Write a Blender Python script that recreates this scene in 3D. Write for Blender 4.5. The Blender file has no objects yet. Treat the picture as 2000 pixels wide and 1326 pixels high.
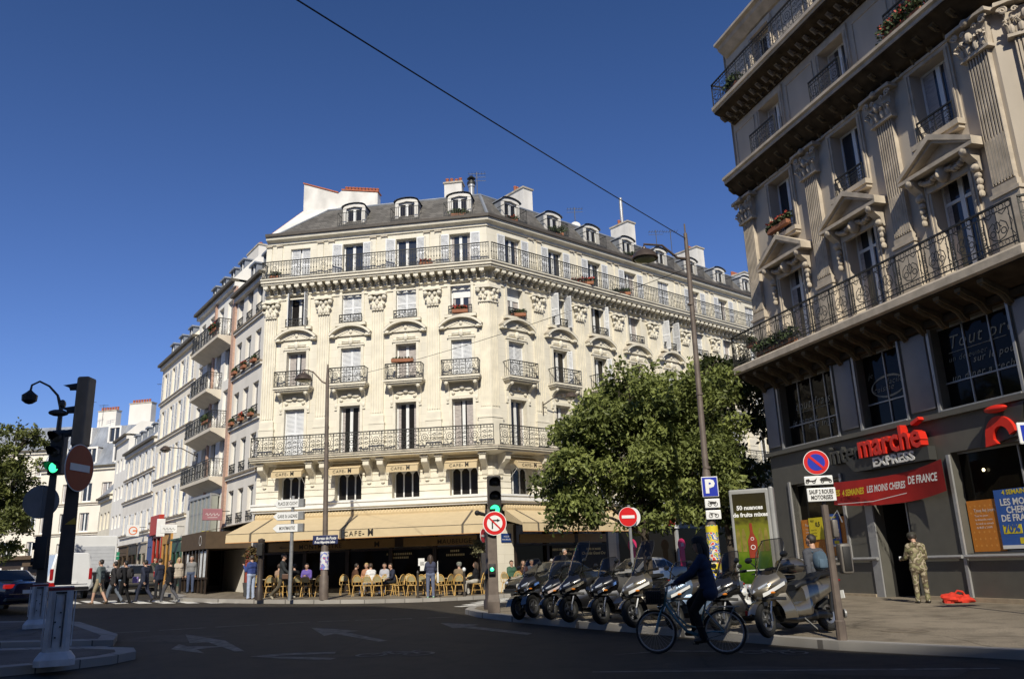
import bpy, bmesh, math, random
import numpy as np
from mathutils import Matrix, Vector
R = math.radians
PI = math.pi
SC = bpy.context.scene
COL = SC.collection
rnd = random.Random(7)

# ---------------------------------------------------------------- terrain
def g(X, Y):
    """height of the road surface: the street climbs gently away and to the left"""
    k = min(max((Y - 13) / 20., 0), 1.0)
    return .008 * max(0, Y - 13) + .027 * max(0, -X - 3) * k
KERB = .14

# ---------------------------------------------------------------- materials
MATS = {}
def pm(name, col, rough=.7, var=.12, scale=3., bump=0., bscale=40., metal=0., spec=.5, streak=0., trans=0., coat=0., emit=None, estr=0., alpha=1., dark=None):
    """procedural principled material: noise variation, optional streaks and bump"""
    if name in MATS: return MATS[name]
    m = bpy.data.materials.new(name); m.use_nodes = True
    nt = m.node_tree; N = nt.nodes; L = nt.links
    b = N['Principled BSDF']
    b.inputs['Roughness'].default_value = rough
    b.inputs['Metallic'].default_value = metal
    b.inputs['Specular IOR Level'].default_value = spec
    if coat: b.inputs['Coat Weight'].default_value = coat; b.inputs['Coat Roughness'].default_value = .05
    if trans: b.inputs['Transmission Weight'].default_value = trans
    if alpha < 1: b.inputs['Alpha'].default_value = alpha
    if emit: b.inputs['Emission Color'].default_value = (*emit, 1); b.inputs['Emission Strength'].default_value = estr
    b.inputs['Base Color'].default_value = (*col, 1)
    if var > 0 or bump > 0:
        tc = N.new('ShaderNodeTexCoord')
        if var > 0:
            no = N.new('ShaderNodeTexNoise'); no.inputs['Scale'].default_value = scale; no.inputs['Detail'].default_value = 5
            mp = N.new('ShaderNodeMapping'); mp.inputs['Scale'].default_value = (1, 1, 1 - .85 * streak)
            L.new(tc.outputs['Object'], mp.inputs['Vector']); L.new(mp.outputs['Vector'], no.inputs['Vector'])
            cr = N.new('ShaderNodeValToRGB')
            cr.color_ramp.elements[0].position = .3; cr.color_ramp.elements[1].position = .72
            d = dark or tuple(c * (1 - var) for c in col)
            cr.color_ramp.elements[0].color = (*d, 1)
            cr.color_ramp.elements[1].color = (*[min(1, c * (1 + var * .6)) for c in col], 1)
            L.new(no.outputs['Fac'], cr.inputs['Fac']); L.new(cr.outputs['Color'], b.inputs['Base Color'])
        if bump > 0:
            n2 = N.new('ShaderNodeTexNoise'); n2.inputs['Scale'].default_value = bscale; n2.inputs['Detail'].default_value = 4
            L.new(tc.outputs['Object'], n2.inputs['Vector'])
            bp = N.new('ShaderNodeBump'); bp.inputs['Strength'].default_value = bump; bp.inputs['Distance'].default_value = .02
            L.new(n2.outputs['Fac'], bp.inputs['Height']); L.new(bp.outputs['Normal'], b.inputs['Normal'])
    MATS[name] = m
    return m

def blockmat(name, col, mortar, bw=.9, bh=.42, var=.08, msize=.012, rough=.85, grime=.15):
    """ashlar / brick on a facade: brick texture over (x,z) of the object's own frame, with weather streaks"""
    if name in MATS: return MATS[name]
    m = bpy.data.materials.new(name); m.use_nodes = True
    nt = m.node_tree; N = nt.nodes; L = nt.links; b = N['Principled BSDF']
    b.inputs['Roughness'].default_value = rough; b.inputs['Specular IOR Level'].default_value = .2
    tc = N.new('ShaderNodeTexCoord'); sp = N.new('ShaderNodeSeparateXYZ'); cb = N.new('ShaderNodeCombineXYZ')
    ad = N.new('ShaderNodeMath'); ad.operation = 'ADD'
    L.new(tc.outputs['Object'], sp.inputs[0]); L.new(sp.outputs['X'], ad.inputs[0]); L.new(sp.outputs['Y'], ad.inputs[1])
    L.new(ad.outputs[0], cb.inputs['X']); L.new(sp.outputs['Z'], cb.inputs['Y'])
    br = N.new('ShaderNodeTexBrick'); L.new(cb.outputs[0], br.inputs['Vector'])
    br.inputs['Scale'].default_value = 1; br.inputs['Brick Width'].default_value = bw; br.inputs['Row Height'].default_value = bh
    br.inputs['Mortar Size'].default_value = msize; br.inputs['Mortar Smooth'].default_value = .3
    br.inputs['Color1'].default_value = (*[c * (1 - var) for c in col], 1); br.inputs['Color2'].default_value = (*[min(1, c * (1 + var)) for c in col], 1)
    br.inputs['Mortar'].default_value = (*mortar, 1)
    no = N.new('ShaderNodeTexNoise'); no.inputs['Scale'].default_value = 1.3; no.inputs['Detail'].default_value = 6
    mp = N.new('ShaderNodeMapping'); mp.inputs['Scale'].default_value = (1, 1, .2)
    L.new(tc.outputs['Object'], mp.inputs['Vector']); L.new(mp.outputs['Vector'], no.inputs['Vector'])
    mr = N.new('ShaderNodeMapRange'); mr.inputs['From Min'].default_value = .35; mr.inputs['From Max'].default_value = .7
    mr.inputs['To Min'].default_value = 1 - grime; mr.inputs['To Max'].default_value = 1.04
    L.new(no.outputs['Fac'], mr.inputs['Value'])
    mx = N.new('ShaderNodeMix'); mx.data_type = 'RGBA'; mx.blend_type = 'MULTIPLY'; mx.inputs[0].default_value = 1
    L.new(br.outputs['Color'], mx.inputs[6]); L.new(mr.outputs['Result'], mx.inputs[7])
    L.new(mx.outputs[2], b.inputs['Base Color'])
    MATS[name] = m
    return m

def voromat(name, cols, scale=8., rough=.8, stretch=(1, 1, 1)):
    """patches of several colours (camouflage, posters, crowds of goods)"""
    if name in MATS: return MATS[name]
    m = bpy.data.materials.new(name); m.use_nodes = True
    nt = m.node_tree; N = nt.nodes; L = nt.links; b = N['Principled BSDF']; b.inputs['Roughness'].default_value = rough
    tc = N.new('ShaderNodeTexCoord'); no = N.new('ShaderNodeTexNoise'); no.inputs['Scale'].default_value = scale; no.inputs['Detail'].default_value = 1.5
    mp = N.new('ShaderNodeMapping'); mp.inputs['Scale'].default_value = stretch
    L.new(tc.outputs['Object'], mp.inputs['Vector']); L.new(mp.outputs['Vector'], no.inputs['Vector'])
    cr = N.new('ShaderNodeValToRGB'); cr.color_ramp.interpolation = 'CONSTANT'
    e = cr.color_ramp.elements
    pos = [0] + [.36 + .28 * i / max(1, len(cols) - 2) for i in range(len(cols) - 1)]
    e[0].position = 0; e[0].color = (*cols[0], 1); e[1].position = pos[1]; e[1].color = (*cols[1], 1)
    for p, c in zip(pos[2:], cols[2:]):
        q = e.new(p); q.color = (*c, 1)
    L.new(no.outputs['Fac'], cr.inputs['Fac']); L.new(cr.outputs['Color'], b.inputs['Base Color'])
    MATS[name] = m
    return m

# ---------------------------------------------------------------- mesh builder
class MB:
    def __init__(s):
        s.v = []; s.f = []; s.mi = []; s.sm = []; s.mats = []; s.M = Matrix(); s.cur = 0; s.smooth = False
    def mat(s, m):
        if m not in s.mats: s.mats.append(m)
        s.cur = s.mats.index(m); return s
    def at(s, loc=(0, 0, 0), rz=0, rx=0, ry=0, sc=1):
        s.M = Matrix.Translation(loc) @ Matrix.Rotation(rz, 4, 'Z') @ Matrix.Rotation(ry, 4, 'Y') @ Matrix.Rotation(rx, 4, 'X') @ Matrix.Scale(sc, 4)
        return s
    def add(s, vs, fs, smooth=None):
        n = len(s.v); M = s.M
        s.v.extend([tuple(M @ Vector(p)) for p in vs])
        for f in fs:
            s.f.append([i + n for i in f]); s.mi.append(s.cur); s.sm.append(s.smooth if smooth is None else smooth)
        return s
    def box(s, a, b):
        x0, y0, z0 = a; x1, y1, z1 = b
        return s.add([(x0, y0, z0), (x1, y0, z0), (x1, y1, z0), (x0, y1, z0), (x0, y0, z1), (x1, y0, z1), (x1, y1, z1), (x0, y1, z1)],
                     [(0, 3, 2, 1), (4, 5, 6, 7), (0, 1, 5, 4), (1, 2, 6, 5), (2, 3, 7, 6), (3, 0, 4, 7)], False)
    def cbox(s, c, d):
        return s.box([c[i] - d[i] / 2 for i in range(3)], [c[i] + d[i] / 2 for i in range(3)])
    def bbox(s, a, b, e=.02):
        """box with bevelled edges"""
        bm = bmesh.new(); bmesh.ops.create_cube(bm, size=1)
        for v in bm.verts:
            v.co = Vector([a[i] + (v.co[i] + .5) * (b[i] - a[i]) for i in range(3)])
        bmesh.ops.bevel(bm, geom=bm.edges[:], offset=e, segments=2, affect='EDGES', profile=.5)
        s.bm(bm); bm.free(); return s
    def bm(s, bm):
        bm.verts.index_update()
        return s.add([v.co[:] for v in bm.verts], [[v.index for v in f.verts] for f in bm.faces])
    def quad(s, *p): return s.add(p, [tuple(range(len(p)))])
    def prism(s, poly, z0, z1):
        n = len(poly)
        ar = sum(poly[i][0] * poly[(i + 1) % n][1] - poly[(i + 1) % n][0] * poly[i][1] for i in range(n))
        if ar < 0: poly = poly[::-1]
        vs = [(x, y, z0) for x, y in poly] + [(x, y, z1) for x, y in poly]
        return s.add(vs, [tuple(range(n))[::-1], tuple(range(n, 2 * n))] + [(i, (i + 1) % n, n + (i + 1) % n, n + i) for i in range(n)], False)
    def vprism(s, poly, y0, y1):
        """polygon in the (x,z) plane extruded along y"""
        n = len(poly)
        ar = sum(poly[i][0] * poly[(i + 1) % n][1] - poly[(i + 1) % n][0] * poly[i][1] for i in range(n))
        if ar < 0: poly = poly[::-1]
        vs = [(x, y0, z) for x, z in poly] + [(x, y1, z) for x, z in poly]
        return s.add(vs, [tuple(range(n)), tuple(range(n, 2 * n))[::-1]] + [(i, n + i, n + (i + 1) % n, (i + 1) % n) for i in range(n)], False)
    def tube(s, pts, r, n=8, caps=True):
        """tube along a polyline; r is a number or one radius per point"""
        pts = [Vector(p) for p in pts]; k = len(pts)
        rr = r if isinstance(r, (list, tuple)) else [r] * k
        vs = []; up = Vector((0, 0, 1)); prev = None
        for i, p in enumerate(pts):
            t = (pts[min(i + 1, k - 1)] - pts[max(i - 1, 0)])
            t = t.normalized() if t.length > 1e-9 else Vector((0, 0, 1))
            if prev is None:
                a = t.cross(up) if abs(t.z) < .95 else t.cross(Vector((1, 0, 0)))
            else: a = prev - t * prev.dot(t)
            a.normalize(); prev = a; b = t.cross(a)
            for j in range(n):
                w = 2 * PI * j / n
                vs.append(tuple(p + (a * math.cos(w) + b * math.sin(w)) * rr[i]))
        fs = [(i * n + j, i * n + (j + 1) % n, (i + 1) * n + (j + 1) % n, (i + 1) * n + j) for i in range(k - 1) for j in range(n)]
        s.add(vs, fs, True)
        if caps: s.add(vs[:n], [tuple(range(n))[::-1]], False); s.add(vs[-n:], [tuple(range(n))], False)
        return s
    def cyl(s, p, r, h, n=16, r2=None):
        return s.tube([p, (p[0], p[1], p[2] + h)], [r, r if r2 is None else r2], n)
    def lathe(s, prof, n=20, axis='z', sm=True):
        """profile of (radius, height) revolved"""
        vs = []
        for r_, h in prof:
            for j in range(n):
                w = 2 * PI * j / n; c, d = r_ * math.cos(w), r_ * math.sin(w)
                vs.append((c, d, h) if axis == 'z' else ((c, h, d) if axis == 'y' else (h, c, d)))
        k = len(prof)
        fs = [(i * n + j, i * n + (j + 1) % n, (i + 1) * n + (j + 1) % n, (i + 1) * n + j) for i in range(k - 1) for j in range(n)]
        if axis == 'y': fs = [f[::-1] for f in fs]
        s.add(vs, fs, sm)
        if prof[0][0] > 1e-4: s.add(vs[:n], [tuple(range(n))[::-1]], False)
        if prof[-1][0] > 1e-4: s.add(vs[-n:], [tuple(range(n))], False)
        return s
    def ell(s, c, r, n=12, m=8):
        vs = [(c[0], c[1], c[2] - r[2])]
        for i in range(1, m):
            a = -PI / 2 + PI * i / m
            for j in range(n):
                w = 2 * PI * j / n
                vs.append((c[0] + r[0] * math.cos(a) * math.cos(w), c[1] + r[1] * math.cos(a) * math.sin(w), c[2] + r[2] * math.sin(a)))
        vs.append((c[0], c[1], c[2] + r[2])); t = len(vs) - 1
        fs = [(0, 1 + (j + 1) % n, 1 + j) for j in range(n)]
        for i in range(m - 2):
            o = 1 + i * n
            fs += [(o + j, o + (j + 1) % n, o + n + (j + 1) % n, o + n + j) for j in range(n)]
        o = 1 + (m - 2) * n
        fs += [(o + j, o + (j + 1) % n, t) for j in range(n)]
        return s.add(vs, fs, True)
    def ribbon(s, pts, w, y=0.):
        """flat strip along a curve in the (x,z) plane"""
        k = len(pts); vs = []
        for i in range(k):
            a = pts[max(i - 1, 0)]; b = pts[min(i + 1, k - 1)]
            dx, dz = b[0] - a[0], b[1] - a[1]; l = math.hypot(dx, dz) or 1
            nx, nz = -dz / l * w / 2, dx / l * w / 2
            vs += [(pts[i][0] + nx, y, pts[i][1] + nz), (pts[i][0] - nx, y, pts[i][1] - nz)]
        return s.add(vs, [(2 * i, 2 * i + 1, 2 * i + 3, 2 * i + 2) for i in range(k - 1)], False)
    def ring(s, cx, cz, r, w, y=0., n=10, rz=None):
        return s.ribbon([(cx + r * math.cos(2 * PI * i / n), cz + (rz or r) * math.sin(2 * PI * i / n)) for i in range(n + 1)], w, y)
    def loft(s, rings, closed=True, caps=True, sm=True):
        n = len(rings[0]); vs = [p for r_ in rings for p in r_]
        fs = []
        for i in range(len(rings) - 1):
            for j in range(n if closed else n - 1):
                fs.append((i * n + j, i * n + (j + 1) % n, (i + 1) * n + (j + 1) % n, (i + 1) * n + j))
        s.add(vs, fs, sm)
        if caps and closed:
            s.add(list(rings[0]), [tuple(range(n))[::-1]], False); s.add(list(rings[-1]), [tuple(range(n))], False)
        return s
    def text(s, txt, size, h=0., bold=0., shear=0., space=1., ax='c', xs=1., fit=None):
        """real lettering in the (x,z) plane facing -y, base line at z=0"""
        vs, fs, w = text_geo(txt, size, h, bold, shear, space)
        if fit: xs = fit / w
        o = {'c': -w / 2, 'l': 0, 'r': -w}[ax]
        return s.add([((x + o) * xs, -z, y) for x, y, z in vs], fs, False)
    def build(s, name, parent=None, loc=None, rz=0, auto=35):
        me = bpy.data.meshes.new(name)
        me.from_pydata(s.v, [], s.f)
        for m in s.mats: me.materials.append(m)
        if s.f:
            me.polygons.foreach_set('material_index', s.mi); me.polygons.foreach_set('use_smooth', s.sm)
            if any(s.sm): me.set_sharp_from_angle(angle=R(auto))
        me.update()
        o = bpy.data.objects.new(name, me); COL.objects.link(o)
        if parent: o.parent = parent
        if loc is not None: o.location = loc
        o.rotation_euler = (0, 0, rz)
        return o

_TXT = {}
def text_geo(txt, size, h, bold, shear, space):
    key = (txt, size, h, bold, shear, space)
    if key not in _TXT:
        c = bpy.data.curves.new('t', 'FONT'); c.body = txt; c.size = size; c.extrude = h / 2; c.offset = bold; c.shear = shear; c.space_character = space
        c.resolution_u = 2
        o = bpy.data.objects.new('t', c); COL.objects.link(o)
        dg = bpy.context.evaluated_depsgraph_get()
        me = bpy.data.meshes.new_from_object(o.evaluated_get(dg))
        vs = [v.co[:] for v in me.vertices]; fs = [tuple(p.vertices) for p in me.polygons]
        w = max([v[0] for v in vs], default=0)
        bpy.data.objects.remove(o); bpy.data.meshes.remove(me); bpy.data.curves.remove(c)
        _TXT[key] = (vs, fs, w)
    return _TXT[key]

# ---------------------------------------------------------------- object bookkeeping
def tag(o, label=None, cat=None, group=None, kind=None):
    if label: o['label'] = label
    if cat: o['category'] = cat
    if group: o['group'] = group
    if kind: o['kind'] = kind
    return o
def thing(name, label, cat, loc=(0, 0, 0), rz=0, group=None):
    o = bpy.data.objects.new(name, None); COL.objects.link(o); o.empty_display_size = .2
    o.location = loc; o.rotation_euler = (0, 0, rz)
    return tag(o, label, cat, group)
KIDS = {}
def copy_tree(o, loc=None, rz=None, label=None, group=None, parent=None):
    c = o.copy(); COL.objects.link(c)
    if parent: c.parent = parent
    if loc is not None: c.location = loc
    if rz is not None: c.rotation_euler = (0, 0, rz)
    if label: c['label'] = label
    if group: c['group'] = group
    for ch in list(o.children): copy_tree(ch, parent=c)
    return c

# ---------------------------------------------------------------- walls, sweeps
def wall(mb, x0, x1, z0, z1, holes, depth=.3, y=0.):
    """facade sheet in the (x,z) plane with openings (a,b,c,d) and reveals going in by depth"""
    xs = sorted({x0, x1, *[h[0] for h in holes], *[h[1] for h in holes]}); zs = sorted({z0, z1, *[h[2] for h in holes], *[h[3] for h in holes]})
    xs = [x for x in xs if x0 - 1e-6 <= x <= x1 + 1e-6]; zs = [z for z in zs if z0 - 1e-6 <= z <= z1 + 1e-6]
    for j in range(len(zs) - 1):
        zc = (zs[j] + zs[j + 1]) / 2; run = None
        for i in range(len(xs)):
            inside = i < len(xs) - 1 and not any(h[0] < (xs[i] + xs[i + 1]) / 2 < h[1] and h[2] < zc < h[3] for h in holes)
            if inside and run is None: run = xs[i]
            if not inside and run is not None:
                mb.quad((run, y, zs[j]), (xs[i], y, zs[j]), (xs[i], y, zs[j + 1]), (run, y, zs[j + 1])); run = None
    for a, b, c, d in holes:
        mb.quad((a, y, c), (a, y, d), (a, y + depth, d), (a, y + depth, c))
        mb.quad((b, y, c), (b, y + depth, c), (b, y + depth, d), (b, y, d))
        mb.quad((a, y, d), (b, y, d), (b, y + depth, d), (a, y + depth, d))
        mb.quad((a, y, c), (a, y + depth, c), (b, y + depth, c), (b, y, c))

def offset_path(path, d):
    """offset an open 2d polyline to its right-hand side by d, mitred"""
    out = []
    for i, p in enumerate(path):
        ns = []
        for a, b in ((i - 1, i), (i, i + 1)):
            if 0 <= a and b < len(path):
                dx, dy = path[b][0] - path[a][0], path[b][1] - path[a][1]; l = math.hypot(dx, dy); ns.append((dy / l, -dx / l))
        if len(ns) == 1: n = ns[0]; k = 1
        else:
            n = (ns[0][0] + ns[1][0], ns[0][1] + ns[1][1]); l = math.hypot(*n); n = (n[0] / l, n[1] / l); k = 1 / max(.3, n[0] * ns[0][0] + n[1] * ns[0][1])
        out.append((p[0] + n[0] * d * k, p[1] + n[1] * d * k))
    return out
def sweep(mb, path, prof, closed=True):
    """sweep a profile of (out, z) along a plan path (viewed from outside the path runs left to right)"""
    rings = []
    offs = {d: offset_path(path, d) for d in {p[0] for p in prof}}
    for i in range(len(path)):
        rings.append([(*offs[d][i], z) for d, z in prof])
    n = len(prof)
    vs = [p for r_ in rings for p in r_]; fs = []
    for i in range(len(path) - 1):
        for j in range(n if closed else n - 1):
            fs.append((i * n + j, i * n + (j + 1) % n, (i + 1) * n + (j + 1) % n, (i + 1) * n + j))
    mb.add(vs, fs, False)
    if closed:
        mb.add(rings[0], [tuple(range(n))], False); mb.add(rings[-1], [tuple(range(n))[::-1]], False)

def drape(poly, h, name, m, skirt=None, step=2.0):
    """flat sheet following the ground at height h above it, with an optional kerb face of its own material"""
    bm = bmesh.new()
    vs = [bm.verts.new((x, y, 0)) for x, y in poly]; bm.faces.new(vs)
    xs = [p[0] for p in poly]; ys = [p[1] for p in poly]
    for axis, lo, hi in ((0, min(xs), max(xs)), (1, min(ys), max(ys))):
        c = math.floor(lo / step) * step + step
        while c < hi:
            no = (1, 0, 0) if axis == 0 else (0, 1, 0); co = (c, 0, 0) if axis == 0 else (0, c, 0)
            bmesh.ops.bisect_plane(bm, geom=bm.verts[:] + bm.edges[:] + bm.faces[:], plane_co=co, plane_no=no); c += step
    mb = MB().mat(m)
    bm.normal_update()
    for f in bm.faces:
        if f.normal.z < 0: f.normal_flip()
    bm.verts.index_update()
    mb.add([(v.co.x, v.co.y, g(v.co.x, v.co.y) + h) for v in bm.verts], [[v.index for v in f.verts] for f in bm.faces])
    if skirt:
        mb.mat(skirt)
        for e in bm.edges:
            if len(e.link_faces) == 1:
                f = e.link_faces[0]; a, b = e.verts
                for l in f.loops:
                    if l.edge == e: a, b = l.vert, l.link_loop_next.vert
                a, b = a.co, b.co
                mb.quad((a.x, a.y, g(a.x, a.y) - .15), (b.x, b.y, g(b.x, b.y) - .15), (b.x, b.y, g(b.x, b.y) + h), (a.x, a.y, g(a.x, a.y) + h))
    bm.free()
    return mb.build(name)
# ================================================================ SETTING
def asphalt(name, col, spec=.35):
    m = bpy.data.materials.new(name); m.use_nodes = True
    nt = m.node_tree; N = nt.nodes; L = nt.links; b = N['Principled BSDF']
    b.inputs['Roughness'].default_value = .8; b.inputs['Specular IOR Level'].default_value = spec
    tc = N.new('ShaderNodeTexCoord')
    def noise(sc, det, stretch=(1, 1, 1)):
        mp = N.new('ShaderNodeMapping'); mp.inputs['Scale'].default_value = stretch; mp.inputs['Rotation'].default_value = (0, 0, R(30))
        n = N.new('ShaderNodeTexNoise'); n.inputs['Scale'].default_value = sc; n.inputs['Detail'].default_value = det
        L.new(tc.outputs['Object'], mp.inputs['Vector']); L.new(mp.outputs['Vector'], n.inputs['Vector']); return n
    big = noise(.35, 6, (1, .35, 1)); fine = noise(60, 3); spots = noise(2.2, 8)
    cr = N.new('ShaderNodeValToRGB'); cr.color_ramp.elements[0].position = .3; cr.color_ramp.elements[1].position = .7
    cr.color_ramp.elements[0].color = (*[c * .7 for c in col], 1); cr.color_ramp.elements[1].color = (*[c * 1.25 for c in col], 1)
    L.new(big.outputs['Fac'], cr.inputs['Fac'])
    def mul(a, fac, lo, hi, f0=.35, f1=.65):
        mr = N.new('ShaderNodeMapRange'); mr.inputs['From Min'].default_value = f0; mr.inputs['From Max'].default_value = f1
        mr.inputs['To Min'].default_value = lo; mr.inputs['To Max'].default_value = hi; L.new(fac, mr.inputs['Value'])
        mx = N.new('ShaderNodeMix'); mx.data_type = 'RGBA'; mx.blend_type = 'MULTIPLY'; mx.inputs[0].default_value = 1
        L.new(a, mx.inputs[6]); L.new(mr.outputs['Result'], mx.inputs[7]); return mx.outputs[2]
    c = mul(cr.outputs['Color'], fine.outputs['Fac'], .7, 1.35)
    c = mul(c, spots.outputs['Fac'], .72, 1.1, .3, .55)
    vo = N.new('ShaderNodeTexVoronoi'); vo.feature = 'DISTANCE_TO_EDGE'; vo.inputs['Scale'].default_value = .33; mv = N.new('ShaderNodeMapping'); wv = N.new('ShaderNodeMix'); wv.data_type = 'RGBA'; wv.inputs[0].default_value = .12
    L.new(tc.outputs['Object'], wv.inputs[6]); L.new(spots.outputs['Color'], wv.inputs[7]); L.new(wv.outputs[2], vo.inputs['Vector'])
    c = mul(c, vo.outputs['Distance'], .62, 1.0, .0, .012)
    L.new(c, b.inputs['Base Color'])
    bp = N.new('ShaderNodeBump'); bp.inputs['Strength'].default_value = .5; bp.inputs['Distance'].default_value = .01
    L.new(fine.outputs['Fac'], bp.inputs['Height']); L.new(bp.outputs['Normal'], b.inputs['Normal'])
    return m
M_road = asphalt('asphalt', (.038, .031, .022))
M_pave = asphalt('pavement', (.19, .16, .12), .2)
M_kerb = blockmat('granite_kerb', (.33, .31, .28), (.12, .11, .10), bw=1.0, bh=5, var=.12, msize=.02)
M_paint = pm('shaded_road_paint', (.20, .185, .155), .8, .55, 6, dark=(.06, .052, .042))  # worn white paint, its tone lowered for the shaded junction
M_paintw = pm('crossing_paint', (.7, .68, .62), .8, .35, 4)

def ground_sheet():
    xs = [-220, -150, -100, -70] + list(np.arange(-50, 50.1, 2.0)) + [70, 100, 150, 220]
    ys = [-120, -80, -50, -30] + list(np.arange(-20, 80.1, 2.0)) + [100, 130, 180, 260, 400]
    mb = MB().mat(M_road); nx = len(xs)
    mb.add([(x, y, g(x, y)) for y in ys for x in xs], [(j * nx + i, j * nx + i + 1, (j + 1) * nx + i + 1, (j + 1) * nx + i) for j in range(len(ys) - 1) for i in range(nx - 1)], True)
    return tag(mb.build('road'), kind='structure')
ground_sheet()

U_S = (.760, .649)      # the side street runs off to the right behind
U_L = (-.581, .814)     # the street that climbs away on the left
def along(p, u, t): return (p[0] + u[0] * t, p[1] + u[1] * t)
kerb_cafe = [along((-15.6, 38.9), U_L, 45), along((-15.6, 38.9), U_L, 22), (-15.6, 38.9), (-15.2, 37.2), (-14.3, 36.0), (-12.6, 35.0), (-11, 34.3), (-9.3, 33.85), (-7.6, 33.6), (-6, 33.7), (-4.5, 34.2), (-2.7, 35.1), (-.9, 36.1), (.6, 37.1), along((.6, 37.1), U_S, 30)]
poly_cafe = kerb_cafe + [(40, 70), (-20, 110)]
kerb_r = [along((1.2, 31.9), U_S, 30), (1.2, 31.9), (-.2, 30.8), (-1.2, 29.4), (-1.7, 27.8), (-1.75, 26.6), (-1.3, 25), (-.26, 22.76), (1.1, 20.5), (2.51, 18.39), (3.9, 16.2), (5.17, 14.22), (7.06, 12.2), (9.5, 9.6), (14, 4.5)]
poly_r = kerb_r + [(30, 4.5), (40, 30), (36, 62)]
isl_a = [(-19, 13.6), (-12, 13.75), (-9.2, 14.3), (-8.1, 15.0), (-7.5, 15.8), (-7.38, 16.5), (-7.75, 17.2), (-8.6, 17.6), (-9.8, 17.75), (-19, 17.9)]
isl_b = [(-19, 19.5), (-12, 19.1), (-9.0, 18.95), (-9.6, 20.4), (-11, 22.3), (-12.6, 24.4), (-13.6, 25.0), (-19, 25.2)]

def kerbstrip(path, name, w=.28, h=KERB + .004, closed=False):
    pts = []
    P = path + ([path[0]] if closed else [])
    for a, b in zip(P[:-1], P[1:]):
        n = max(1, int(math.hypot(b[0] - a[0], b[1] - a[1]) / .8)) if abs(a[0]) < 60 else 1
        pts += [(a[0] + (b[0] - a[0]) * i / n, a[1] + (b[1] - a[1]) * i / n) for i in range(n)]
    pts.append(P[-1])
    inn = offset_path(pts, -w)
    mb = MB().mat(M_kerb)
    vs = []
    for p, q in zip(pts, inn):
        vs += [(p[0], p[1], g(*p) - .1), (p[0], p[1], g(*p) + h), (q[0], q[1], g(*q) + h)]
    fs = []
    for i in range(len(pts) - 1):
        fs += [(3 * i, 3 * i + 3, 3 * i + 4, 3 * i + 1), (3 * i + 1, 3 * i + 4, 3 * i + 5, 3 * i + 2)]
    mb.add(vs, fs, False)
    return tag(mb.build(name), kind='structure')
for nm, poly, kp in (('pavement_cafe', poly_cafe, kerb_cafe), ('pavement_shop', poly_r, kerb_r)):
    tag(drape(poly, KERB, nm, M_pave), kind='structure'); kerbstrip(kp, 'kerb')
M_isl = asphalt('island_surface', (.10, .092, .085), .2)
for nm, poly in (('traffic_island', isl_a), ('traffic_island', isl_b)):
    tag(drape(poly, KERB, nm, M_isl), kind='structure'); kerbstrip(poly, 'kerb', .35, closed=True)
tag(drape([(-19, 17.9), (-9.2, 17.75), (-9.0, 18.95), (-19, 19.3)], .03, 'dropped_crossing', M_kerb), kind='structure')
# far pavement of the left street
far_l = [along((-24.5, 33.0), U_L, t) for t in (0, 60)] + [(-95, 70), (-60, 20)]
tag(drape(far_l, KERB, 'pavement_left', M_pave), kind='structure')

def mark(name, poly, m=None, h=.006): return tag(drape(poly, h, name, m or M_paint, step=1.0), kind='structure')
mark('road_arrow', [(-8.43, 21.53), (-6.79, 19.69), (-5.56, 17.3), (-5.77, 17.32), (-6.4, 18.35), (-6.78, 17.96), (-6.3, 17.13), (-7.37, 18.1), (-7.62, 19.14), (-7.22, 18.59), (-6.49, 18.46), (-7.04, 19.36), (-7.48, 19.38)])
mark('road_arrow', [(-5.57, 22.69), (-4.07, 21.42), (-4.3, 21.06), (-2.92, 18.7), (-3.08, 18.53), (-4.49, 20.7), (-4.65, 20.23)])
mark('road_arrow', [(-2.2, 23.19), (-1.11, 22.2), (-1.29, 21.79), (.23, 19.21), (.11, 18.88), (-1.46, 21.4), (-1.71, 21.35)])
mark('road_arrow', [(-5.16, 16.36), (-4.55, 16.75), (-3.6, 16.68), (-3.56, 16.4), (-4.47, 16.39), (-4.72, 16.24), (-3.95, 15.95), (-3.37, 15.65), (-3.43, 15.4), (-4.31, 15.78)])
def seg(p, q, w): 
    dx, dy = q[0] - p[0], q[1] - p[1]; l = math.hypot(dx, dy); nx, ny = -dy / l * w / 2, dx / l * w / 2
    return [(p[0] + nx, p[1] + ny), (p[0] - nx, p[1] - ny), (q[0] - nx, q[1] - ny), (q[0] + nx, q[1] + ny)]
for k_, (poly, cc) in enumerate((([(-3.6, 19.2), (-.9, 17.6), (.2, 18.6), (-2.4, 20.4)], (.030, .025, .019)), ([(-9.6, 20.2), (-7.7, 19.6), (-7.2, 20.9), (-9.2, 21.6)], (.062, .052, .040)), ([(-13.5, 27.0), (-4.0, 27.3), (-4.0, 28.1), (-13.5, 27.9)], (.034, .028, .021)), ([(2.2, 13.4), (3.6, 12.6), (5.9, 11.6), (5.4, 11.0), (1.7, 12.6)], (.060, .050, .038)), ([(-6.5, 13.2), (-2.4, 13.0), (-2.2, 14.3), (-6.2, 14.6)], (.034, .028, .021)), ([(-20, 36.5), (-17.8, 35.9), (-19.5, 39.5), (-21.4, 39.5)], (.034, .028, .021)))):
    mark('road_patch', poly, asphalt('patched_asphalt_%d' % k_, cc), .003)
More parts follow.
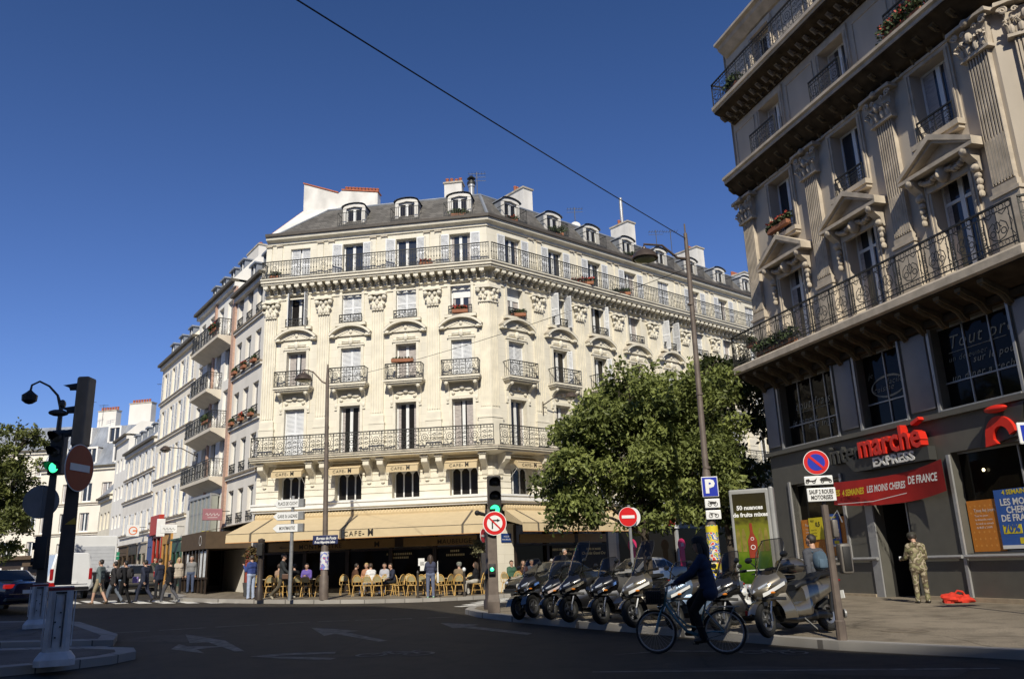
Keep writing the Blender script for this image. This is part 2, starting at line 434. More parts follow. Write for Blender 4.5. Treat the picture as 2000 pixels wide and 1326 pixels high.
# dashed lane line that crosses the junction
pts = [(-10.91, 22.2), (-8.4, 23.49), (-5.9, 24.78), (-3.8, 25.2), (-1.81, 25.5)]
for a, b in zip(pts[:-1], pts[1:]):
    for f0, f1 in ((0, .42), (.5, .92)):
        mark('lane_line', seg((a[0] + (b[0] - a[0]) * f0, a[1] + (b[1] - a[1]) * f0), (a[0] + (b[0] - a[0]) * f1, a[1] + (b[1] - a[1]) * f1), .14))
# painted bicycle symbols (two rings and a frame) and chevrons
def bike_mark(c, ang, s=1.):
    mb = MB().mat(M_paint)
    ca, sa = math.cos(ang), math.sin(ang)
    def w(p): x, y = c[0] + (p[0] * ca - p[1] * sa) * s, c[1] + (p[0] * sa + p[1] * ca) * s; return (x, y, g(x, y) + .008)
    def strip(ps, wd):
        for a, b in zip(ps[:-1], ps[1:]):
            mb.add([w(q) for q in seg(a, b, wd)], [(0, 1, 2, 3)], False)
    for cx in (-.55, .55): strip([(cx + .33 * math.cos(2 * PI * i / 14), .33 * math.sin(2 * PI * i / 14)) for i in range(15)], .09)
    strip([(-.55, 0), (-.3, .5), (.3, .45), (.55, 0)], .1); strip([(-.3, .5), (0, 0), (.3, .45)], .09); strip([(.3, .45), (.35, .7), (.5, .7)], .08); strip([(-.42, .62), (-.2, .62)], .1)
    return tag(mb.build('bicycle_marking'), kind='structure')
bike_mark((-2.35, 15.95), R(-3), .8); bike_mark((4.1, 14.25), R(-25), .6)
mark('lane_line', [(1.5, 14.69), (2.47, 15.05), (3.4, 14.7), (3.35, 14.6), (2.45, 14.9)])
mark('lane_line', seg((1.0, 12.7), (6.3, 11.6), .1))
# zebra crossings
for i in range(8):
    a = (-18.6 + i * .98, 35.3 - i * .03); b = along(a, U_L, 2.4)
    mark('crossing_stripe', seg(along(a, U_L, -.7), b, .5), M_paintw)
for i in range(5):
    c = (-1.0 + i * .22, 31.8 + i * 1.05); mark('crossing_stripe', seg(along(c, U_S, -1.7), along(c, U_S, 1.4), .5), M_paintw)
# manhole cover in the pavement and litter-like scuffs come from the surface itself
mb = MB().mat(pm('manhole_iron', (.2, .165, .12), .6, .4, 9)); mb.at((6.9, 15.6, g(6.9, 15.6) + KERB + .001)).lathe([(.42, 0), (.42, .005), (.36, .006), (.34, .004), (.0, .004)], 28)
tag(mb.build('manhole_cover'), 'round iron manhole cover let into the pavement behind the no parking post', 'manhole cover')

# ---------------------------------------------------------------- sun, sky, camera
SUN_EL = R(38); SUN_H = (.0, -1.0)
w = bpy.data.worlds.new('World'); SC.world = w; w.use_nodes = True
nt = w.node_tree; bg = nt.nodes['Background']
sky = nt.nodes.new('ShaderNodeTexSky'); sky.sky_type = 'NISHITA'; sky.sun_disc = False
sky.sun_elevation = SUN_EL; sky.sun_rotation = math.atan2(SUN_H[0], SUN_H[1]); sky.altitude = 100; sky.air_density = 1.0; sky.dust_density = .25; sky.ozone_density = 3.2
hs = nt.nodes.new('ShaderNodeMix'); hs.data_type = 'RGBA'; hs.blend_type = 'MULTIPLY'; hs.inputs[0].default_value = 1; tcw = nt.nodes.new('ShaderNodeTexCoord'); spw = nt.nodes.new('ShaderNodeSeparateXYZ'); crw = nt.nodes.new('ShaderNodeValToRGB')
crw.color_ramp.elements[0].position = .0; crw.color_ramp.elements[0].color = (.86, .93, 1.24, 1); crw.color_ramp.elements[1].position = .62; crw.color_ramp.elements[1].color = (.50, .69, 1.03, 1)
ew = crw.color_ramp.elements.new(.22); ew.color = (.74, .89, 1.36, 1)
nt.links.new(tcw.outputs['Generated'], spw.inputs[0]); nt.links.new(spw.outputs['Z'], crw.inputs['Fac']); nt.links.new(crw.outputs['Color'], hs.inputs[7])
nt.links.new(sky.outputs['Color'], hs.inputs[6]); nt.links.new(hs.outputs[2], bg.inputs['Color']); bg.inputs['Strength'].default_value = .085
sl = bpy.data.lights.new('sun', 'SUN'); sl.energy = 5.0; sl.angle = R(.53); sl.color = (1, .935, .80)
so = bpy.data.objects.new('sun', sl); COL.objects.link(so)
d = Vector((-SUN_H[0] * math.cos(SUN_EL), -SUN_H[1] * math.cos(SUN_EL), -math.sin(SUN_EL)))
so.rotation_euler = d.to_track_quat('-Z', 'Y').to_euler(); so.location = (5, -60, 60)
SC.view_settings.view_transform = 'Standard'; SC.view_settings.look = 'None'; SC.view_settings.exposure = 0; SC.view_settings.gamma = 1
cam = bpy.data.cameras.new('camera'); co = bpy.data.objects.new('camera', cam); COL.objects.link(co); SC.camera = co
cam.sensor_width = 36; cam.lens = 1590. / 2000 * 36; cam.clip_end = 2000; cam.clip_start = .1
PITCH, ROLL = R(15.4), R(2.0)
co.matrix_world = Matrix.Translation((0, 0, 1.55)) @ Matrix.Rotation(PI / 2 + PITCH, 4, 'X') @ Matrix.Rotation(-ROLL, 4, 'Z')
SC.cycles.max_bounces = 6; SC.cycles.transparent_max_bounces = 12; SC.cycles.diffuse_bounces = 3; SC.cycles.glossy_bounces = 3
SC.cycles.use_denoising = True
# ================================================================ CAFE BUILDING (corner block)
M_stone = blockmat('cream_limestone', (.755, .705, .585), (.62, .565, .45), bw=1.0, bh=.40, var=.03, msize=.008, grime=.12)
M_stonec = pm('carved_limestone', (.745, .695, .575), .85, .12, 2.0, bump=.15, bscale=14, spec=.2)
M_stoned = pm('weathered_ledge', (.46, .41, .33), .9, .35, 3, spec=.2)
M_white = pm('white_paint_wood', (.74, .74, .72), .5, .06, 4)
M_shut = pm('white_shutter', (.72, .73, .74), .6, .08, 3)
M_louv = pm('shutter_gap', (.46, .48, .52), .7, .0)
M_iron = pm('wrought_iron', (.022, .022, .018), .5, .2, 8)
M_zinc = pm('zinc_roof', (.30, .32, .35), .45, .35, 1.2, metal=.2, streak=.6)
M_slate = blockmat('slate', (.15, .14, .125), (.07, .065, .06), bw=.3, bh=.16, var=.22, msize=.01, rough=.6, grime=.3)
M_terra = pm('terracotta', (.42, .13, .06), .8, .3, 8)
M_chim = pm('white_render', (.70, .67, .61), .9, .22, 1.5, streak=.5)
M_awn = pm('tan_awning_cloth', (.57, .455, .28), .85, .06, 3, spec=.15)
M_awnd = pm('awning_dark_stripe', (.11, .09, .065), .8, .1)  # dark lines along the awning seams and folds
M_black = pm('black_lettering', (.015, .012, .01), .6, 0)
M_gut = pm('lead_gutter', (.10, .085, .07), .6, .2, 6)
M_plant = pm('balcony_foliage', (.05, .075, .025), .8, .5, 20)
M_pot = pm('clay_pot', (.30, .12, .06), .8, .2, 8)
M_curt = pm('pale_curtain', (.42, .38, .36), .8, .3, 4, streak=-3)

def glassmat(name, col, refl=1.0):
    if name in MATS: return MATS[name]
    m = bpy.data.materials.new(name); m.use_nodes = True; nt = m.node_tree; b = nt.nodes['Principled BSDF']
    b.inputs['Base Color'].default_value = (*col, 1); b.inputs['Roughness'].default_value = .06; b.inputs['Specular IOR Level'].default_value = .5 * refl
    tc = nt.nodes.new('ShaderNodeTexCoord'); n = nt.nodes.new('ShaderNodeTexNoise'); n.inputs['Scale'].default_value = .8
    bp = nt.nodes.new('ShaderNodeBump'); bp.inputs['Strength'].default_value = .15; bp.inputs['Distance'].default_value = .05
    nt.links.new(tc.outputs['Object'], n.inputs['Vector']); nt.links.new(n.outputs['Fac'], bp.inputs['Height']); nt.links.new(bp.outputs['Normal'], b.inputs['Normal'])
    MATS[name] = m; return m
M_glass = glassmat('window_glass', (.018, .016, .015))
M_glassb = glassmat('window_glass_blue', (.03, .034, .042), 1.4)
M_glassw = glassmat('shop_glass', (.010, .008, .006), .28)

OA = Vector((-1.12, 39.0, 0)); TA = R(-8.7); TB = R(40.5)
LA, LB = 11.95, 30.0
UA = Vector((math.cos(TA), math.sin(TA), 0)); UB = Vector((math.cos(TB), math.sin(TB), 0))
cafe = thing('corner_building', 'cream limestone corner block with wrought iron balconies above the tan cafe awnings', 'building', OA)
def P2(v): return (v[0], v[1])
NIA = Vector((-math.sin(TA), math.cos(TA), 0))
PATH = [P2(-UA * LA), (0, 0), P2(UB * LB)]

# ---- window builder: frame part > pane (+ shutters); local x right, y inward, z up, origin at opening's bottom centre
def louvre_mesh(mb, w, h):
    mb.mat(M_shut).box((0, 0, 0), (.05, .035, h)); mb.box((w - .05, 0, 0), (w, .035, h)); mb.box((.05, 0, 0), (w - .05, .035, .08)); mb.box((.05, 0, h - .08), (w - .05, .035, h)); mb.box((.05, 0, h * .5 - .04), (w - .05, .035, h * .5 + .04))
    mb.mat(M_louv).quad((.05, .03, .08), (w - .05, .03, .08), (w - .05, .03, h - .08), (.05, .03, h - .08))
    mb.mat(M_shut)
    z = .1
    while z < h - .12:
        mb.quad((.05, .006, z), (w - .05, .006, z), (w - .05, .03, z + .045), (.05, .03, z + .045)); z += .065
_wm = {}
def win_meshes(w, h, kind):
    key = (round(w, 2), round(h, 2), kind)
    if key in _wm: return _wm[key]
    f = MB().mat(M_white)
    t = .065
    f.box((-w / 2, 0, 0), (-w / 2 + t, .06, h)); f.box((w / 2 - t, 0, 0), (w / 2, .06, h)); f.box((-w / 2 + t, 0, h - t), (w / 2 - t, .06, h)); f.box((-w / 2 + t, 0, 0), (w / 2 - t, .06, .12))
    f.box((-.075, -.012, .12), (.075, .05, h - t))
    if kind == 'transom': f.box((-w / 2 + t, -.006, h * .76), (w / 2 - t, .055, h * .76 + .09))
    if kind == 'bars':
        for i in (1, 2): f.box((-w / 2 + t, .005, .12 + (h - .2) * i / 3), (w / 2 - t, .05, .12 + (h - .2) * i / 3 + .035))
    p = MB().mat(M_glass).quad((-w / 2 + t, .03, .12), (w / 2 - t, .03, .12), (w / 2 - t, .03, h - t), (-w / 2 + t, .03, h - t))
    _wm[key] = (f, p); return _wm[key]
_meshcache = {}
def mk(name, key, mb, parent, loc, rz=0):
    """object with shared mesh data"""
    if key not in _meshcache:
        o = mb.build(name, parent, loc, rz); _meshcache[key] = o.data; return o
    o = bpy.data.objects.new(name, _meshcache[key]); COL.objects.link(o); o.parent = parent; o.location = loc; o.rotation_euler = (0, 0, rz); return o
def loc_on(root_rel, th, u, y, z):
    return (root_rel[0] + u * math.cos(th) - y * math.sin(th), root_rel[1] + u * math.sin(th) + y * math.cos(th), root_rel[2] + z)
def window(root, rel, th, u, z, w, h, kind='plain', shut=None, inset=.28, pane=None, shw=None):
    fmb, pmb = win_meshes(w, h, kind)
    k = (round(w, 2), round(h, 2), kind)
    fr = mk('window', ('f', k), fmb, root, loc_on(rel, th, u, inset, z), th)
    pm_ = pane or M_glass
    pk = ('p', k, pm_.name)
    if pk not in _meshcache:
        p2 = MB(); p2.v = pmb.v; p2.f = pmb.f; p2.mi = pmb.mi; p2.sm = pmb.sm; p2.mats = [pm_]
        mk('pane', pk, p2, fr, (0, 0, 0))
    else: mk('pane', pk, None, fr, (0, 0, 0))
    sw = shw or w / 2
    lk = ('l', round(sw, 2), round(h, 2)); lm = None
    if lk not in _meshcache: lm = MB(); louvre_mesh(lm, sw, h)
    if shut in (None, 'open') and rnd.random() < .55 and h > 1.2:
        cv = rnd.choice((.12, .2, .3)); ck = ('c', round(w, 2), round(h, 2), cv)
        cm = MB().mat(M_curt)
        for s_ in (-1, 1): cm.loft([[(s_ * (w / 2 - .07 - (cv * w) * j / 4), .022 - .004 * (j % 2), zz) for j in range(5)] for zz in (.13, h * .5, h - .07)], closed=False, caps=False, sm=False)
        mk('curtain', ck, cm, fr, (0, 0, 0))
    if shut == 'closed':
        for i, x in enumerate((-w / 2, w / 2 - sw)):
            o = mk('shutter', lk, lm, fr, (x, -.12, 0)); lm = None if lk in _meshcache else lm
    elif shut == 'open':
        for x in (-w / 2 - sw - .02, w / 2 + .02): mk('shutter', lk, lm, fr, (x, -inset - .05, 0))
    elif shut == 'half':
        mk('shutter', lk, lm, fr, (-w / 2, -inset + .02, 0), R(-75)); mk('shutter', lk, lm, fr, (w / 2 - .03, -inset + .02, 0), R(-88))
    elif shut == 'ajar':
        mk('shutter', lk, lm, fr, (-w / 2 - sw, -inset - .22, 0), R(18)); mk('shutter', lk, lm, fr, (w / 2 + .02, -inset - .05, 0))
    elif shut == 'folded':
        mk('shutter', lk, lm, fr, (w / 2 - .02, -inset + .0, 0), R(-60))
    return fr

# ---- wrought iron
def iron_rich(mb, x0, x1, z0, z1):
    """dense scroll work in panels about .62 m wide"""
    n = max(1, round((x1 - x0) / .62)); dx = (x1 - x0) / n; H = z1 - z0
    mb.mat(M_iron)
    mb.box((x0, -.03, z1 - .04), (x1, .03, z1)); mb.box((x0, -.012, z0 + .03), (x1, .012, z0 + .06)); mb.box((x0, -.012, z1 - .17), (x1, .012, z1 - .15))
    for i in range(n):
        a = x0 + i * dx; c = a + dx / 2; lo, hi = z0 + .06, z1 - .17; h = hi - lo
        mb.box((a - .012, -.012, z0), (a + .012, .012, z1))
        for q in range(4):
            mb.ring(a + dx * (q + .5) / 4, z1 - .1, dx / 9, .02, n=7)
        w = .022
        if i % 2 == 0:
            mb.ring(c, lo + h * .62, h * .22, w + .006); mb.ring(c, lo + h * .62, h * .1, w + .01, n=8)
            for s in (-1, 1):
                mb.ribbon([(c + s * dx * .46, lo + h * .95), (c + s * dx * .3, lo + h * .9), (c + s * dx * .34, lo + h * .78), (c + s * dx * .46, lo + h * .7)], w)
                mb.ring(c + s * dx * .3, lo + h * .17, h * .12, w + .004, n=8); mb.ribbon([(c, lo), (c + s * dx * .15, lo + h * .3), (c + s * dx * .42, lo + h * .42), (c + s * dx * .46, lo + h * .6)], w)
                mb.ribbon([(c + s * dx * .1, lo + h * .38), (c + s * dx * .3, lo + h * .46), (c + s * dx * .38, lo + h * .36)], w + .01)
        else:
            for s in (-1, 1):
                for q in range(3):
                    z = lo + h * (.12 + .3 * q)
                    mb.ribbon([(c + s * dx * .46, z), (c + s * dx * .2, z + h * .14), (c + s * dx * .05, z + h * .05), (c + s * dx * .14, z - h * .03)], w)
                    mb.ring(c + s * dx * .24, z + h * .05, h * .07, w + .006, n=7)
            mb.ribbon([(c, lo), (c, hi)], .02)
            for q in range(5): mb.ribbon([(a + dx * .1, lo + h * q / 5), (a + dx * .9, lo + h * (q + 1) / 5)], .012)
    mb.box((x1 - .012, -.012, z0), (x1 + .012, .012, z1))
def iron_bars(mb, x0, x1, z0, z1):
    """upright bars with little balls, and a lozenge panel now and then"""
    n = max(1, round((x1 - x0) / .15)); dx = (x1 - x0) / n; H = z1 - z0
    mb.mat(M_iron)
    mb.box((x0, -.03, z1 - .04), (x1, .03, z1)); mb.box((x0, -.012, z0 + .04), (x1, .012, z0 + .065)); mb.box((x0, -.01, z1 - .15), (x1, .01, z1 - .13))
    for i in range(n + 1):
        x = x0 + i * dx
        mb.box((x - .009, -.009, z0), (x + .009, .009, z1 - .02))
        if i < n:
            m = i % 9
            if m in (3, 5): continue
            if m == 4:
                c = x + dx / 2
                mb.ring(c, z0 + H * .45, dx * 1.0, .022, rz=H * .26, n=10); mb.ring(c, z0 + H * .45, dx * .5, .022, rz=H * .13, n=8)
                mb.ribbon([(c - dx, z0 + .08), (c, z0 + H * .3), (c + dx, z0 + .08)], .02); mb.ribbon([(c - dx, z1 - .16), (c, z0 + H * .62), (c + dx, z1 - .16)], .02); continue
            mb.cbox((x, 0, z0 + H * .47), (.05, .05, .05))
            mb.ring(x + dx / 2, z0 + .16, dx * .36, .018, n=7); mb.ring(x + dx / 2, z1 - .23, dx * .34, .016, n=7)
            mb.ribbon([(x + dx * .15, z0 + .24), (x + dx * .5, z0 + .36), (x + dx * .85, z0 + .24)], .014)
def iron_run(name, root, rel, th, x0, x1, z0, z1, out, style):
    mb = MB(); style(mb, x0, x1, z0, z1)
    return mb.build(name, root, loc_on(rel, th, 0, -out, 0), th)

# ---- capitals, pediments as shared meshes
def capital_mb(w=.78, h=.9):
    mb = MB().mat(M_stonec)
    mb.vprism([(-w * .40, .0), (w * .40, 0), (w * .40, .07), (-w * .40, .07)], -.17, .0)
    mb.vprism([(-w * .36, .07), (w * .36, .07), (w * .42, h * .8), (-w * .42, h * .8)], -.13, 0)
    mb.vprism([(-w * .62, h * .86), (-w * .3, h * .92), (0, h * .88), (w * .3, h * .92), (w * .62, h * .86), (w * .6, h), (-w * .6, h)], -.3, 0)
    mb.mat(M_stonec)
    for s in (-1, 1):
        mb.ell((s * w * .46, -.19, h * .74), (.13, .12, .13), 8, 6); mb.ell((s * w * .17, -.2, h * .7), (.09, .08, .1), 7, 5)
        mb.ell((s * w * .42, -.15, h * .36), (.1, .1, .09), 7, 5); mb.ell((s * w * .1, -.18, h * .2), (.08, .07, .16), 7, 5); mb.ell((s * w * .3, -.16, h * .2), (.08, .07, .15), 7, 5)
    mb.ell((0, -.22, h * .45), (.1, .09, .16), 7, 5); mb.ell((0, -.27, h * .93), (.1, .07, .09), 7, 5)
    return mb
def arch_pediment_mb():
    mb = MB().mat(M_stonec); W = 1.05
    arc = [(W * math.sin(a) / math.sin(1.0), .17 + .46 * (math.cos(a) - math.cos(1.0)) / (1 - math.cos(1.0))) for a in [(-1 + 2 * i / 14) for i in range(15)]]
    mb.vprism(arc, -.10, 0)                       # tympanum
    out = [(x * 1.07, z + .1) for x, z in arc]
    poly = out + arc[::-1]
    mb.mat(M_stonec)
    for i in range(14):
        mb.vprism([arc[i], arc[i + 1], out[i + 1], out[i]], -.36, 0)
    mb.box((-W * 1.05, -.3, .1), (-W * .8, 0, .22)); mb.box((W * .8, -.3, .1), (W * 1.05, 0, .22))
    mb.mat(M_stoned)
    for i in range(14): mb.quad((out[i][0], -.37, out[i][1] + .004), (out[i + 1][0], -.37, out[i + 1][1] + .004), (out[i + 1][0], 0, out[i + 1][1] + .03), (out[i][0], 0, out[i][1] + .03))
    mb.mat(M_stonec).ell((0, -.1, .38), (.1, .08, .12), 8, 6)
    for s in (-1, 1):
        for i in range(6): mb.ell((s * (.2 + .12 * i), -.09, .42 - .05 * i), (.09, .05, .05), 7, 5)
    # lintel ornament underneath
    mb.box((-.72, -.1, -.36), (.72, 0, -.28)); mb.box((-.62, -.07, -.2), (.62, 0, -.16))
    mb.ell((0, -.1, -.12), (.13, .1, .2), 8, 6)
    for s in (-1, 1): mb.ell((s * .3, -.05, -.1), (.22, .05, .06), 8, 5); mb.ell((s * .58, -.05, -.22), (.1, .05, .06), 8, 5)
    return mb
def bracket_balcony_mb():
    """small balcony slab on two consoles with carved lintel under it; z=0 at slab top"""
    mb = MB().mat(M_stonec)
    mb.box((-1.0, -.62, -.09), (1.0, 0, 0)); mb.box((-.95, -.56, -.17), (.95, 0, -.09)); mb.box((-.88, -.48, -.24), (.88, 0, -.17))
    mb.mat(M_stoned).box((-1.0, -.625, .0), (1.0, 0, .012)); mb.mat(M_stonec)
    for s in (-1, 1):
        x = s * .72
        mb.loft([[(x + dx, y, z) for dx in (-.09, .09)] + [(x + .09, 0, z), (x - .09, 0, z)] for y, z in ((-.45, -.24), (-.42, -.36), (-.26, -.44), (-.14, -.56), (-.1, -.62))], sm=False)
        mb.ell((x, -.4, -.32), (.11, .1, .1), 7, 5)
        mb.box((x - .08, -.06, -1.25), (x + .08, 0, -.62)); mb.ell((x, -.06, -1.05), (.08, .05, .12), 7, 5)
    mb.box((-.5, -.06, -.95), (.5, 0, -.9)); mb.ell((0, -.08, -.5), (.14, .08, .12), 8, 6)
    for s in (-1, 1): mb.ell((s * .3, -.05, -.58), (.2, .05, .07), 8, 5); mb.ell((s * .45, -.05, -.75), (.1, .05, .08), 7, 5)
    return mb

WIN_A = [-10.1, -7.18, -4.28, -1.42]; WIN_B = [1.74 + 3.07 * i for i in range(9)]
PIL_A = [-11.55, -8.66, -5.76, -2.86]; PIL_B = [3.28 + 3.07 * i for i in range(9)]
WW = 1.06
REL = (0, 0, 0)
def frame_holes(us):
    H = []
    for u in us:
        H += [(u - WW / 2, u + WW / 2, 7.0, 9.45), (u - WW / 2, u + WW / 2, 10.5, 12.45), (u - WW / 2, u + WW / 2, 13.72, 15.5)]
    return H
# ---- walls (storeys 2-4), fluted pilasters
for nm, th, x0, x1, us, pil in (('a', TA, -LA, 0, WIN_A, PIL_A), ('b', TB, 0, LB, WIN_B, PIL_B)):
    mb = MB().mat(M_stone)
    wall(mb, x0, x1, 6.9, 16.0, frame_holes(us), .3)
    # mezzanine with banded rustication
    mz = [(u - .68, u + .68, 4.8, 6.25) for u in us]
    wall(mb, x0, x1, 4.4, 6.9, mz, .45)
    for z in (5.05, 5.35, 5.65, 5.95, 6.25):
        for a, b in zip([x0] + [u + .68 for u in us], [u - .68 for u in us] + [x1]):
            if b - a > .1: mb.mat(M_stonec).box((a, -.05, z - .27), (b, .0, z))
    mb.mat(M_stonec)
    for u in us:      # moulded window surrounds
        for z0, z1 in ((7.0, 9.45), (10.5, 12.45), (13.72, 15.5)):
            mb.box((u - WW / 2 - .14, -.05, z0), (u - WW / 2, 0, z1)); mb.box((u + WW / 2, -.05, z0), (u + WW / 2 + .14, 0, z1)); mb.box((u - WW / 2 - .14, -.055, z1), (u + WW / 2 + .14, 0, z1 + .14))
    mb.box((x0, -.06, 15.28), (x1, 0, 15.36)); mb.box((x0, -.1, 15.52), (x1, 0, 15.58))
    mb.build('facade', cafe, (0, 0, 0), th)
    for u in pil:
        p = MB().mat(M_stonec)
        p.box((-.42, -.16, 8.42), (.42, 0, 8.5)); p.box((-.40, -.14, 6.97), (.40, 0, 8.42)); p.box((-.43, -.17, 7.6), (.43, 0, 7.66)); p.box((-.37, -.13, 8.5), (.37, 0, 8.86))
        w = .64
        p.box((-w / 2, -.055, 8.86), (w / 2, 0, 14.3))
        for i in range(6):
            xx = -w / 2 + w * i / 5; p.box((max(-w / 2, xx - .032), -.095, 9.0), (min(w / 2, xx + .032), -.05, 14.25))
        mk('pilaster', 'cafepil', p, cafe, loc_on(REL, th, u, 0, 0), th)
        mk('capital', 'cafecap', capital_mb(), cafe, loc_on(REL, th, u, 0, 14.3), th)
# the corner pilaster bends round the corner
p = MB().mat(M_stonec)
for z0, z1, wd, dp in ((6.97, 8.42, .62, .14), (8.42, 8.5, .66, .17), (8.5, 8.86, .55, .13), (8.86, 14.3, .48, .06), (14.3, 14.4, .52, .15)):
    pa = [P2(-UA * wd), (0, 0), P2(UB * wd)]; oo = offset_path(pa, dp); p.prism(oo + pa[::-1], z0, z1)
for th, s in ((TA, -1), (TB, 1)):
    for i in range(5):
        x = s * (.05 + .1 * i); p.at((0, 0, 0), th).box((x - .02, -.1, 9.0), (x + .02, -.055, 14.25)); p.at()
p.build('pilaster', cafe)
p = MB().mat(M_stonec)
pa = [P2(-UA * .62), (0, 0), P2(UB * .62)]; p.prism(offset_path(pa, .28) + pa[::-1], 15.02, 15.2); pa = [P2(-UA * .42), (0, 0), P2(UB * .42)]; p.prism(offset_path(pa, .1) + pa[::-1], 14.4, 15.02)
for th, s in ((TA, -1), (TB, 1)):
    p.at((0, 0, 0), th)
    for x, z, r_ in ((.5, 14.95, .13), (.22, 14.9, .1), (.4, 14.62, .1), (.1, 14.7, .1), (.15, 14.5, .09), (.36, 14.5, .08)): p.ell((s * x, -.17, z), (r_, .11, r_ * 1.1), 7, 5)
p.at(); p.build('capital', cafe)

# ---- windows of the three main storeys
kA = [['closed', 'inner', 'inner', 'inner'], ['inner2', 'closed', 'curtain', 'closed'], ['half', 'closed', 'closed', 'blind']]
kB = [['inner', 'inner', 'inner', 'closed', 'inner', 'inner', 'closed', 'inner', 'inner'], ['closed', 'folded', 'folded', 'inner', 'closed', 'folded', 'inner', 'closed', 'inner'], ['blind', 'half', 'folded', 'inner', 'half', 'closed', 'inner', 'closed', 'inner']]
for th, us, ks in ((TA, WIN_A, kA), (TB, WIN_B, kB)):
    for (z, h), row in zip(((7.0, 2.45), (10.5, 1.95), (13.72, 1.78)), ks):
        for u, k in zip(us, row):
            pane = {'inner': M_glass, 'inner2': M_glassb, 'curtain': M_curt, 'blind': M_glassb}.get(k, M_glass)
            window(cafe, REL, th, u, z, WW, h, 'plain', {'closed': 'closed', 'half': 'half', 'folded': 'folded'}.get(k), pane=pane, shw=WW / 2 if k != 'folded' else .3)
            if k == 'blind':
                mk('roller_blind', 'blind', MB().mat(M_white).box((-.45, .0, 0), (.45, .015, .8)), cafe, loc_on(REL, th, u, .26, z + 1.0), th)
    for i, u in enumerate(us):
        mk('balcony_slab', 'cafe_sb', bracket_balcony_mb(), cafe, loc_on(REL, th, u, 0, 10.5), th)
        e = MB(); iron_rich(e, -.92, .92, 0, .82)
        for s in (-1, 1): e.box((s * .92 - .01, 0, .78), (s * .92 + .01, .58, .82)); [e.box((s * .92 - .008, .15 * q, .03), (s * .92 + .008, .015 + .15 * q, .8)) for q in range(1, 4)]
        mk('balcony_railing', 'cafe_sr', e, cafe, loc_on(REL, th, u, -.58, 10.5), th)
        mk('pediment', 'cafe_ap', arch_pediment_mb(), cafe, loc_on(REL, th, u, 0, 12.9), th)
        s = MB().mat(M_stonec).box((-.82, -.26, -.14), (.82, 0, 0)); s.mat(M_stoned).box((-.82, -.265, 0), (.82, 0, .012))
        mk('window_sill', 'cafe_ss', s, cafe, loc_on(REL, th, u, 0, 13.72), th)
        r2 = MB(); iron_rich(r2, -.6, .6, 0, .45)
        mk('window_guard', 'cafe_wg', r2, cafe, loc_on(REL, th, u, -.2, 13.735), th)

# ---- horizontals: string courses, balcony slabs, cornices along both fronts
def band(name, prof, m=None, path=PATH, parent=cafe):
    mb = MB().mat(m or M_stonec); sweep(mb, path, prof); return mb.build(name, parent)
band('fascia_band', [(0, 4.30), (.42, 4.34), (.42, 4.40), (.52, 4.44), (.52, 4.62), (.58, 4.66), (.58, 4.74), (0, 4.80)], M_white)
band('balcony_slab', [(0, 6.62), (.75, 6.72), (.88, 6.74), (.88, 6.8), (.97, 6.83), (.97, 6.94), (0, 6.97)])
band('slab_edge', [(.97, 6.90), (1.01, 6.90), (1.01, 6.975), (0, 6.985), (0, 6.975), (.97, 6.97)], M_stoned)
band('cornice', [(0, 15.98), (.6, 16.0), (.6, 16.06), (.68, 16.1), (.68, 16.2), (.75, 16.24), (.75, 16.3), (0, 16.33)])
band('cornice', [(0, 18.42), (.08, 18.44), (.08, 18.55), (.3, 18.66), (.34, 18.8), (0, 18.9)], path=[(p[0], p[1]) for p in PATH])
band('gutter', [(.3, 18.8), (.42, 18.82), (.44, 18.97), (.3, 18.98)], M_gut)
# modillions under the upper balcony
mod = MB().mat(M_stonec)
mod.vprism([(-.11, .0), (.11, 0), (.11, .3), (-.11, .3)], -.28, 0); mod.box((-.12, -.55, .14), (.12, -.28, .3)); mod.ell((0, -.42, .13), (.1, .14, .08), 7, 5); mod.box((-.09, -.2, -.12), (.09, 0, 0))
for th, x0, x1 in ((TA, -LA, 0), (TB, 0, LB)):
    n = round((x1 - x0) / .43)
    mm = MB()
    for i in range(n):
        mm.at((x0 + (i + .5) * (x1 - x0) / n, 0, 15.68)); mm.mat(M_stonec)
        mm.vprism([(-.11, .0), (.11, 0), (.11, .3), (-.11, .3)], -.28, 0); mm.box((-.12, -.55, .14), (.12, -.28, .3)); mm.ell((0, -.42, .13), (.1, .14, .08), 7, 5); mm.box((-.09, -.2, -.12), (.09, 0, 0))
    mm.build('modillion_row', cafe, (0, 0, 0), th)
# corbels under the main balcony, in pairs between the windows
cb = MB().mat(M_stonec)
cb.box((-.2, -.72, -.08), (.2, 0, 0))
cb.loft([[(-.15, y, z), (.15, y, z), (.15, 0, z), (-.15, 0, z)] for y, z in ((-.66, -.08), (-.66, -.3), (-.55, -.42), (-.3, -.5), (-.12, -.72), (-.08, -.95))], sm=False); cb.ell((0, -.1, -1.1), (.11, .05, .06), 7, 5)
for th, us in ((TA, [-11.5, -9.0, -8.3, -6.1, -5.4, -3.2, -2.5, -.38]), (TB, [.42] + [x + s for x in PIL_B for s in (-.38, .38)])):
    for u in us: mk('corbel', 'cafe_cb', cb, cafe, loc_on(REL, th, u, 0, 6.68), th)
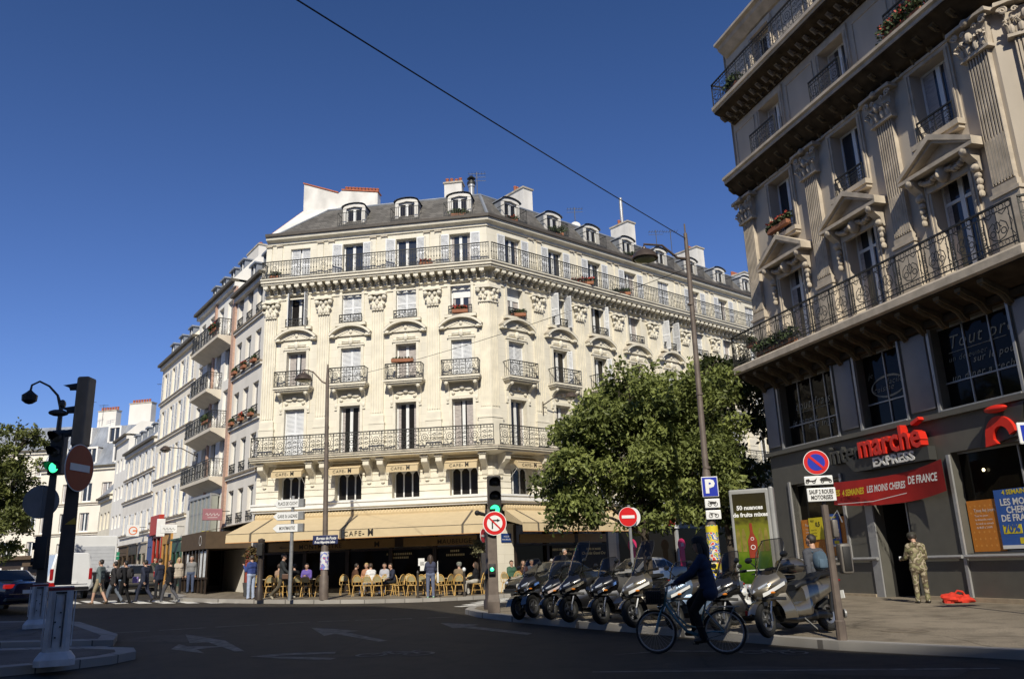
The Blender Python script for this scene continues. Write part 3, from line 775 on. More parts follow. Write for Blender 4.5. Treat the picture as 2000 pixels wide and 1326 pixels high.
# long balcony railings
for th, x0, x1 in ((TA, -LA + .05, .24), (TB, -.24, LB)):
    iron_run('balcony_railing', cafe, REL, th, x0 - (0 if th == TB else .0), x1, 6.97, 7.97, .9, iron_rich)
    iron_run('balcony_railing', cafe, REL, th, x0, x1 + (0 if th == TB else -.03), 16.31, 17.27, .66, iron_bars)
for st_, a_, b_, c_, d_ in ((iron_rich, 0, .9, 6.97, 7.97), (iron_bars, .25, .9, 16.31, 17.27)):
    e = MB(); st_(e, a_, b_, c_, d_); e.build('balcony_railing', cafe, loc_on(REL, TA, -LA + .05, -.92, 0), TA + PI / 2)

# ---- fifth floor
doorA = ['closed', 'ajar', 'ajar', 'open']; doorB = ['open', 'open', 'open', 'open', 'closed', 'open', 'open', 'closed', 'open']
for th, x0, x1, us, ks, pil in ((TA, -LA, 0, WIN_A, doorA, PIL_A), (TB, 0, LB, WIN_B, doorB, PIL_B)):
    mb = MB().mat(M_stone)
    wall(mb, x0, x1, 16.3, 18.9, [(u - .55, u + .55, 16.35, 18.15) for u in us], .26)
    mb.mat(M_stonec)
    for u in pil: mb.box((u - .45, -.05, 16.33), (u - .15, 0, 18.4)); mb.box((u + .15, -.05, 16.33), (u + .45, 0, 18.4))
    mb.mat(M_stoned)
    for u in pil: mb.box((u - .48, -.12, 18.32), (u - .12, 0, 18.4)); mb.box((u + .12, -.12, 18.32), (u + .48, 0, 18.4))
    mb.build('facade', cafe, (0, 0, 0), th)
    for u, k in zip(us, ks): window(cafe, REL, th, u, 16.35, 1.1, 1.8, 'plain', k, inset=.24, pane=M_glassb, shw=.5)
# balcony plants and pots
def tuft(mb, c, r, n, m=None):
    mb.mat(m or M_plant)
    for i in range(n):
        a = Vector((rnd.gauss(0, 1), rnd.gauss(0, 1), rnd.gauss(0, 1))); a = a.normalized() * r * rnd.random() ** .4
        p = Vector(c) + Vector((a.x, a.y * .6, abs(a.z) if rnd.random() < .8 else a.z)); s = rnd.uniform(.03, .07)
        d1 = Vector((rnd.gauss(0, 1), rnd.gauss(0, 1), rnd.gauss(0, 1))).normalized() * s; d2 = Vector((rnd.gauss(0, 1), rnd.gauss(0, 1), rnd.gauss(0, 1))).normalized() * s
        mb.add([tuple(p - d1), tuple(p + d2), tuple(p + d1), tuple(p - d2)], [(0, 1, 2, 3)], False)
M_flower = pm('red_flowers', (.42, .05, .03), .7, .4, 30)
def planter(root_loc, label, w=.6, flowers=False, big=1., group=None):
    mb = MB().mat(M_pot).bbox((-w / 2, -.1, 0), (w / 2, .1, .18), .02)
    o = thing('planter', label, 'planter', root_loc, 0, group)
    mb.build('trough', o)
    t = MB()
    for i in range(max(2, int(w / .15))): tuft(t, (-w / 2 + .1 + i * .15, 0, .22), .17 * big, int(40 * big))
    if flowers:
        for i in range(max(2, int(w / .15))): tuft(t, (-w / 2 + .1 + i * .15, -.03, .3), .15 * big, 14, M_flower)
    t.build('foliage', o)
    return o
def cafe_pt(th, u, y, z): return tuple(OA + Vector(loc_on(REL, th, u, y, z)))
planter(cafe_pt(TA, -11.3, -.5, 16.34), 'bushy green planter at the left end of the top balcony railing', .5, big=1.5)
planter(cafe_pt(TA, -3.1, -.5, 16.34), 'low clay trough on the top balcony left of the third tall window', .7, True, .5)
planter(cafe_pt(TA, -1.42, -.25, 13.76), 'red geranium trough behind the window guard nearest the building corner', .8, True, .9)
planter(cafe_pt(TB, 1.74, -.25, 13.76), 'leafy trough behind the first window guard right of the building corner', .8, False, 1.1)
planter(cafe_pt(TB, 6.4, -.45, 16.34), 'flowering trough on the top balcony of the right front, left one', 1.2, True, 1.)
planter(cafe_pt(TB, 9.6, -.45, 16.34), 'dark leafy trough on the top balcony of the right front, beside a French window', 1.0, False, 1.4)
planter(cafe_pt(TA, -4.28, -.66, 11.32), 'long pinkish flower box hung on the third small balcony rail', 1.1, False, .25)

# ---- mansard roof with slates, dormers, chimneys
roofpath = [P2(-UA * LA), (0, 0), P2(UB * LB)]
def inpath(d): return offset_path(roofpath, -d)
mb = MB().mat(M_slate)
lo = inpath(-.25); hi = inpath(1.15); top = inpath(2.6)
vs = [(*p, 18.97) for p in lo] + [(*p, 20.75) for p in hi]
vs[0] = (*P2(-UA * 11.35 - NIA * .25), 18.97)
vs[3] = (*P2(-UA * 9.1 + NIA * 1.15), 20.75)
for i in range(2):      # split so the slate courses follow each slope
    mb.add([vs[i], vs[i + 1], vs[4 + i], vs[3 + i]], [(0, 1, 2, 3)], False)
mb.build('mansard_slope', cafe)
mb = MB().mat(M_zinc)
a = [(*p, 20.75) for p in hi]; a[0] = vs[3]; b = [(*p, 21.35) for p in top]; b[0] = (*P2(-UA * 8.4 + NIA * 2.6), 21.35)
back = inpath(9); c = [(*p, 21.5) for p in back]; c[0] = (*P2(-UA * 8.4 + NIA * 9), 21.5); c[1] = (*P2(NIA * 9), 21.5)
for i in range(2): mb.add([a[i], a[i + 1], b[i + 1], b[i]], [(0, 1, 2, 3)], False); mb.add([b[i], b[i + 1], c[i + 1], c[i]], [(0, 1, 2, 3)], False)
mb.add([vs[0], vs[3], b[0], (*P2(-UA * LA + NIA * 5), 19)], [(0, 1, 2, 3)], False)
for i in range(2):
    mb.tube([a[i], a[i + 1]], .07, 6)
mb.tube([vs[0], vs[3]], .06, 6)
mb.tube([(*lo[1], 18.97), (*hi[1], 20.75)], .09, 6)
mb.build('zinc_roof', cafe)
def dormer_mb():
    mb = MB().mat(M_chim)
    mb.box((-.62, -.08, 0), (-.44, 1.2, 1.15)); mb.box((.44, -.08, 0), (.62, 1.2, 1.15))
    arc = [(.62 * math.cos(a), 1.12 + .24 * math.sin(a)) for a in [PI * i / 8 for i in range(9)]]
    mb.vprism([(.44, 1.05), (-.44, 1.05)] + [(.44 * math.cos(PI - a), 1.08 + .14 * math.sin(a)) for a in [PI * i / 6 for i in range(7)]][::1], .02, .1)
    mb.vprism([(.62, 1.1)] + arc + [(-.62, 1.1), (-.44, 1.12), (0, 1.2), (.44, 1.12)], -.1, .0)
    mb.mat(M_zinc)
    o2 = [(x * 1.12, z + .05) for x, z in arc]
    for i in range(8): mb.add([(o2[i][0], -.2, o2[i][1]), (o2[i + 1][0], -.2, o2[i + 1][1]), (o2[i + 1][0], 1.6, o2[i + 1][1]), (o2[i][0], 1.6, o2[i][1])], [(0, 1, 2, 3)], True)
    mb.box((-.63, .0, 0), (-.62, 1.5, 1.15)); mb.box((.62, 0, 0), (.63, 1.5, 1.15))
    return mb
dm = dormer_mb()
gd = MB().mat(M_iron)
gd.box((-.75, -.02, .78), (.75, .0, .81)); gd.box((-.75, -.02, .05), (.75, 0, .07)); [gd.box((-.75 + .107 * i, -.015, 0), (-.735 + .107 * i, 0, .8)) for i in range(15)]
for s in (-1, 1): gd.box((s * .75 - .012, 0, .78), (s * .75 + .012, .62, .81)); gd.ribbon([(s * .75, .05), (s * .75, .8)], .02)
for th, us in ((TA, [-7.18, -4.28, -1.42]), (TB, WIN_B)):
    for i, u in enumerate(us):
        d_ = mk('dormer', 'cafe_dm', dm, cafe, loc_on(REL, th, u, .12, 19.08), th)
        fmb, pmb = win_meshes(.88, 1.12, 'plain')
        mk('window', ('f', 'dm'), fmb, d_, (0, .04, 0)); mk('pane', ('p', 'dm'), pmb, d_, (0, .04, 0))
        mk('dormer_guard', 'cafe_gd', gd, cafe, loc_on(REL, th, u, -.36, 18.99), th)
planter(cafe_pt(TA, -1.42, -.15, 19.0), 'yellow green bush in the dormer nearest the building corner', .8, False, 1.6)
planter(cafe_pt(TB, 4.88, -.05, 19.0), 'tall shrub in front of the second dormer right of the corner', .9, False, 2.6)
planter(cafe_pt(TB, 11.0, -.1, 19.0), 'leafy pot in the fourth dormer right of the corner', .7, False, 1.7)
planter(cafe_pt(TB, 1.74, -.1, 19.0), 'dark leafy pot with flowers in the first dormer right of the corner', .5, True, 1.3)
def chimney(th, u, y, z, w, dpt, h, pots):
    mb = MB().mat(M_chim).box((-w / 2, -dpt / 2, 0), (w / 2, dpt / 2, h)); mb.mat(M_stoned).box((-w / 2 - .06, -dpt / 2 - .06, h), (w / 2 + .06, dpt / 2 + .06, h + .1))
    c = mb.build('chimney', cafe, loc_on(REL, th, u, y, z), th)
    pt = MB().mat(M_terra).tube([(0, 0, 0), (0, 0, .22), (0, 0, .26), (0, 0, .3)], [.1, .085, .11, .1], 8)
    for i in range(pots): mk('chimney_pot', 'cpot', pt, c, (-w / 2 + w * (i + .5) / pots, rnd.uniform(-.1, .1) if pots < 6 else 0, h + .1))
chimney(TA, -2.35, 3.0, 20.9, 1.0, .6, 1.5, 4); chimney(TB, 4.6, 2.6, 20.9, .7, 1.6, 1.6, 5); chimney(TB, 13.6, 2.6, 20.9, .7, 1.5, 1.8, 3); chimney(TB, 20.6, 2.6, 20.9, .8, 1.8, 1.6, 4); chimney(TB, 26.5, 3, 20.6, .8, 2.2, 1.3, 7)
# white party wall with its long chimney at the left end
mb = MB().mat(M_chim)
mb.at((0, 0, 0), TA)
mb.add([(x, y, z) for y in (1.6, 2.1) for x, z in ((-11.9, 18.3), (-8.0, 19.5), (-6.4, 20.4), (-6.4, 21.75), (-8.5, 22.1), (-8.7, 21.95), (-10.75, 22.75), (-10.75, 21.0))],
       [(0, 1, 2, 3, 4, 5, 6, 7), (15, 14, 13, 12, 11, 10, 9, 8)] + [(i, 8 + i, 8 + (i + 1) % 8, (i + 1) % 8) for i in range(8)], False)
mb.mat(M_terra)
for (x0, z0), (x1, z1) in (((-10.8, 22.77), (-8.7, 21.97)), ((-8.5, 22.12), (-6.35, 21.77))): mb.add([(x0, 1.55, z0), (x0, 2.15, z0), (x1, 2.15, z1), (x1, 1.55, z1), (x0, 1.55, z0 + .07), (x0, 2.15, z0 + .07), (x1, 2.15, z1 + .07), (x1, 1.55, z1 + .07)], [(0, 1, 2, 3), (7, 6, 5, 4), (0, 4, 5, 1), (1, 5, 6, 2), (2, 6, 7, 3), (3, 7, 4, 0)], False)
gp0 = [(-11.95, -.2, 18.9), (-11.33, -.24, 18.99), (-9.08, 1.16, 20.79), (-8.4, 1.62, 21.1), (-10.75, 1.62, 21.1)]
mb.mat(M_chim).add(gp0, [(0, 1, 2, 4), (2, 3, 4)], False); mb.mat(M_terra).add([gp0[0], gp0[4], (-10.85, 1.7, 21.12), (-12.08, -.15, 18.88)], [(0, 1, 2, 3)], False)
pw = mb.build('party_wall', cafe)
pt = MB().mat(M_terra).tube([(0, 0, 0), (0, 0, .22), (0, 0, .26), (0, 0, .3)], [.1, .085, .11, .1], 8)
for i in range(10): mk('chimney_pot', 'cpot', pt, pw, loc_on((0, 0, 0), TA, -8.3 + i * .2, 1.85, 22.1 - i * .033))
# plain back and side walls so the block is solid
mb = MB().mat(M_chim)
ends = [P2(-UA * LA), P2(-UA * LA + NIA * 13), P2(UB * LB + Vector((-UB.y, UB.x, 0)) * 12), P2(UB * LB)]
for a_, b_ in zip(ends[:-1], ends[1:]): mb.quad((*a_, 0), (*b_, 0), (*b_, 18.9), (*a_, 18.9))
mb.build('rear_wall', cafe)

# ---- mezzanine windows: three arched lights each, small awnings with lettering
mwin = MB().mat(M_white)
mwin.box((-.68, 0, 1.28), (.68, .05, 1.45)); mwin.box((-.68, 0, 0), (.68, .05, .05))
for x in (-.68, -.245, .19, .62): mwin.box((x, -.01, .05), (x + .06, .05, 1.28))
for x in (-.435, 0, .435):
    for s in (-1, 1):
        mwin.vprism([(x + s * .19, 1.28), (x + s * .19, 1.12), (x + s * .14, 1.2), (x + s * .06, 1.28)], 0, .05)
mp = MB().mat(M_glass).quad((-.66, .03, .05), (.66, .03, .05), (.66, .03, 1.3), (-.66, .03, 1.3))
aw = MB().mat(M_awn)
aw.quad((-.78, -.06, .55), (.78, -.06, .55), (.78, -.72, .24), (-.78, -.72, .24)); aw.quad((-.78, -.72, .24), (.78, -.72, .24), (.78, -.74, -.06), (-.78, -.74, -.06))
aw.quad((-.78, -.72, .24), (-.78, -.74, -.06), (-.78, -.72, -.05), (-.78, -.06, .5)); aw.quad((.78, -.72, .24), (.78, -.74, -.06), (.78, -.72, -.05), (.78, -.06, .5))
aw.mat(M_white).tube([(-.76, -.7, 0), (-.76, -.05, -.5)], .012, 5); aw.tube([(.76, -.7, 0), (.76, -.05, -.5)], .012, 5)
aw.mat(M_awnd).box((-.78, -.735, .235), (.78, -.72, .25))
aw.mat(M_black)
def cafe_logo(mb, s, y):
    """CAFE - M with a tall slender M"""
    M0 = mb.M.copy()
    mb.M = M0 @ Matrix.Translation((-.62 * s, y, 0)); mb.text('CAFE', .5 * s, 0, 0, space=1.25, ax='c')
    mb.M = M0 @ Matrix.Translation((.2 * s, y, 0)); mb.text('-', .5 * s, 0, .01 * s)
    mb.M = M0 @ Matrix.Translation((.72 * s, y, -.02 * s)); mb.text('M', .72 * s, 0, .014 * s, xs=.8)
    mb.M = M0
aw.at((0, 0, .03)); cafe_logo(aw, .42, -.748); aw.at()
for th, us in ((TA, WIN_A), (TB, WIN_B)):
    for u in us:
        f_ = mk('window', 'mz_f', mwin, cafe, loc_on(REL, th, u, .38, 4.8), th); mk('pane', 'mz_p', mp, f_, (0, 0, 0))
        mk('window_awning', 'mz_a', aw, cafe, loc_on(REL, th, u, 0, 6.02), th)

# ---- ground floor: shop front, big awnings
M_dark = pm('dark_bronze_wood', (.035, .022, .014), .5, .3, 5)
M_int = pm('dim_interior', (.03, .02, .012), .8, .5, 1.2)
M_brass = pm('amber_sign_board', (.30, .19, .07), .5, .15, 3)
M_gold = pm('gold_lettering', (.75, .62, .30), .5, 0)
GZ = .1
for th, x0, x1 in ((TA, -LA, 0), (TB, 0, 8.2)):
    mb = MB().mat(M_dark)
    mb.box((x0, .05, 3.35), (x1, .3, 4.4))
    mb.mat(M_stone)
    if th == TA: mb.box((-.75, -.02, GZ), (0, .3, 3.4)); mb.box((x0, -.02, GZ), (x0 + .5, .3, 3.4))
    else: mb.box((0, -.02, GZ), (1.2, .3, 3.4)); mb.box((7.5, -.02, GZ), (8.2, .3, 3.4))
    mb.mat(M_dark)
    a, b = (x0 + .5, -.75) if th == TA else (1.2, 7.5)
    n = 5 if th == TA else 3
    for i in range(n + 1): x = a + (b - a) * i / n; mb.box((x - .09, -.03, GZ), (x + .09, .25, 3.36))
    mb.box((a, 0, GZ), (b, .2, .75 if th == TB else .5)); mb.box((a, -.02, 2.38), (b, .15, 2.46))
    sf = mb.build('shop_front', cafe, (0, 0, 0), th)
    gl = MB().mat(M_glassw).quad((a, .12, .5), (b, .12, .5), (b, .12, 2.4), (a, .12, 2.4)); gl.build('pane', sf)
    sg = MB().mat(M_brass).box((a + .3, -.06, 2.5), (b - .1, .03, 2.92)); sg.mat(M_dark).box((a + (b - a) * .62, -.062, 2.5), (a + (b - a) * .66, .031, 2.92))
    sg.mat(M_black)
    if th == TA:
        sg.at((-9.6, -.065, 2.58)).text('MONTMARTRE', .3, 0, .004, space=1.1, ax='l'); sg.at((-10.6, -.065, 2.58)).text('<', .3, ax='l'); sg.box((.12, 0, .08), (.75, .003, .11))
        sg.at((-2.75, -.065, 2.58)).text('MAUBEUGE', .3, 0, .004, space=1.1, ax='l'); sg.at((-.75, -.065, 2.58)).text('>', .3, ax='r'); sg.box((-.5, 0, .08), (-.1, .003, .11)); sg.at((-5.7, -.065, 2.56)).text('M', .36, 0, .01)
        sg.at(); sg.mat(M_gold)
        for q, zz, wd in ((-4.6, 2.15, 1.3), (-4.6, 1.98, .9), (-1.9, 2.2, .5), (-1.9, 2.02, .9)):
            sg.at((0, 0, 0)); [sg.box((q - wd / 2 + .09 * k_, .1, zz), (q - wd / 2 + .09 * k_ + .05, .11, zz + .09)) for k_ in range(int(wd / .09))]
    sg.at(); sg.build('sign_board', sf)
# chalk boards and gilt lettering on the right-hand windows
cbm = MB().mat(pm('blackboard', (.02, .018, .016), .7, .3, 6)).box((3.5, -.1, .9), (5.3, -.03, 2.35)); cbm.box((5.45, -.1, .9), (7.3, -.03, 2.35))
cbm.mat(M_gold)
for x, t1, t2 in ((4.4, 'BIERES DEMIES ET GRANDES', 'Fine bulles'), (6.37, 'DEMIS DE MAREE', 'Chocolat Grand Cru')):
    cbm.at((x, -.105, 2.12)).text(t1, .14, 0, .004); cbm.at((x, -.105, 1.9)).text(t2, .2, 0, .004, shear=.3)
cbm.at(); cbm.build('menu_board', cafe, (0, 0, 0), TB)
def big_awning(th, u0, u1, z0, out, zf, hv, seams, logo, ends=(0, 0)):
    """sloping cloth from the wall (z0) to the front rail (zf), hanging valance, ribs"""
    mb = MB().mat(M_awn)
    e0, e1 = ends
    mb.quad((u0, -.35, z0), (u1, -.35, z0), (u1 + e1, -out, zf), (u0 - e0, -out, zf))
    mb.quad((u0 - e0, -out, zf), (u1 + e1, -out, zf), (u1 + e1, -out - .02, zf - hv), (u0 - e0, -out - .02, zf - hv))
    for x, e in ((u0, -e0), (u1, e1)):
        mb.quad((x, -.35, z0), (x + e, -out, zf), (x + e, -out, zf - .12), (x, -.35, z0 - .5))
    mb.tube([(u0, -.32, z0 + .06), (u1, -.32, z0 + .06)], .14, 10)
    n = int((u1 - u0) / .16)
    for i in range(n): mb.ell((u0 + (i + .5) * (u1 - u0) / n, -.42, z0 + .12), (.055, .06, .1), 6, 4)
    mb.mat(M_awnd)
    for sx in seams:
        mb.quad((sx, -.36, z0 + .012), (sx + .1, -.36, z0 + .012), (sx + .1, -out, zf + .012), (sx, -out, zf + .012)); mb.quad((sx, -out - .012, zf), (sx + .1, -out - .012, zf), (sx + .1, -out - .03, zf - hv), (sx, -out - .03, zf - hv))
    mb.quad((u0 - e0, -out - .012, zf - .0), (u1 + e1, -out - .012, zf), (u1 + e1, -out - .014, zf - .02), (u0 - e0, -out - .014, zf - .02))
    mb.mat(pm('orange_hem', (.5, .24, .08), .8, 0)).quad((u0 - e0, -out - .025, zf - hv), (u1 + e1, -out - .025, zf - hv), (u1 + e1, -out - .028, zf - hv - .025), (u0 - e0, -out - .028, zf - hv - .025))
    mb.mat(M_black)
    mb.at((logo, -out - .035, zf - hv + .08)); cafe_logo(mb, .62, 0); mb.at()
    mb.mat(M_dark)
    for x in (u0 + 1.2, u1 - 1.2): mb.tube([(x, -.3, z0 - .5), (x + .4, -out * .55, zf - .35), (x, -out + .05, zf - .05)], .025, 6)
    return mb.build('awning', cafe, (0, 0, 0), th)
big_awning(TA, -LA + .2, -.35, 4.05, 2.6, 3.3, .38, [-10.9, -6.6, -1.0], -5.6, (.3, .35))
big_awning(TB, .35, 7.9, 4.05, 2.0, 3.35, .38, [.9, 4.5], 4.3, (.35, .25))
# the neighbouring shop in the same block, lit white front behind the tree
mb = MB().mat(M_white).box((8.2, -.1, 3.2), (13.4, .1, 4.3)); mb.mat(pm('shop_frame_grey', (.35, .35, .34), .5, .1)).box((8.2, -.02, GZ), (8.4, .2, 3.2)); mb.box((10.6, -.02, GZ), (10.75, .2, 3.2)); mb.box((13.2, -.02, GZ), (13.4, .2, 3.2)); mb.box((16.5, -.02, GZ), (16.7, .2, 3.2)); mb.box((19.8, -.02, GZ), (20, .2, 4.3))
mb.mat(pm('shop_band_grey', (.22, .22, .21), .6, .1)).box((13.4, -.08, 3.2), (19.8, .1, 4.3))
mb.mat(pm('teal_lettering', (.0, .24, .30), .5, 0)).at((8.5, -.11, 3.45)).text('LA C', .75, 0, .03, ax='l'); mb.at((13.9, -.09, 3.45)).mat(M_black).text('A PETITS PRIX', .72, 0, .025, ax='l'); mb.at()
mb.mat(pm('red_lantern', (.5, .06, .03), .5, .2)).vprism([(12.6 + .45 * math.cos(a), 3.75 + .5 * math.sin(a)) for a in [PI * 2 * i / 5 + PI / 2 for i in range(5)]], -.25, -.11)
s2 = mb.build('shop_front', cafe, (0, 0, 0), TB)
MB().mat(M_glassw).quad((8.4, .1, GZ), (19.8, .1, GZ), (19.8, .1, 3.2), (8.4, .1, 3.2)).build('pane', s2)
mb = MB().mat(M_stone); mb.box((20, 0, GZ), (LB, .3, 4.4)); mb.build('facade', cafe, (0, 0, 0), TB)
M_pink = pm('pink_sale_sign', (.62, .03, .12), .5, .1)
for x in (8.9, 13.0): mb = MB().mat(M_pink); mb.at((x, -.5, 2.3)).lathe([(.32, -.02), (.32, .02)], 20, 'y'); mb.at(); mb.box((x - .2, -.52, GZ + .3), (x + .2, -.48, 2.0)); mb.mat(M_white).at((x, -.53, 2.2)).text('10', .26, 0, .01); mb.at(); mb.build('sale_sign', s2, (0, 0, 0))
# blue street plate at the corner
mb = MB().mat(pm('enamel_blue', (.01, .04, .18), .3, .05)).box((.35, -.06, 2.55), (.95, -.03, 2.95)); mb.mat(M_white).at((.65, -.065, 2.78)).text('RUE DE', .1); mb.at((.65, -.065, 2.64)).text('MAUBEUGE', .1); mb.at()
mb.build('street_plate', cafe, (0, 0, 0), TB)
# ================================================================ RIGHT-HAND BUILDING with the supermarket
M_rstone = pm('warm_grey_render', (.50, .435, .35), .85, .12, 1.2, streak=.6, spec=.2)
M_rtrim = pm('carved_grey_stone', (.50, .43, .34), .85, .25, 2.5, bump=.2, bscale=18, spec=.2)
M_soffit = pm('shade_toned_stone', (.06, .045, .03), .9, .5, 2.5, spec=.1)  # undersides coloured darker than the trim to carry their shade
M_rdark = pm('dull_soffit', (.13, .105, .075), .9, .4, 3, spec=.1)  # a duller tone than the trim
M_grey = pm('grey_shop_cladding', (.105, .10, .085), .5, .10, 2.5, spec=.4)
M_panel = pm('pale_grey_panel', (.23, .225, .235), .5, .08, 3)
M_alu = pm('aluminium_frame', (.34, .34, .34), .4, .1, 5, metal=.3)
M_tan = pm('tan_plinth', (.36, .29, .20), .8, .2, 5)
M_red = pm('signal_red', (.62, .025, .012), .4, .08, 5)
M_banner = pm('red_banner_cloth', (.40, .015, .012), .75, .15, 3)
M_orange = pm('orange_poster', (.52, .18, .02), .6, .08, 6)
M_blue = pm('blue_poster', (.03, .10, .36), .6, .1, 5)
M_yellow = pm('yellow_poster', (.68, .55, .02), .6, .08, 5)
M_charc = pm('charcoal_letters', (.045, .045, .042), .5, .1)
M_wlet = pm('white_lettering', (.72, .71, .68), .5, .03, 8)

OR = Vector((9.33, 30.1, 0)); TR = R(-73.2)
UR = Vector((math.cos(TR), math.sin(TR), 0)); NR = Vector((-math.sin(TR), math.cos(TR), 0))
LR = 12.1                                # where the facade turns at the street corner
TC = R(-30); UC = Vector((math.cos(TC), math.sin(TC), 0)); LC = 3.2
TD = R(12); UD = Vector((math.cos(TD), math.sin(TD), 0)); LD = 14
rb = thing('shop_building', 'ornate grey stone corner block in half shade with a supermarket on its ground floor', 'building', OR)
RPATH = [P2(UR * .3), P2(UR * LR), P2(UR * LR + UC * LC), P2(UR * LR + UC * LC + UD * LD)]
def rband(name, prof, m=None, path=RPATH): mb = MB().mat(m or M_rtrim); sweep(mb, path, prof); return mb.build(name, rb)
BU = [2.65, 6.30, 9.95]; WRW = 1.3
# ---- upper walls
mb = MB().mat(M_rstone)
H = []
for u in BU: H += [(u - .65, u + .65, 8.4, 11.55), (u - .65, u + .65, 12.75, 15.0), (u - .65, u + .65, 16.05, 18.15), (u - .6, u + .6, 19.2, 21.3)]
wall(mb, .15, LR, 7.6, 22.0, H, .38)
mb.mat(M_rtrim)
for u in BU:
    for z0, z1, w in ((8.4, 11.55, .65), (12.75, 15.0, .65), (16.05, 18.15, .65), (19.2, 21.3, .6)):
        for s in (-1, 1): mb.box((min(u + s * w, u + s * (w + .2)), -.07, z0), (max(u + s * w, u + s * (w + .2)), 0, z1)); mb.box((min(u + s * (w + .08), u + s * (w + .13)), -.1, z0), (max(u + s * (w + .08), u + s * (w + .13)), 0, z1))
        mb.box((u - w - .2, -.08, z1), (u + w + .2, 0, z1 + .22))
mb_facade = mb
for base, th, ln in ((UR * LR, TC, LC), (UR * LR + UC * LC, TD, LD)):
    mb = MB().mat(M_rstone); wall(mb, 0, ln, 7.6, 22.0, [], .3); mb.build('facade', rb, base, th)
mb = MB().mat(M_rstone)
e = UR * LR + UC * LC + UD * LD
mb.quad((0, 0, 0), (*P2(NR * 14), 0), (*P2(NR * 14), 22), (0, 0, 22)); mb.quad((*P2(NR * 14), 0), (*P2(e + NR * 4), 0), (*P2(e + NR * 4), 22), (*P2(NR * 14), 22)); mb.quad((*P2(e + NR * 4), 0), (*P2(e), 0), (*P2(e), 22), (*P2(e + NR * 4), 22))
mb.build('rear_wall', rb)
mb = mb_facade.mat(M_rtrim)
for a, b in ((.25, 1.6), (3.7, 5.25), (7.35, 8.9), (11.0, 12.0)):
    for z0, z1 in ((16.3, 18.2), (19.4, 21.3)):
        for q in ((a, z0, b, z0 + .05), (a, z1 - .05, b, z1), (a, z0, a + .05, z1), (b - .05, z0, b, z1)): mb.box((q[0], -.03, q[1]), (q[2], 0, q[3]))

mb.build('facade', rb, (0, 0, 0), TR)
# ---- fluted giant pilasters
def rpil():
    p = MB().mat(M_rtrim); w = .64
    p.box((-.44, -.2, 8.4), (.44, 0, 9.3)); p.box((-.40, -.16, 9.3), (.40, 0, 10.1)); p.box((-.44, -.2, 10.1), (.44, 0, 10.2)); p.box((-.37, -.15, 10.2), (.37, 0, 10.4))
    p.box((-w / 2, -.10, 10.4), (w / 2, 0, 14.1))
    for i in range(8): x = -w / 2 + w * i / 7; p.box((max(-w / 2, x - .022), -.145, 10.45), (min(w / 2, x + .022), -.10, 14.1))
    for i in range(7): x = -w / 2 + w * (i + .5) / 7; p.tube([(x, -.11, 10.5), (x, -.11, 11.7)], .035, 6)
    return p
def rcap():
    m = MB().mat(M_rtrim); m.box((-.46, -.24, 0), (.46, 0, .09)); m.vprism([(-.4, .09), (.4, .09), (.46, .85), (-.46, .85)], -.16, 0)
    m.vprism([(-.66, .9), (-.3, .95), (0, .92), (.3, .95), (.66, .9), (.64, 1.02), (-.64, 1.02)], -.36, 0)
    for s in (-1, 1):
        m.at((s * .46, -.24, .78)); m.tube([(.12 * (1 - q / 16) * math.cos(q * .7) * s, -.03, .12 * (1 - q / 16) * math.sin(q * .7)) for q in range(15)], .035, 5); m.at((s * .2, -.25, .74)); m.tube([(-.08 * (1 - q / 14) * math.cos(q * .7) * s, -.02, .08 * (1 - q / 14) * math.sin(q * .7)) for q in range(12)], .026, 5); m.at()
        for q in range(5): m.tube([(s * (.06 + .08 * q), -.17, .12), (s * (.07 + .09 * q), -.21, .34), (s * (.08 + .1 * q), -.3, .47 + .03 * (q % 2)), (s * (.08 + .1 * q), -.33, .42)], [.05, .045, .035, .02], 5)
        m.ell((s * .12, -.22, .24), (.09, .1, .17), 8, 5); m.ell((s * .34, -.2, .22), (.09, .09, .16), 8, 5); m.ell((s * .28, -.24, .5), (.08, .1, .07), 8, 5)
        m.tube([(s * .1, -.2, .1), (s * .14, -.28, .35), (s * .22, -.36, .42)], .04, 5); m.tube([(s * .4, -.18, .1), (s * .44, -.28, .3), (s * .5, -.34, .34)], .04, 5)
    m.ell((0, -.3, .5), (.1, .12, .16), 8, 6); m.ell((0, -.36, .95), (.12, .1, .1), 8, 5)
    return m
for u in (.55, 4.48, 8.12, 11.65):
    mk('pilaster', 'rpil', rpil(), rb, loc_on((0, 0, 0), TR, u, 0, 0), TR); mk('capital', 'rcap', rcap(), rb, loc_on((0, 0, 0), TR, u, 0, 14.1), TR)
for u in (.75, 2.4):
    q = UR * LR
    mk('pilaster', 'rpil', None, rb, loc_on(tuple(q), TC, u, 0, 0), TC); mk('capital', 'rcap', None, rb, loc_on(tuple(q), TC, u, 0, 14.1), TC)
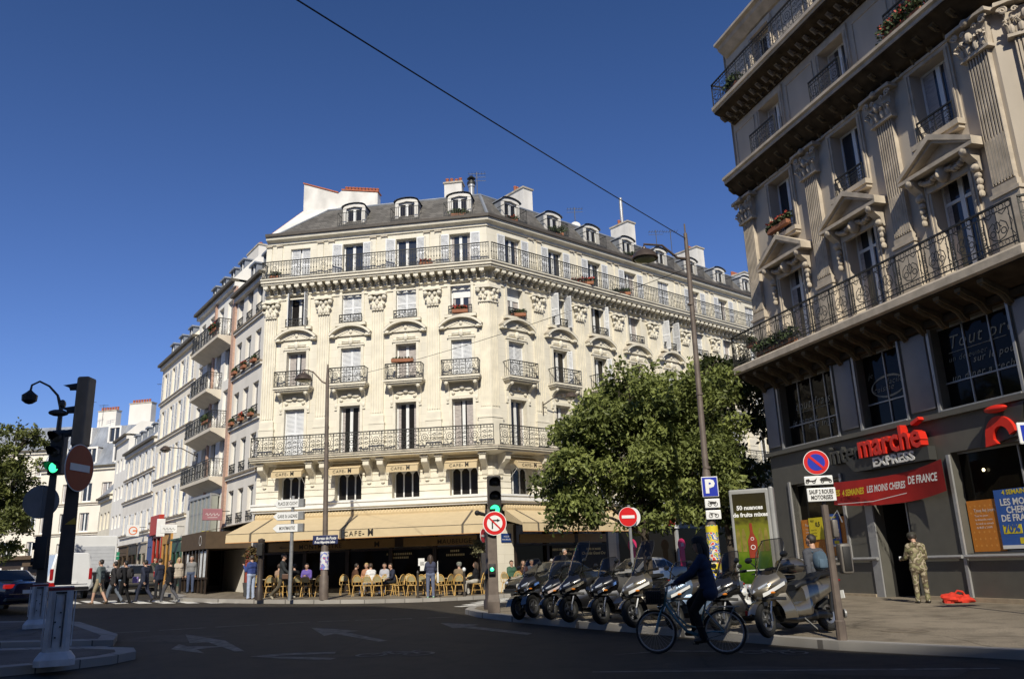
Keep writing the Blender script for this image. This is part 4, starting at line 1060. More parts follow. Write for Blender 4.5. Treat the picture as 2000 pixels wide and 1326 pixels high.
# ---- windows and their iron
def rwindow(u, z, h, kind, curt=False, w=1.3, op=False):
    fr = window(rb, (0, 0, 0), TR, u, z, w, h, kind, None, inset=.34, pane=M_glassb)
    if curt:
        cm = MB().mat(M_curt); cm.quad((-w / 2 + .08, .06, .2), (w / 2 - .3, .06, .2), (-w / 2 + .4, .06, h - .2), (-w / 2 + .08, .06, h - .2))
    return fr
for i, u in enumerate(BU):
    rwindow(u, 8.4, 3.15, 'transom'); rwindow(u, 12.75, 2.25, 'plain'); rwindow(u, 16.05, 2.1, 'plain'); rwindow(u, 19.2, 2.1, 'plain', w=1.2)
    mb = MB(); iron_rich(mb, -.78, .78, 0, 1.0)
    for s in (-1, 1):
        for q in range(4): mb.box((s * .78 - .01, .05 + .1 * q, .02), (s * .78 + .01, .06 + .1 * q, .98))
    mk('balcony_railing', 'r3', mb, rb, loc_on((0, 0, 0), TR, u, -.5, 16.08), TR)
    mb = MB(); iron_rich(mb, -.64, .64, 0, .62); mk('window_guard', 'r2', mb, rb, loc_on((0, 0, 0), TR, u, -.12, 12.78), TR)
    sl_ = MB().mat(M_rtrim).box((-.85, -.26, -.16), (.85, 0, 0)); sl_.box((-.8, -.2, -.26), (.8, 0, -.16)); mk('window_sill', 'r2s', sl_, rb, loc_on((0, 0, 0), TR, u, 0, 12.75), TR)
    # triangular pediment on carved brackets, with mask and garland
    p = MB().mat(M_rtrim)
    p.vprism([(-1.2, 0), (1.2, 0), (0, .68)], -.12, 0)
    for s in (-1, 1):
        p.vprism([(s * 1.34, 0), (s * 1.34, .14), (0, .9), (0, .72)], -.5, 0); p.vprism([(s * 1.2, .02), (s * 1.2, .1), (0, .72), (0, .62)], -.4, 0)
        p.loft([[(s * .98 - .13, y, z), (s * .98 + .13, y, z), (s * .98 + .13, 0, z), (s * .98 - .13, 0, z)] for y, z in ((-.42, -.06), (-.45, -.2), (-.32, -.34), (-.16, -.46), (-.14, -.62), (-.08, -.72))], sm=False)
        p.ell((s * .98, -.4, -.16), (.15, .13, .14), 8, 6); p.ell((s * .98, -.14, -.6), (.13, .12, .12), 8, 6)
        for q in range(4): p.ell((s * (.98 + .02 * (q % 2)), -.1, -.82 - .17 * q), (.11 - .015 * q, .1, .1), 8, 5)
        for q in range(6): p.ell((s * (.2 + .11 * q), -.22, -.33 + .05 * abs(q - 2.5) - .04 + .02 * (q % 2)), (.085, .11, .085), 8, 5)
    p.box((-1.34, -.5, -.1), (1.34, 0, .0)); p.box((-1.2, -.42, -.05), (1.2, 0, .06)); p.box((-.82, -.1, -.55), (.82, 0, -.1))
    p.ell((0, -.22, -.3), (.17, .2, .24), 10, 8); p.ell((0, -.4, -.34), (.05, .06, .09), 8, 5); p.ell((0, -.2, -.06), (.22, .16, .1), 8, 5)
    mk('pediment', 'rped', p, rb, loc_on((0, 0, 0), TR, u, 0, 12.0 - .22), TR)
# open casement leaves and shutters seen in the reveals
# ---- horizontals
rband('balcony_slab', [(.8, 8.02), (1.02, 8.06), (1.1, 8.1), (1.1, 8.3), (1.06, 8.36), (0, 8.4), (0, 8.3)], M_rtrim, [P2(-UR * .1)] + RPATH[1:])
rband('balcony_soffit', [(0, 7.72), (.2, 7.74), (1.0, 8.02), (1.0, 8.05), (0, 8.2)], M_soffit, [P2(-UR * .1)] + RPATH[1:])
rband('soffit', [(0, 7.5), (.16, 7.52), (.16, 7.70), (0, 7.72)], M_soffit)
rband('cornice', [(0, 15.1), (.12, 15.12), (.12, 15.2), (0, 15.24)])
rband('cornice', [(.7, 15.72), (.82, 15.74), (.82, 15.86), (.9, 15.9), (.9, 16.0), (0, 16.06), (0, 15.9)])
rband('cornice_soffit', [(0, 15.26), (.25, 15.32), (.72, 15.66), (.80, 15.70), (.80, 15.74), (0, 15.9)], M_soffit)
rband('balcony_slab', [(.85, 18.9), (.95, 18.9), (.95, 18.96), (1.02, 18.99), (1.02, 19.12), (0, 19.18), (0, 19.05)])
rband('balcony_soffit', [(0, 18.5), (.15, 18.52), (.15, 18.62), (.3, 18.66), (.9, 18.84), (.93, 18.92), (0, 19.0)], M_soffit)
rband('cornice', [(0, 21.6), (.1, 21.62), (.4, 21.86), (.45, 22.0), (.6, 22.05), (.6, 22.15), (0, 22.25)])
# S-shaped modillions under the balconies
def srow(name, z, out, h, step, m, w=.2):
    mb = MB().mat(m); n = int(LR / step)
    for i in range(n):
        x = .3 + i * step
        pr = [(0, 0), (-out, 0), (-out, -.10), (-out * .8, -.2), (-out * .55, -h * .45), (-out * .3, -h * .6), (-out * .16, -h * .9), (0, -h)]
        mb.loft([[(x + dx, y, z + zz) for y, zz in pr] for dx in (-w / 2, w / 2)], sm=False)
        mb.tube([(x, -out * .97, z - .14), (x, -out * .72, z - .26), (x, -out * .5, z - h * .5), (x, -out * .3, z - h * .66), (x, -out * .12, z - h)], .05, 5)
    return mb.build(name, rb, (0, 0, 0), TR)
srow('modillion_row', 7.98, .92, .62, .72, pm('dark_modillion_stone', (.13, .10, .06), .9, .3, 4, spec=.1))  # modillions coloured darker than the carved trim
srow('modillion_row', 15.66, .6, .5, .62, pm('dark_modillion_stone', (.2, .16, .11), .9, .3, 4), .2)
srow('modillion_row', 18.84, .62, .34, .42, pm('dull_modillion', (.2, .165, .12), .9, .3, 4), .16)
# ---- long balconies
def iron_lyre(mb, x0, x1, z0, z1):
    """open scroll panels: lyre shapes between upright standards"""
    n = max(1, round((x1 - x0) / .95)); dx = (x1 - x0) / n; H = z1 - z0
    mb.mat(M_iron); mb.box((x0, -.035, z1 - .045), (x1, .035, z1)); mb.box((x0, -.012, z0 + .05), (x1, .012, z0 + .08)); mb.box((x0, -.012, z0 + .2), (x1, .012, z0 + .22)); mb.box((x0, -.012, z1 - .2), (x1, .012, z1 - .18))
    w = .03
    for i in range(n):
        a = x0 + i * dx; c = a + dx / 2
        mb.box((a - .014, -.014, z0), (a + .014, .014, z1)); mb.box((a + .1, -.01, z0), (a + .116, .01, z1 - .2)); mb.box((a + dx - .116, -.01, z0), (a + dx - .1, .01, z1 - .2))
        for q in range(5): mb.ring(a + dx * (q + .5) / 5, z1 - .115, dx / 13, .022, n=8); mb.ring(a + dx * (q + .5) / 5, z0 + .14, dx / 15, .02, n=6)
        for s in (-1, 1):
            mb.ribbon([(c, z0 + .24), (c + s * dx * .18, z0 + .3), (c + s * dx * .30, z0 + .45), (c + s * dx * .26, z0 + .62), (c + s * dx * .12, z0 + .72), (c + s * dx * .05, z0 + .64), (c + s * dx * .12, z0 + .56)], w)
            mb.ribbon([(c + s * dx * .34, z1 - .2), (c + s * dx * .2, z1 - .3), (c + s * dx * .1, z1 - .22)], w); mb.ring(c + s * dx * .16, z0 + .45, .075, w, n=9)
            mb.ribbon([(c + s * dx * .46, z0 + .25), (c + s * dx * .36, z0 + .4), (c + s * dx * .44, z0 + .6), (c + s * dx * .36, z0 + .8)], .022)
        mb.ring(c, z0 + .58, .07, w, rz=.14, n=9); mb.ribbon([(c, z0 + .22), (c, z1 - .2)], .022)
        for q in range(4): mb.ring(a + .055, z0 + .3 + .14 * q, .04, .018, n=6)
    mb.box((x1 - .014, -.014, z0), (x1 + .014, .014, z1))
def rrun(x0, x1, z0, z1, out, style, th=TR, base=(0, 0, 0)):
    m = MB(); style(m, x0, x1, z0, z1); return m.build('balcony_railing', rb, loc_on(base, th, 0, -out, 0), th)
rrun(-.1, LR + .35, 8.4, 9.55, 1.02, iron_lyre); rrun(.3, LR + .3, 19.17, 20.2, .92, iron_rich)
q = tuple(UR * LR); rrun(-.3, LC + .5, 8.4, 9.55, 1.02, iron_lyre, TC, q)
m = MB(); iron_lyre(m, 0, 1, 8.4, 9.55); m.build('balcony_railing', rb, loc_on((0, 0, 0), TR, -.1, -1.0, 0), TR + PI / 2); m = MB(); iron_rich(m, .1, 1, 19.17, 20.2); m.build('balcony_railing', rb, loc_on((0, 0, 0), TR, .3, -1.0, 0), TR + PI / 2)
# zinc mansard
mb = MB().mat(M_zinc)
ip = RPATH[0:3]; lo = offset_path(ip, .4); hi = offset_path(ip, -1.2)
for i in range(2): mb.add([(*lo[i], 22.2), (*lo[i + 1], 22.2), (*hi[i + 1], 24.0), (*hi[i], 24.0)], [(0, 1, 2, 3)], False)
mb.add([(*hi[0], 24.0), (*hi[1], 24.0), (*hi[2], 24.0), (*P2(NR * 12 + UR * 8), 24.2), (*P2(NR * 12 - UR * -1), 24.2)], [(0, 1, 2, 3, 4)], False)
mb.add([(*lo[0], 22.2), (*hi[0], 24.0), (*P2(NR * 12), 24.0), (*P2(NR * 12), 22.2)], [(0, 1, 2, 3)], False)
mb.build('mansard_slope', rb)
cm = MB().mat(M_chim).box((.2, 2, 23), (1.0, 4.5, 26.5)); cm.build('chimney', rb, (0, 0, 0), TR)
# ---- supermarket front
mb = MB().mat(M_grey)
GR = .22
holes = [(1.05, 4.0, 5.2, 7.5), (5.2, 7.05, 5.2, 7.5), (8.35, 10.9, 5.2, 7.5), (1.05, 3.75, 1.42, 3.9), (5.05, 6.45, GR, 3.6), (8.3, 13.6, 1.42, 4.05)]
wall(mb, 0, LR, 0, 7.62, [h for h in holes if h[1] < LR] + [(8.3, LR, 1.42, 4.05)], .32)
mb.box((-.05, -.16, 5.0), (LR, 0, 5.14))
mb.mat(M_panel)
for a, b in ((.12, .82), (4.2, 5.0), (7.25, 8.15), (11.1, 12.0)): mb.bbox((a, -.07, 5.3), (b, 0, 7.45), .015)
mb.mat(M_alu)
for u0, u1, z0, z1 in holes[:3]:
    mb.box((u0 - .1, -.09, z0 - .04), (u0 - .005, .3, z1)); mb.box((u1 + .005, -.06, z0 - .04), (u1 + .08, .2, z1)); mb.box((u0, -.1, z0 - .04), (u1, .1, z0))
for x in (1.0, 3.76, 8.24): mb.box((x - .05, -.06, GR if x > 5 else 1.3), (x + .05, .2, 4.0))
for a, b in ((.35, 1.0), (3.8, 5.0), (6.5, 8.2), (8.3, LR)): mb.tube([(a, -.09, 1.34), (b, -.09, 1.34)], .05, 8)
mb.tube([(1.0, -.09, 1.34), (3.8, -.09, 1.34)], .05, 8)
mb.box((4.7, -.05, GR), (5.03, .3, 3.5)); mb.box((8.2, -.03, GR), (8.24, .01, 1.3)); mb.box((2.85, -.012, GR), (2.88, .01, 1.3))
mb.mat(M_tan).box((-.02, -.09, .1), (4.7, 0, GR + .1)); mb.box((6.5, -.09, .1), (LR, 0, GR + .1))
sfr = mb.build('shop_front', rb, (0, 0, 0), TR)
mb = MB().mat(M_grey); 
for base, th, ln in ((UR * LR, TC, LC), (UR * LR + UC * LC, TD, LD)):
    mb.at(tuple(base), th); wall(mb, 0, ln, 0, 7.62, [(.4, ln - .4, 1.42, 4.05), (.4, ln - .4, 5.2, 7.5)], .3); mb.mat(M_glassw).quad((.4, .25, 1.4), (ln - .4, .25, 1.4), (ln - .4, .25, 7.5), (.4, .25, 7.5)); mb.mat(M_grey)
mb.at(); mb.build('shop_front', rb)
for (u0, u1, z0, z1), nb in zip(holes, (4, 2, 3, 1, 0, 2)):
    if u1 > LR: u1 = LR
    g_ = MB().mat(M_glassw)
    door = z0 == GR
    if door: g_.quad((u0 + 1.0, .3, z0), (u1, .3, z0), (u1, .3, z1), (u0 + 1.0, .3, z1)); g_.mat(pm('door_dark', (.006, .005, .004), .8, 0)).quad((u0, 1.2, z0), (u1, 1.2, z0), (u1, 1.2, z1), (u0, 1.2, z1)); g_.quad((u0, .32, z0), (u0, 1.2, z0), (u0, 1.2, z1), (u0, .32, z1))
    else: g_.quad((u0, .28, z0), (u1, .28, z0), (u1, .28, z1), (u0, .28, z1))
    pn = g_.build('door' if door else 'pane', sfr)
    f = MB().mat(M_alu)
    if door: f.box((u0, .2, 2.9), (u1, .34, 3.1)); f.box((u1 - .38, .25, z0), (u1 - .33, .33, 2.9))
    elif nb:
        for i in range(1, nb): x = u0 + (u1 - u0) * i / nb; f.box((x - .02, .24, z0), (x + .02, .29, z1))
        if z0 > 5: f.box((u0, .235, z0 + .72), (u1, .29, z0 + .76))
        f.box((u0, .24, z0), (u1, .3, z0 + .05)); f.box((u0, .24, z1 - .05), (u1, .3, z1))
    if f.v: f.build('frame', pn)
# handwriting in white paint on the dark upper windows
HW = [MB().mat(pm('painted_script', (.34, .32, .25), .7, .3, 12)) for _ in range(3)]
def script(u, z, t, s, bold=-.004, rot=0):
    hw = HW[0 if u < 4.5 else (1 if u < 8 else 2)]
    hw.at((u, .262, z), 0); hw.M = hw.M @ Matrix.Rotation(-rot, 4, 'Y'); hw.text(t, s, 0, bold, shear=.35, space=1.15, ax='l')
script(1.5, 6.45, 'tout frais', .44); script(1.25, 5.95, 'je remplis', .3, 0); script(2.1, 5.72, 'mon frigo plein', .3, 0)
script(5.35, 6.75, 'je', .26); script(5.5, 6.25, 'cuisine', .27); script(6.1, 6.42, 'facile', .27)
script(8.6, 6.85, 'Tout pret', .52); script(8.55, 6.5, 'un dejeuner', .23); script(9.35, 6.32, 'sur le pouce', .27, 0); script(8.55, 5.95, 'un diner a rechauffer.', .28, 0)
for hw in HW: hw.at((0, .262, 0))
HW[1].ring(6.15, 6.38, .72, .035, n=28, rz=.3); HW[1].ring(6.15, 6.38, .69, .03, n=28, rz=.33); HW[0].ribbon([(1.6, 6.35), (3.4, 6.36)], .015); HW[2].ribbon([(8.6, 6.75), (10.5, 6.76)], .015)
for hw in HW: hw.build('window_lettering', sfr)

# shop sign, banner, posters
sg = MB().mat(M_charc)
sg.vprism([(4.55, 4.12), (4.8, 3.93), (7.85, 3.93), (7.85, 4.3), (4.4, 4.3)], -.28, -.02)
sg.vprism([(3.4, 4.62), (3.4, 4.5), (3.75, 4.3), (3.75, 4.62)], -.08, -.02)
sg.at((3.55, -.14, 4.3)).text('inter', .85, .18, .012, ax='l', fit=1.55); 
sg.mat(M_red).at((5.15, -.25, 4.32)).text('marche', .98, .26, .02, ax='l', fit=2.6); sg.at((7.55, -.34, 5.0), 0, 0, R(-20)).box((-.12, 0, -.03), (.22, .22, .06))
sg.mat(M_wlet).at((6.5, -.3, 3.99)).text('EXPRESS', .36, .03, .012, fit=1.7); sg.at()
tag_sg = sg.build('shop_sign', sfr)
em = MB().mat(M_charc); em.at((2.02, 0, .72), 0, 0, 0, .82); em.vprism([(9.0, 4.0), (9.45, 4.95), (10.9, 5.2), (10.4, 4.2)], -.14, -.02)
em.mat(M_red)
arc = [(9.95 + .55 * math.cos(a), 4.25 + .62 * math.sin(a)) for a in [PI * (1.0 - .95 * i / 12) for i in range(13)]]; inn = [(9.98 + .3 * math.cos(a), 4.2 + .36 * math.sin(a)) for a in [PI * (1.0 - .95 * i / 12) for i in range(13)]]
em.vprism([(9.35, 4.0)] + arc + inn[::-1] + [(9.8, 4.05)], -.26, -.14); em.ell((10.0, -.3, 5.08), (.42, .16, .12), 14, 8)
em.build('shop_emblem', sfr)
bn = MB().mat(M_banner); N = 12
top = []; bot = []
for i in range(N + 1):
    f = i / N; x = 3.75 + 4.6 * f; sag = .16 * 4 * f * (1 - f)
    top.append((x, -.3 - .12 * math.sin(f * 7), 3.72 + .16 * f - sag * .8)); bot.append((x, -.26 - .16 * math.sin(f * 6 + 1), 3.02 + .02 * f - sag))
bn.loft([top, bot], closed=False, caps=False)
def on_banner(u, z, t, s, m, fit, bold=.008): bn.mat(m).at((u, -.47, z)).text(t, s, 0, bold, shear=.18, ax='l', fit=fit)
on_banner(3.85, 3.27, 'LES', .25, M_yellow, .36); on_banner(4.3, 3.24, '4 SEMAINES', .26, M_yellow, 1.0); on_banner(5.42, 3.25, 'LES MOINS CHERES', .27, M_wlet, 1.6); on_banner(7.12, 3.33, 'DE FRANCE', .30, M_wlet, 1.1)
bn.at((0, -.45, 0)).mat(M_wlet); bn.ribbon([(4.0, 3.02), (5.6, 2.98), (7.0, 3.1)], .02); bn.at()
tag(bn.build('banner', None, tuple(OR), TR), 'long red cloth banner with white and yellow lettering hung over the supermarket door', 'banner')
def poster(name, label, u0, u1, z0, z1, m, deco, y=.2):
    p = MB().mat(m).box((u0, y, z0), (u1, y + .02, z1)); deco(p, u0, u1, z0, z1, y - .006)
    return tag(p.build(name, None, tuple(OR), TR), label, 'poster')
def dots(p, u0, u1, z0, z1, y):
    p.mat(pm('orange_dots', (.62, .27, .05), .6, 0))
    for zz in (z0 + .15, z0 + .32, z0 + .49, z1 - .15, z1 - .32):
        for i in range(int((u1 - u0) / .16)): p.at((u0 + .1 + .16 * i, y + .004, zz)); p.quad((-.035, 0, 0), (0, 0, -.035), (.035, 0, 0), (0, 0, .035))
    p.at((u0 + .2, y, z0 + 1.0)).mat(M_wlet).text('Tous les jours', .12, ax='l'); 
    for q in range(4): p.at((u0 + .2, y, z0 + .88 - .1 * q)).text(['Tous les jours :', 'le dimanche matin', 'du lundi au samedi', 'de 8h30 a 21h00'][q], .075, ax='l')
    p.at()
def bluedeco(p, u0, u1, z0, z1, y):
    c = (u0 + u1) / 2; h = z1 - z0; w = u1 - u0
    p.mat(M_yellow).at((c, y, z1 - .13)).text('4 SEMAINES', w * .12, 0, .004); p.mat(M_wlet)
    for q, t in enumerate(('LES MOINS', 'CHERES', 'DE FRANCE')): p.at((c, y, z1 - h * (.27 + .135 * q))).text(t, w * .17, 0, .006, fit=w * (.78, .56, .84)[q])
    p.at((0, 0, 0)); p.mat(M_yellow).box((u0 + w * .08, y, z0 + h * .25), (u0 + w * .48, y + .01, z0 + h * .40)); p.box((c - w * .1, y, z0 + h * .08), (c + w * .3, y + .01, z0 + h * .18))
    p.mat(M_blue).at((u0 + w * .28, y - .006, z0 + h * .28)).text('70%', w * .2, 0, .01); p.at((0, 0, 0)).mat(pm('pale_picture', (.4, .3, .3), .6, .6, 18)).box((c + w * .08, y, z0 + h * .22), (c + w * .42, y + .01, z0 + h * .42)); p.mat(M_wlet).box((u0, y, z0), (u1, y + .01, z0 + h * .06)); p.at()
def yel(p, u0, u1, z0, z1, y):
    p.mat(M_black); p.at((u1 - .2, y, z0 + (z1 - z0) * .6)).text('0,5', .2, 0, .006, ax='r'); p.at((u0 + .1, y, z1 - .14)).text('PRIX', .1, ax='l')
    for q in range(3): p.at((u0 + .1, y, z0 + .1 + .1 * q)).text('rayon frais', .07, ax='l')
    p.at()
poster('window_poster', 'big orange dotted poster in the shop window left of the supermarket door', 1.1, 3.7, 1.45, 2.68, M_orange, dots)
poster('window_poster', 'yellow price poster stuck over the orange poster left of the supermarket door', 1.55, 2.35, 2.0, 2.72, M_yellow, yel, .17)
poster('window_poster', 'narrow blue poster behind the no parking post in the left shop window', 2.55, 3.15, 1.75, 2.78, M_blue, bluedeco, .17)
poster('window_poster', 'orange dotted poster right of the soldier in the right shop window', 8.35, 9.35, 1.45, 2.75, M_orange, dots, .2)
poster('window_poster', 'large blue cheapest prices poster in the right shop window', 9.3, 10.65, 1.5, 2.95, M_blue, bluedeco, .16)
poster('window_poster', 'yellow price poster at the right edge of the photo in the shop window', 10.6, 11.6, 2.3, 3.0, M_yellow, yel, .14)
lampm = MB().mat(pm('warm_bulb', (.9, .8, .5), .5, 0, emit=(1, .85, .5), estr=3)).ell((9.1, .2, 3.5), (.045, .03, .045), 8, 6); lampm.build('shop_lamp', sfr)
def R_pt(u, y, z): return tuple(OR + Vector(loc_on((0, 0, 0), TR, u, y, z)))
def rplanter(label, u, y, z, w, fl, big):
    o = planter(R_pt(u, y, z), label, w, fl, big); o.rotation_euler = (0, 0, TR)
rplanter('red flower box on the sill above the leftmost pediment of the grey block', 2.65, -.3, 12.9, 1.2, True, 1.4)
rplanter('big dark hedge box on the window balcony at the top right corner', 9.95, -.6, 16.1, 1.5, True, 2.6)
rplanter('leafy bush at the left end of the top balcony of the grey block', 1.6, -.8, 19.2, .8, False, 2.4)
rplanter('trailing plants along the first floor balcony under the leftmost pediment window', 2.4, -.85, 8.42, 2.2, False, 2.4)
rplanter('small yellow green plant at the left end of the first floor balcony', .9, -.8, 8.9, .4, False, 1.4)
# ================================================================ HOUSES OF THE LEFT STREET
OL = Vector((-12.95, 40.81, 0)); TL = R(-54.5)
M_plast = pm('pale_grey_plaster', (.74, .70, .63), .9, .10, 1.0, streak=.6, spec=.2)
M_plastw = pm('white_plaster', (.80, .77, .71), .9, .08, 1.2, streak=.6, spec=.2)
M_plastc = pm('cream_plaster', (.79, .73, .62), .9, .08, 1.0, streak=.6, spec=.2)
M_plasty = pm('yellowish_plaster', (.75, .69, .56), .9, .10, 1.0, streak=.6, spec=.2)
M_brick = blockmat('salmon_brick', (.52, .33, .25), (.48, .36, .29), bw=.22, bh=.07, var=.12, msize=.008)
M_ledge = pm('grey_ledge', (.22, .18, .13), .9, .25, 3)
M_gutd = pm('dark_gutter', (.10, .085, .06), .7, .2, 4)
M_shutg = pm('grey_white_shutter', (.58, .57, .53), .7, .06, 3)
M_grn = pm('dark_green_front', (.03, .09, .06), .5, .15, 4)
M_redf = pm('red_front', (.42, .035, .02), .5, .15, 4)
M_brown = pm('brown_awning', (.085, .055, .03), .8, .15, 4)
M_bluef = pm('blue_front', (.06, .09, .22), .5, .15, 4)
def L_pt(u, y, z, th=TL, o=None): return tuple((o or OL) + Vector(loc_on((0, 0, 0), th, u, y, z)))
def house(label, u0, u1, H, cols, rows, m, shutters=False, guard=False, win=(.95, 1.75), depth=10, roof=1.6, th=TL, base=OL, name='town_house', ledges=True, shop=3.4, curt=None, roofm=None, kind='plain'):
    """row house: local u runs along the street; u0<u1"""
    org = base + Vector(loc_on((0, 0, 0), th, u1, 0, 0)); L_ = u1 - u0
    t = thing(name, label, 'house', tuple(org))
    w, h = win
    mb = MB().mat(m)
    hs = [(c - u1 - w / 2, c - u1 + w / 2, z, z + h) for z in rows for c in cols]
    wall(mb, -L_, 0, 0, H, hs, .22)
    mb.quad((0, 0, 0), (0, depth, 0), (0, depth, H), (0, 0, H)); mb.quad((-L_, 0, 0), (-L_, 0, H), (-L_, depth, H), (-L_, depth, 0)); mb.quad((0, depth, 0), (-L_, depth, 0), (-L_, depth, H), (0, depth, H))
    mb.build('facade', t, (0, 0, 0), th)
    lg = MB().mat(M_ledge)
    if ledges:
        for z in rows: lg = MB().mat(M_ledge).box((-L_, -.16, z - .22), (0, .0, z - .1)); lg.mat(m).box((-L_, -.12, z - .32), (0, 0, z - .22)); lg.build('ledge', t, (0, 0, 0), th)
    lg = MB().mat(M_gutd); lg.box((-L_ - .05, -.42, H - .02), (0, .02, H + .16)); lg.mat(m).box((-L_, -.22, H - .28), (0, 0, H - .02)); lg.build('cornice', t, (0, 0, 0), th)
    if roof:
        r_ = MB().mat(roofm or M_zinc); r_.add([(-L_, -.3, H + .16), (0, -.3, H + .16), (0, roof * .7, H + .1 + roof), (-L_, roof * .7, H + .1 + roof), (0, depth, H + roof), (-L_, depth, H + roof)], [(0, 1, 2, 3), (3, 2, 4, 5)], False)
        r_.mat(m); r_.add([(-L_, -.3, H + .16), (-L_, roof * .7, H + .1 + roof), (-L_, depth, H + roof), (-L_, depth, H)], [(0, 1, 2, 3)], False); r_.add([(0, -.3, H + .16), (0, roof * .7, H + .1 + roof), (0, depth, H + roof), (0, depth, H)], [(0, 1, 2, 3)], False)
        r_.build('roof', t, (0, 0, 0), th)
    for z in rows:
        for c in cols:
            fr = window(t, (0, 0, 0), th, c - u1, z, w, h, kind, 'open' if shutters else None, inset=.16, shw=w * .48, pane=M_curt if (curt and rnd.random() < curt) else M_glassb)
            if guard:
                gm = MB(); iron_bars(gm, -w / 2, w / 2, 0, .5); mk('window_guard', ('lg', w), gm, t, loc_on((0, 0, 0), th, c - u1, -.03, z), th)
    return t
def pots_on(t, th, u, y, z, n, parent_h):
    pt_ = MB().mat(M_terra).tube([(0, 0, 0), (0, 0, .3), (0, 0, .34), (0, 0, .4)], [.13, .11, .14, .12], 8)
    for i in range(n): mk('chimney_pot', 'cpot2', pt_, t, loc_on((0, 0, 0), th, u + .34 * i, y, z))
def stack(t, th, u, y, z0, z1, w, d, n, m=None):
    mb = MB().mat(m or M_plast).box((-w / 2, -d / 2, z0), (w / 2, d / 2, z1)); mb.mat(M_stoned).box((-w / 2 - .05, -d / 2 - .05, z1), (w / 2 + .05, d / 2 + .05, z1 + .12))
    mb.build('chimney', t, loc_on((0, 0, 0), th, u, y, 0), th); pots_on(t, th, u - w / 2 + .2, y, z1 + .12, n, 0)
def small_dormer(t, th, u, y, z):
    mb = MB().mat(M_zinc).box((-.5, 0, 0), (-.38, 1.2, 1.2)); mb.box((.38, 0, 0), (.5, 1.2, 1.2)); mb.vprism([(-.6, 1.2), (.6, 1.2), (.5, 1.32), (-.5, 1.32)], -.12, 1.3); mb.mat(M_white).box((-.38, 0, .0), (.38, .06, .1)); mb.box((-.04, 0, .1), (.04, .06, 1.2))
    d_ = mk('dormer', 'sdorm', mb, t, loc_on((0, 0, 0), th, u, y, z), th)
    mk('pane', 'sdormp', MB().mat(M_glassb).quad((-.38, .05, .1), (.38, .05, .1), (.38, .05, 1.2), (-.38, .05, 1.2)), d_, (0, 0, 0))

hA = house('pale narrow house with flower boxes beside the corner block', -5.0, 0, 16.9, [-4.2, -2.55, -.9], [4.1, 6.75, 9.45, 12.3, 15.0], M_plast, False, True, (.95, 1.75), roof=2.2)
small_dormer(hA, TL, -1.4, .4, 17.4); small_dormer(hA, TL, -3.6, .4, 17.4)
for i, (u, z) in enumerate(((-4.2, 12.3), (-2.55, 12.3), (-.9, 12.3), (-4.2, 9.45), (-2.55, 9.45), (-.9, 9.45))):
    o = planter(L_pt(u, -.2, z - .08), ['flower box at the left end of the upper planted ledge of the narrow pale house', 'flower box in the middle of the upper planted ledge of the narrow pale house', 'flower box nearest the corner block on the upper planted ledge', 'flower box at the left end of the lower planted ledge of the narrow pale house', 'tall flower box in the middle of the lower planted ledge', 'flower box nearest the corner block on the lower planted ledge'][i], .6, i % 3 == 1, 1.0, 'flower boxes on the narrow pale house'); o.rotation_euler = (0, 0, TL)
hB = house('tall house with salmon brick piers and long dark balconies', -13.3, -5.0, 18.0, [-12.2, -10.2, -8.2, -6.4], [7.0, 9.8, 12.4, 15.2], M_plastw, False, False, (1.0, 2.0), roof=3.0, ledges=False)
pr = MB().mat(M_brick)
for a, b in ((-.5, 0), (-4.3, -4.05)): pr.box((a, -.12, 3.2), (b, .02, 17.7))
pr.build('brick_pier', hB, (0, 0, 0), TL)
M_conc = pm('pale_concrete', (.62, .56, .46), .9, .1, 2)
for z, a, b in ((6.75, -6.9, -.55), (9.5, -6.6, -.9), (12.0, -6.0, -2.3), (14.85, -6.4, -.6)):
    mb = MB().mat(M_conc); mb.loft([[(x, y, zz) for y, zz in ((0, z), (-.85, z), (-.85, z - .18), (-.6, z - .28), (0, z - .6))] for x in (a, b)], sm=False); mb.build('balcony_slab', hB, (0, 0, 0), TL)
    r_ = MB(); iron_bars(r_, a, b, z, z + 1.0); r_.mat(M_iron); n = int((b - a) / .12); [r_.box((a + .12 * i - .012, -.006, z + .1), (a + .12 * i + .012, .006, z + .9)) for i in range(n)]
    r_.build('balcony_railing', hB, loc_on((0, 0, 0), TL, 0, -.82, 0), TL)
    e_ = MB(); iron_bars(e_, 0, .8, z, z + 1.0); e_.build('balcony_railing', hB, loc_on((0, 0, 0), TL, b, -.8, 0), TL + PI / 2)
bw_ = MB().mat(M_alu); bw_.box((-5.4, -.55, 3.0), (-1.2, -.45, 3.15)); bw_.box((-5.4, -.55, 5.75), (-1.2, 0, 5.9)); bw_.box((-5.4, -.5, 4.9), (-1.2, -.45, 4.95))
for i in range(6): bw_.box((-5.4 + .84 * i - .03, -.55, 3.1), (-5.4 + .84 * i + .03, -.45, 5.8))
bay = bw_.build('bay_window', hB, (0, 0, 0), TL)
MB().mat(pm('net_curtain_glass', (.30, .31, .27), .3, .15, 2)).box((-5.4, -.48, 3.1), (-1.2, -.1, 5.8)).build('pane', bay)
stack(hB, TL, -6.2, 3, 18.3, 22.6, 2.4, .8, 5); stack(hB, TL, -1.2, 5, 18.3, 22.0, 1.4, .8, 3)
for u in (-7, -5, -3, -1.2): small_dormer(hB, TL, u, .5, 18.5)
for i, (u, z) in enumerate(((-1.8, 14.9), (-2.2, 9.55))):
    o = planter(L_pt(-5 + u, -.75, z + .35), ['pink flowers on the right end of the upper long dark balcony', 'big shrub on the right end of the middle long dark balcony'][i], 1.3, i == 0, 2.2); o.rotation_euler = (0, 0, TL)
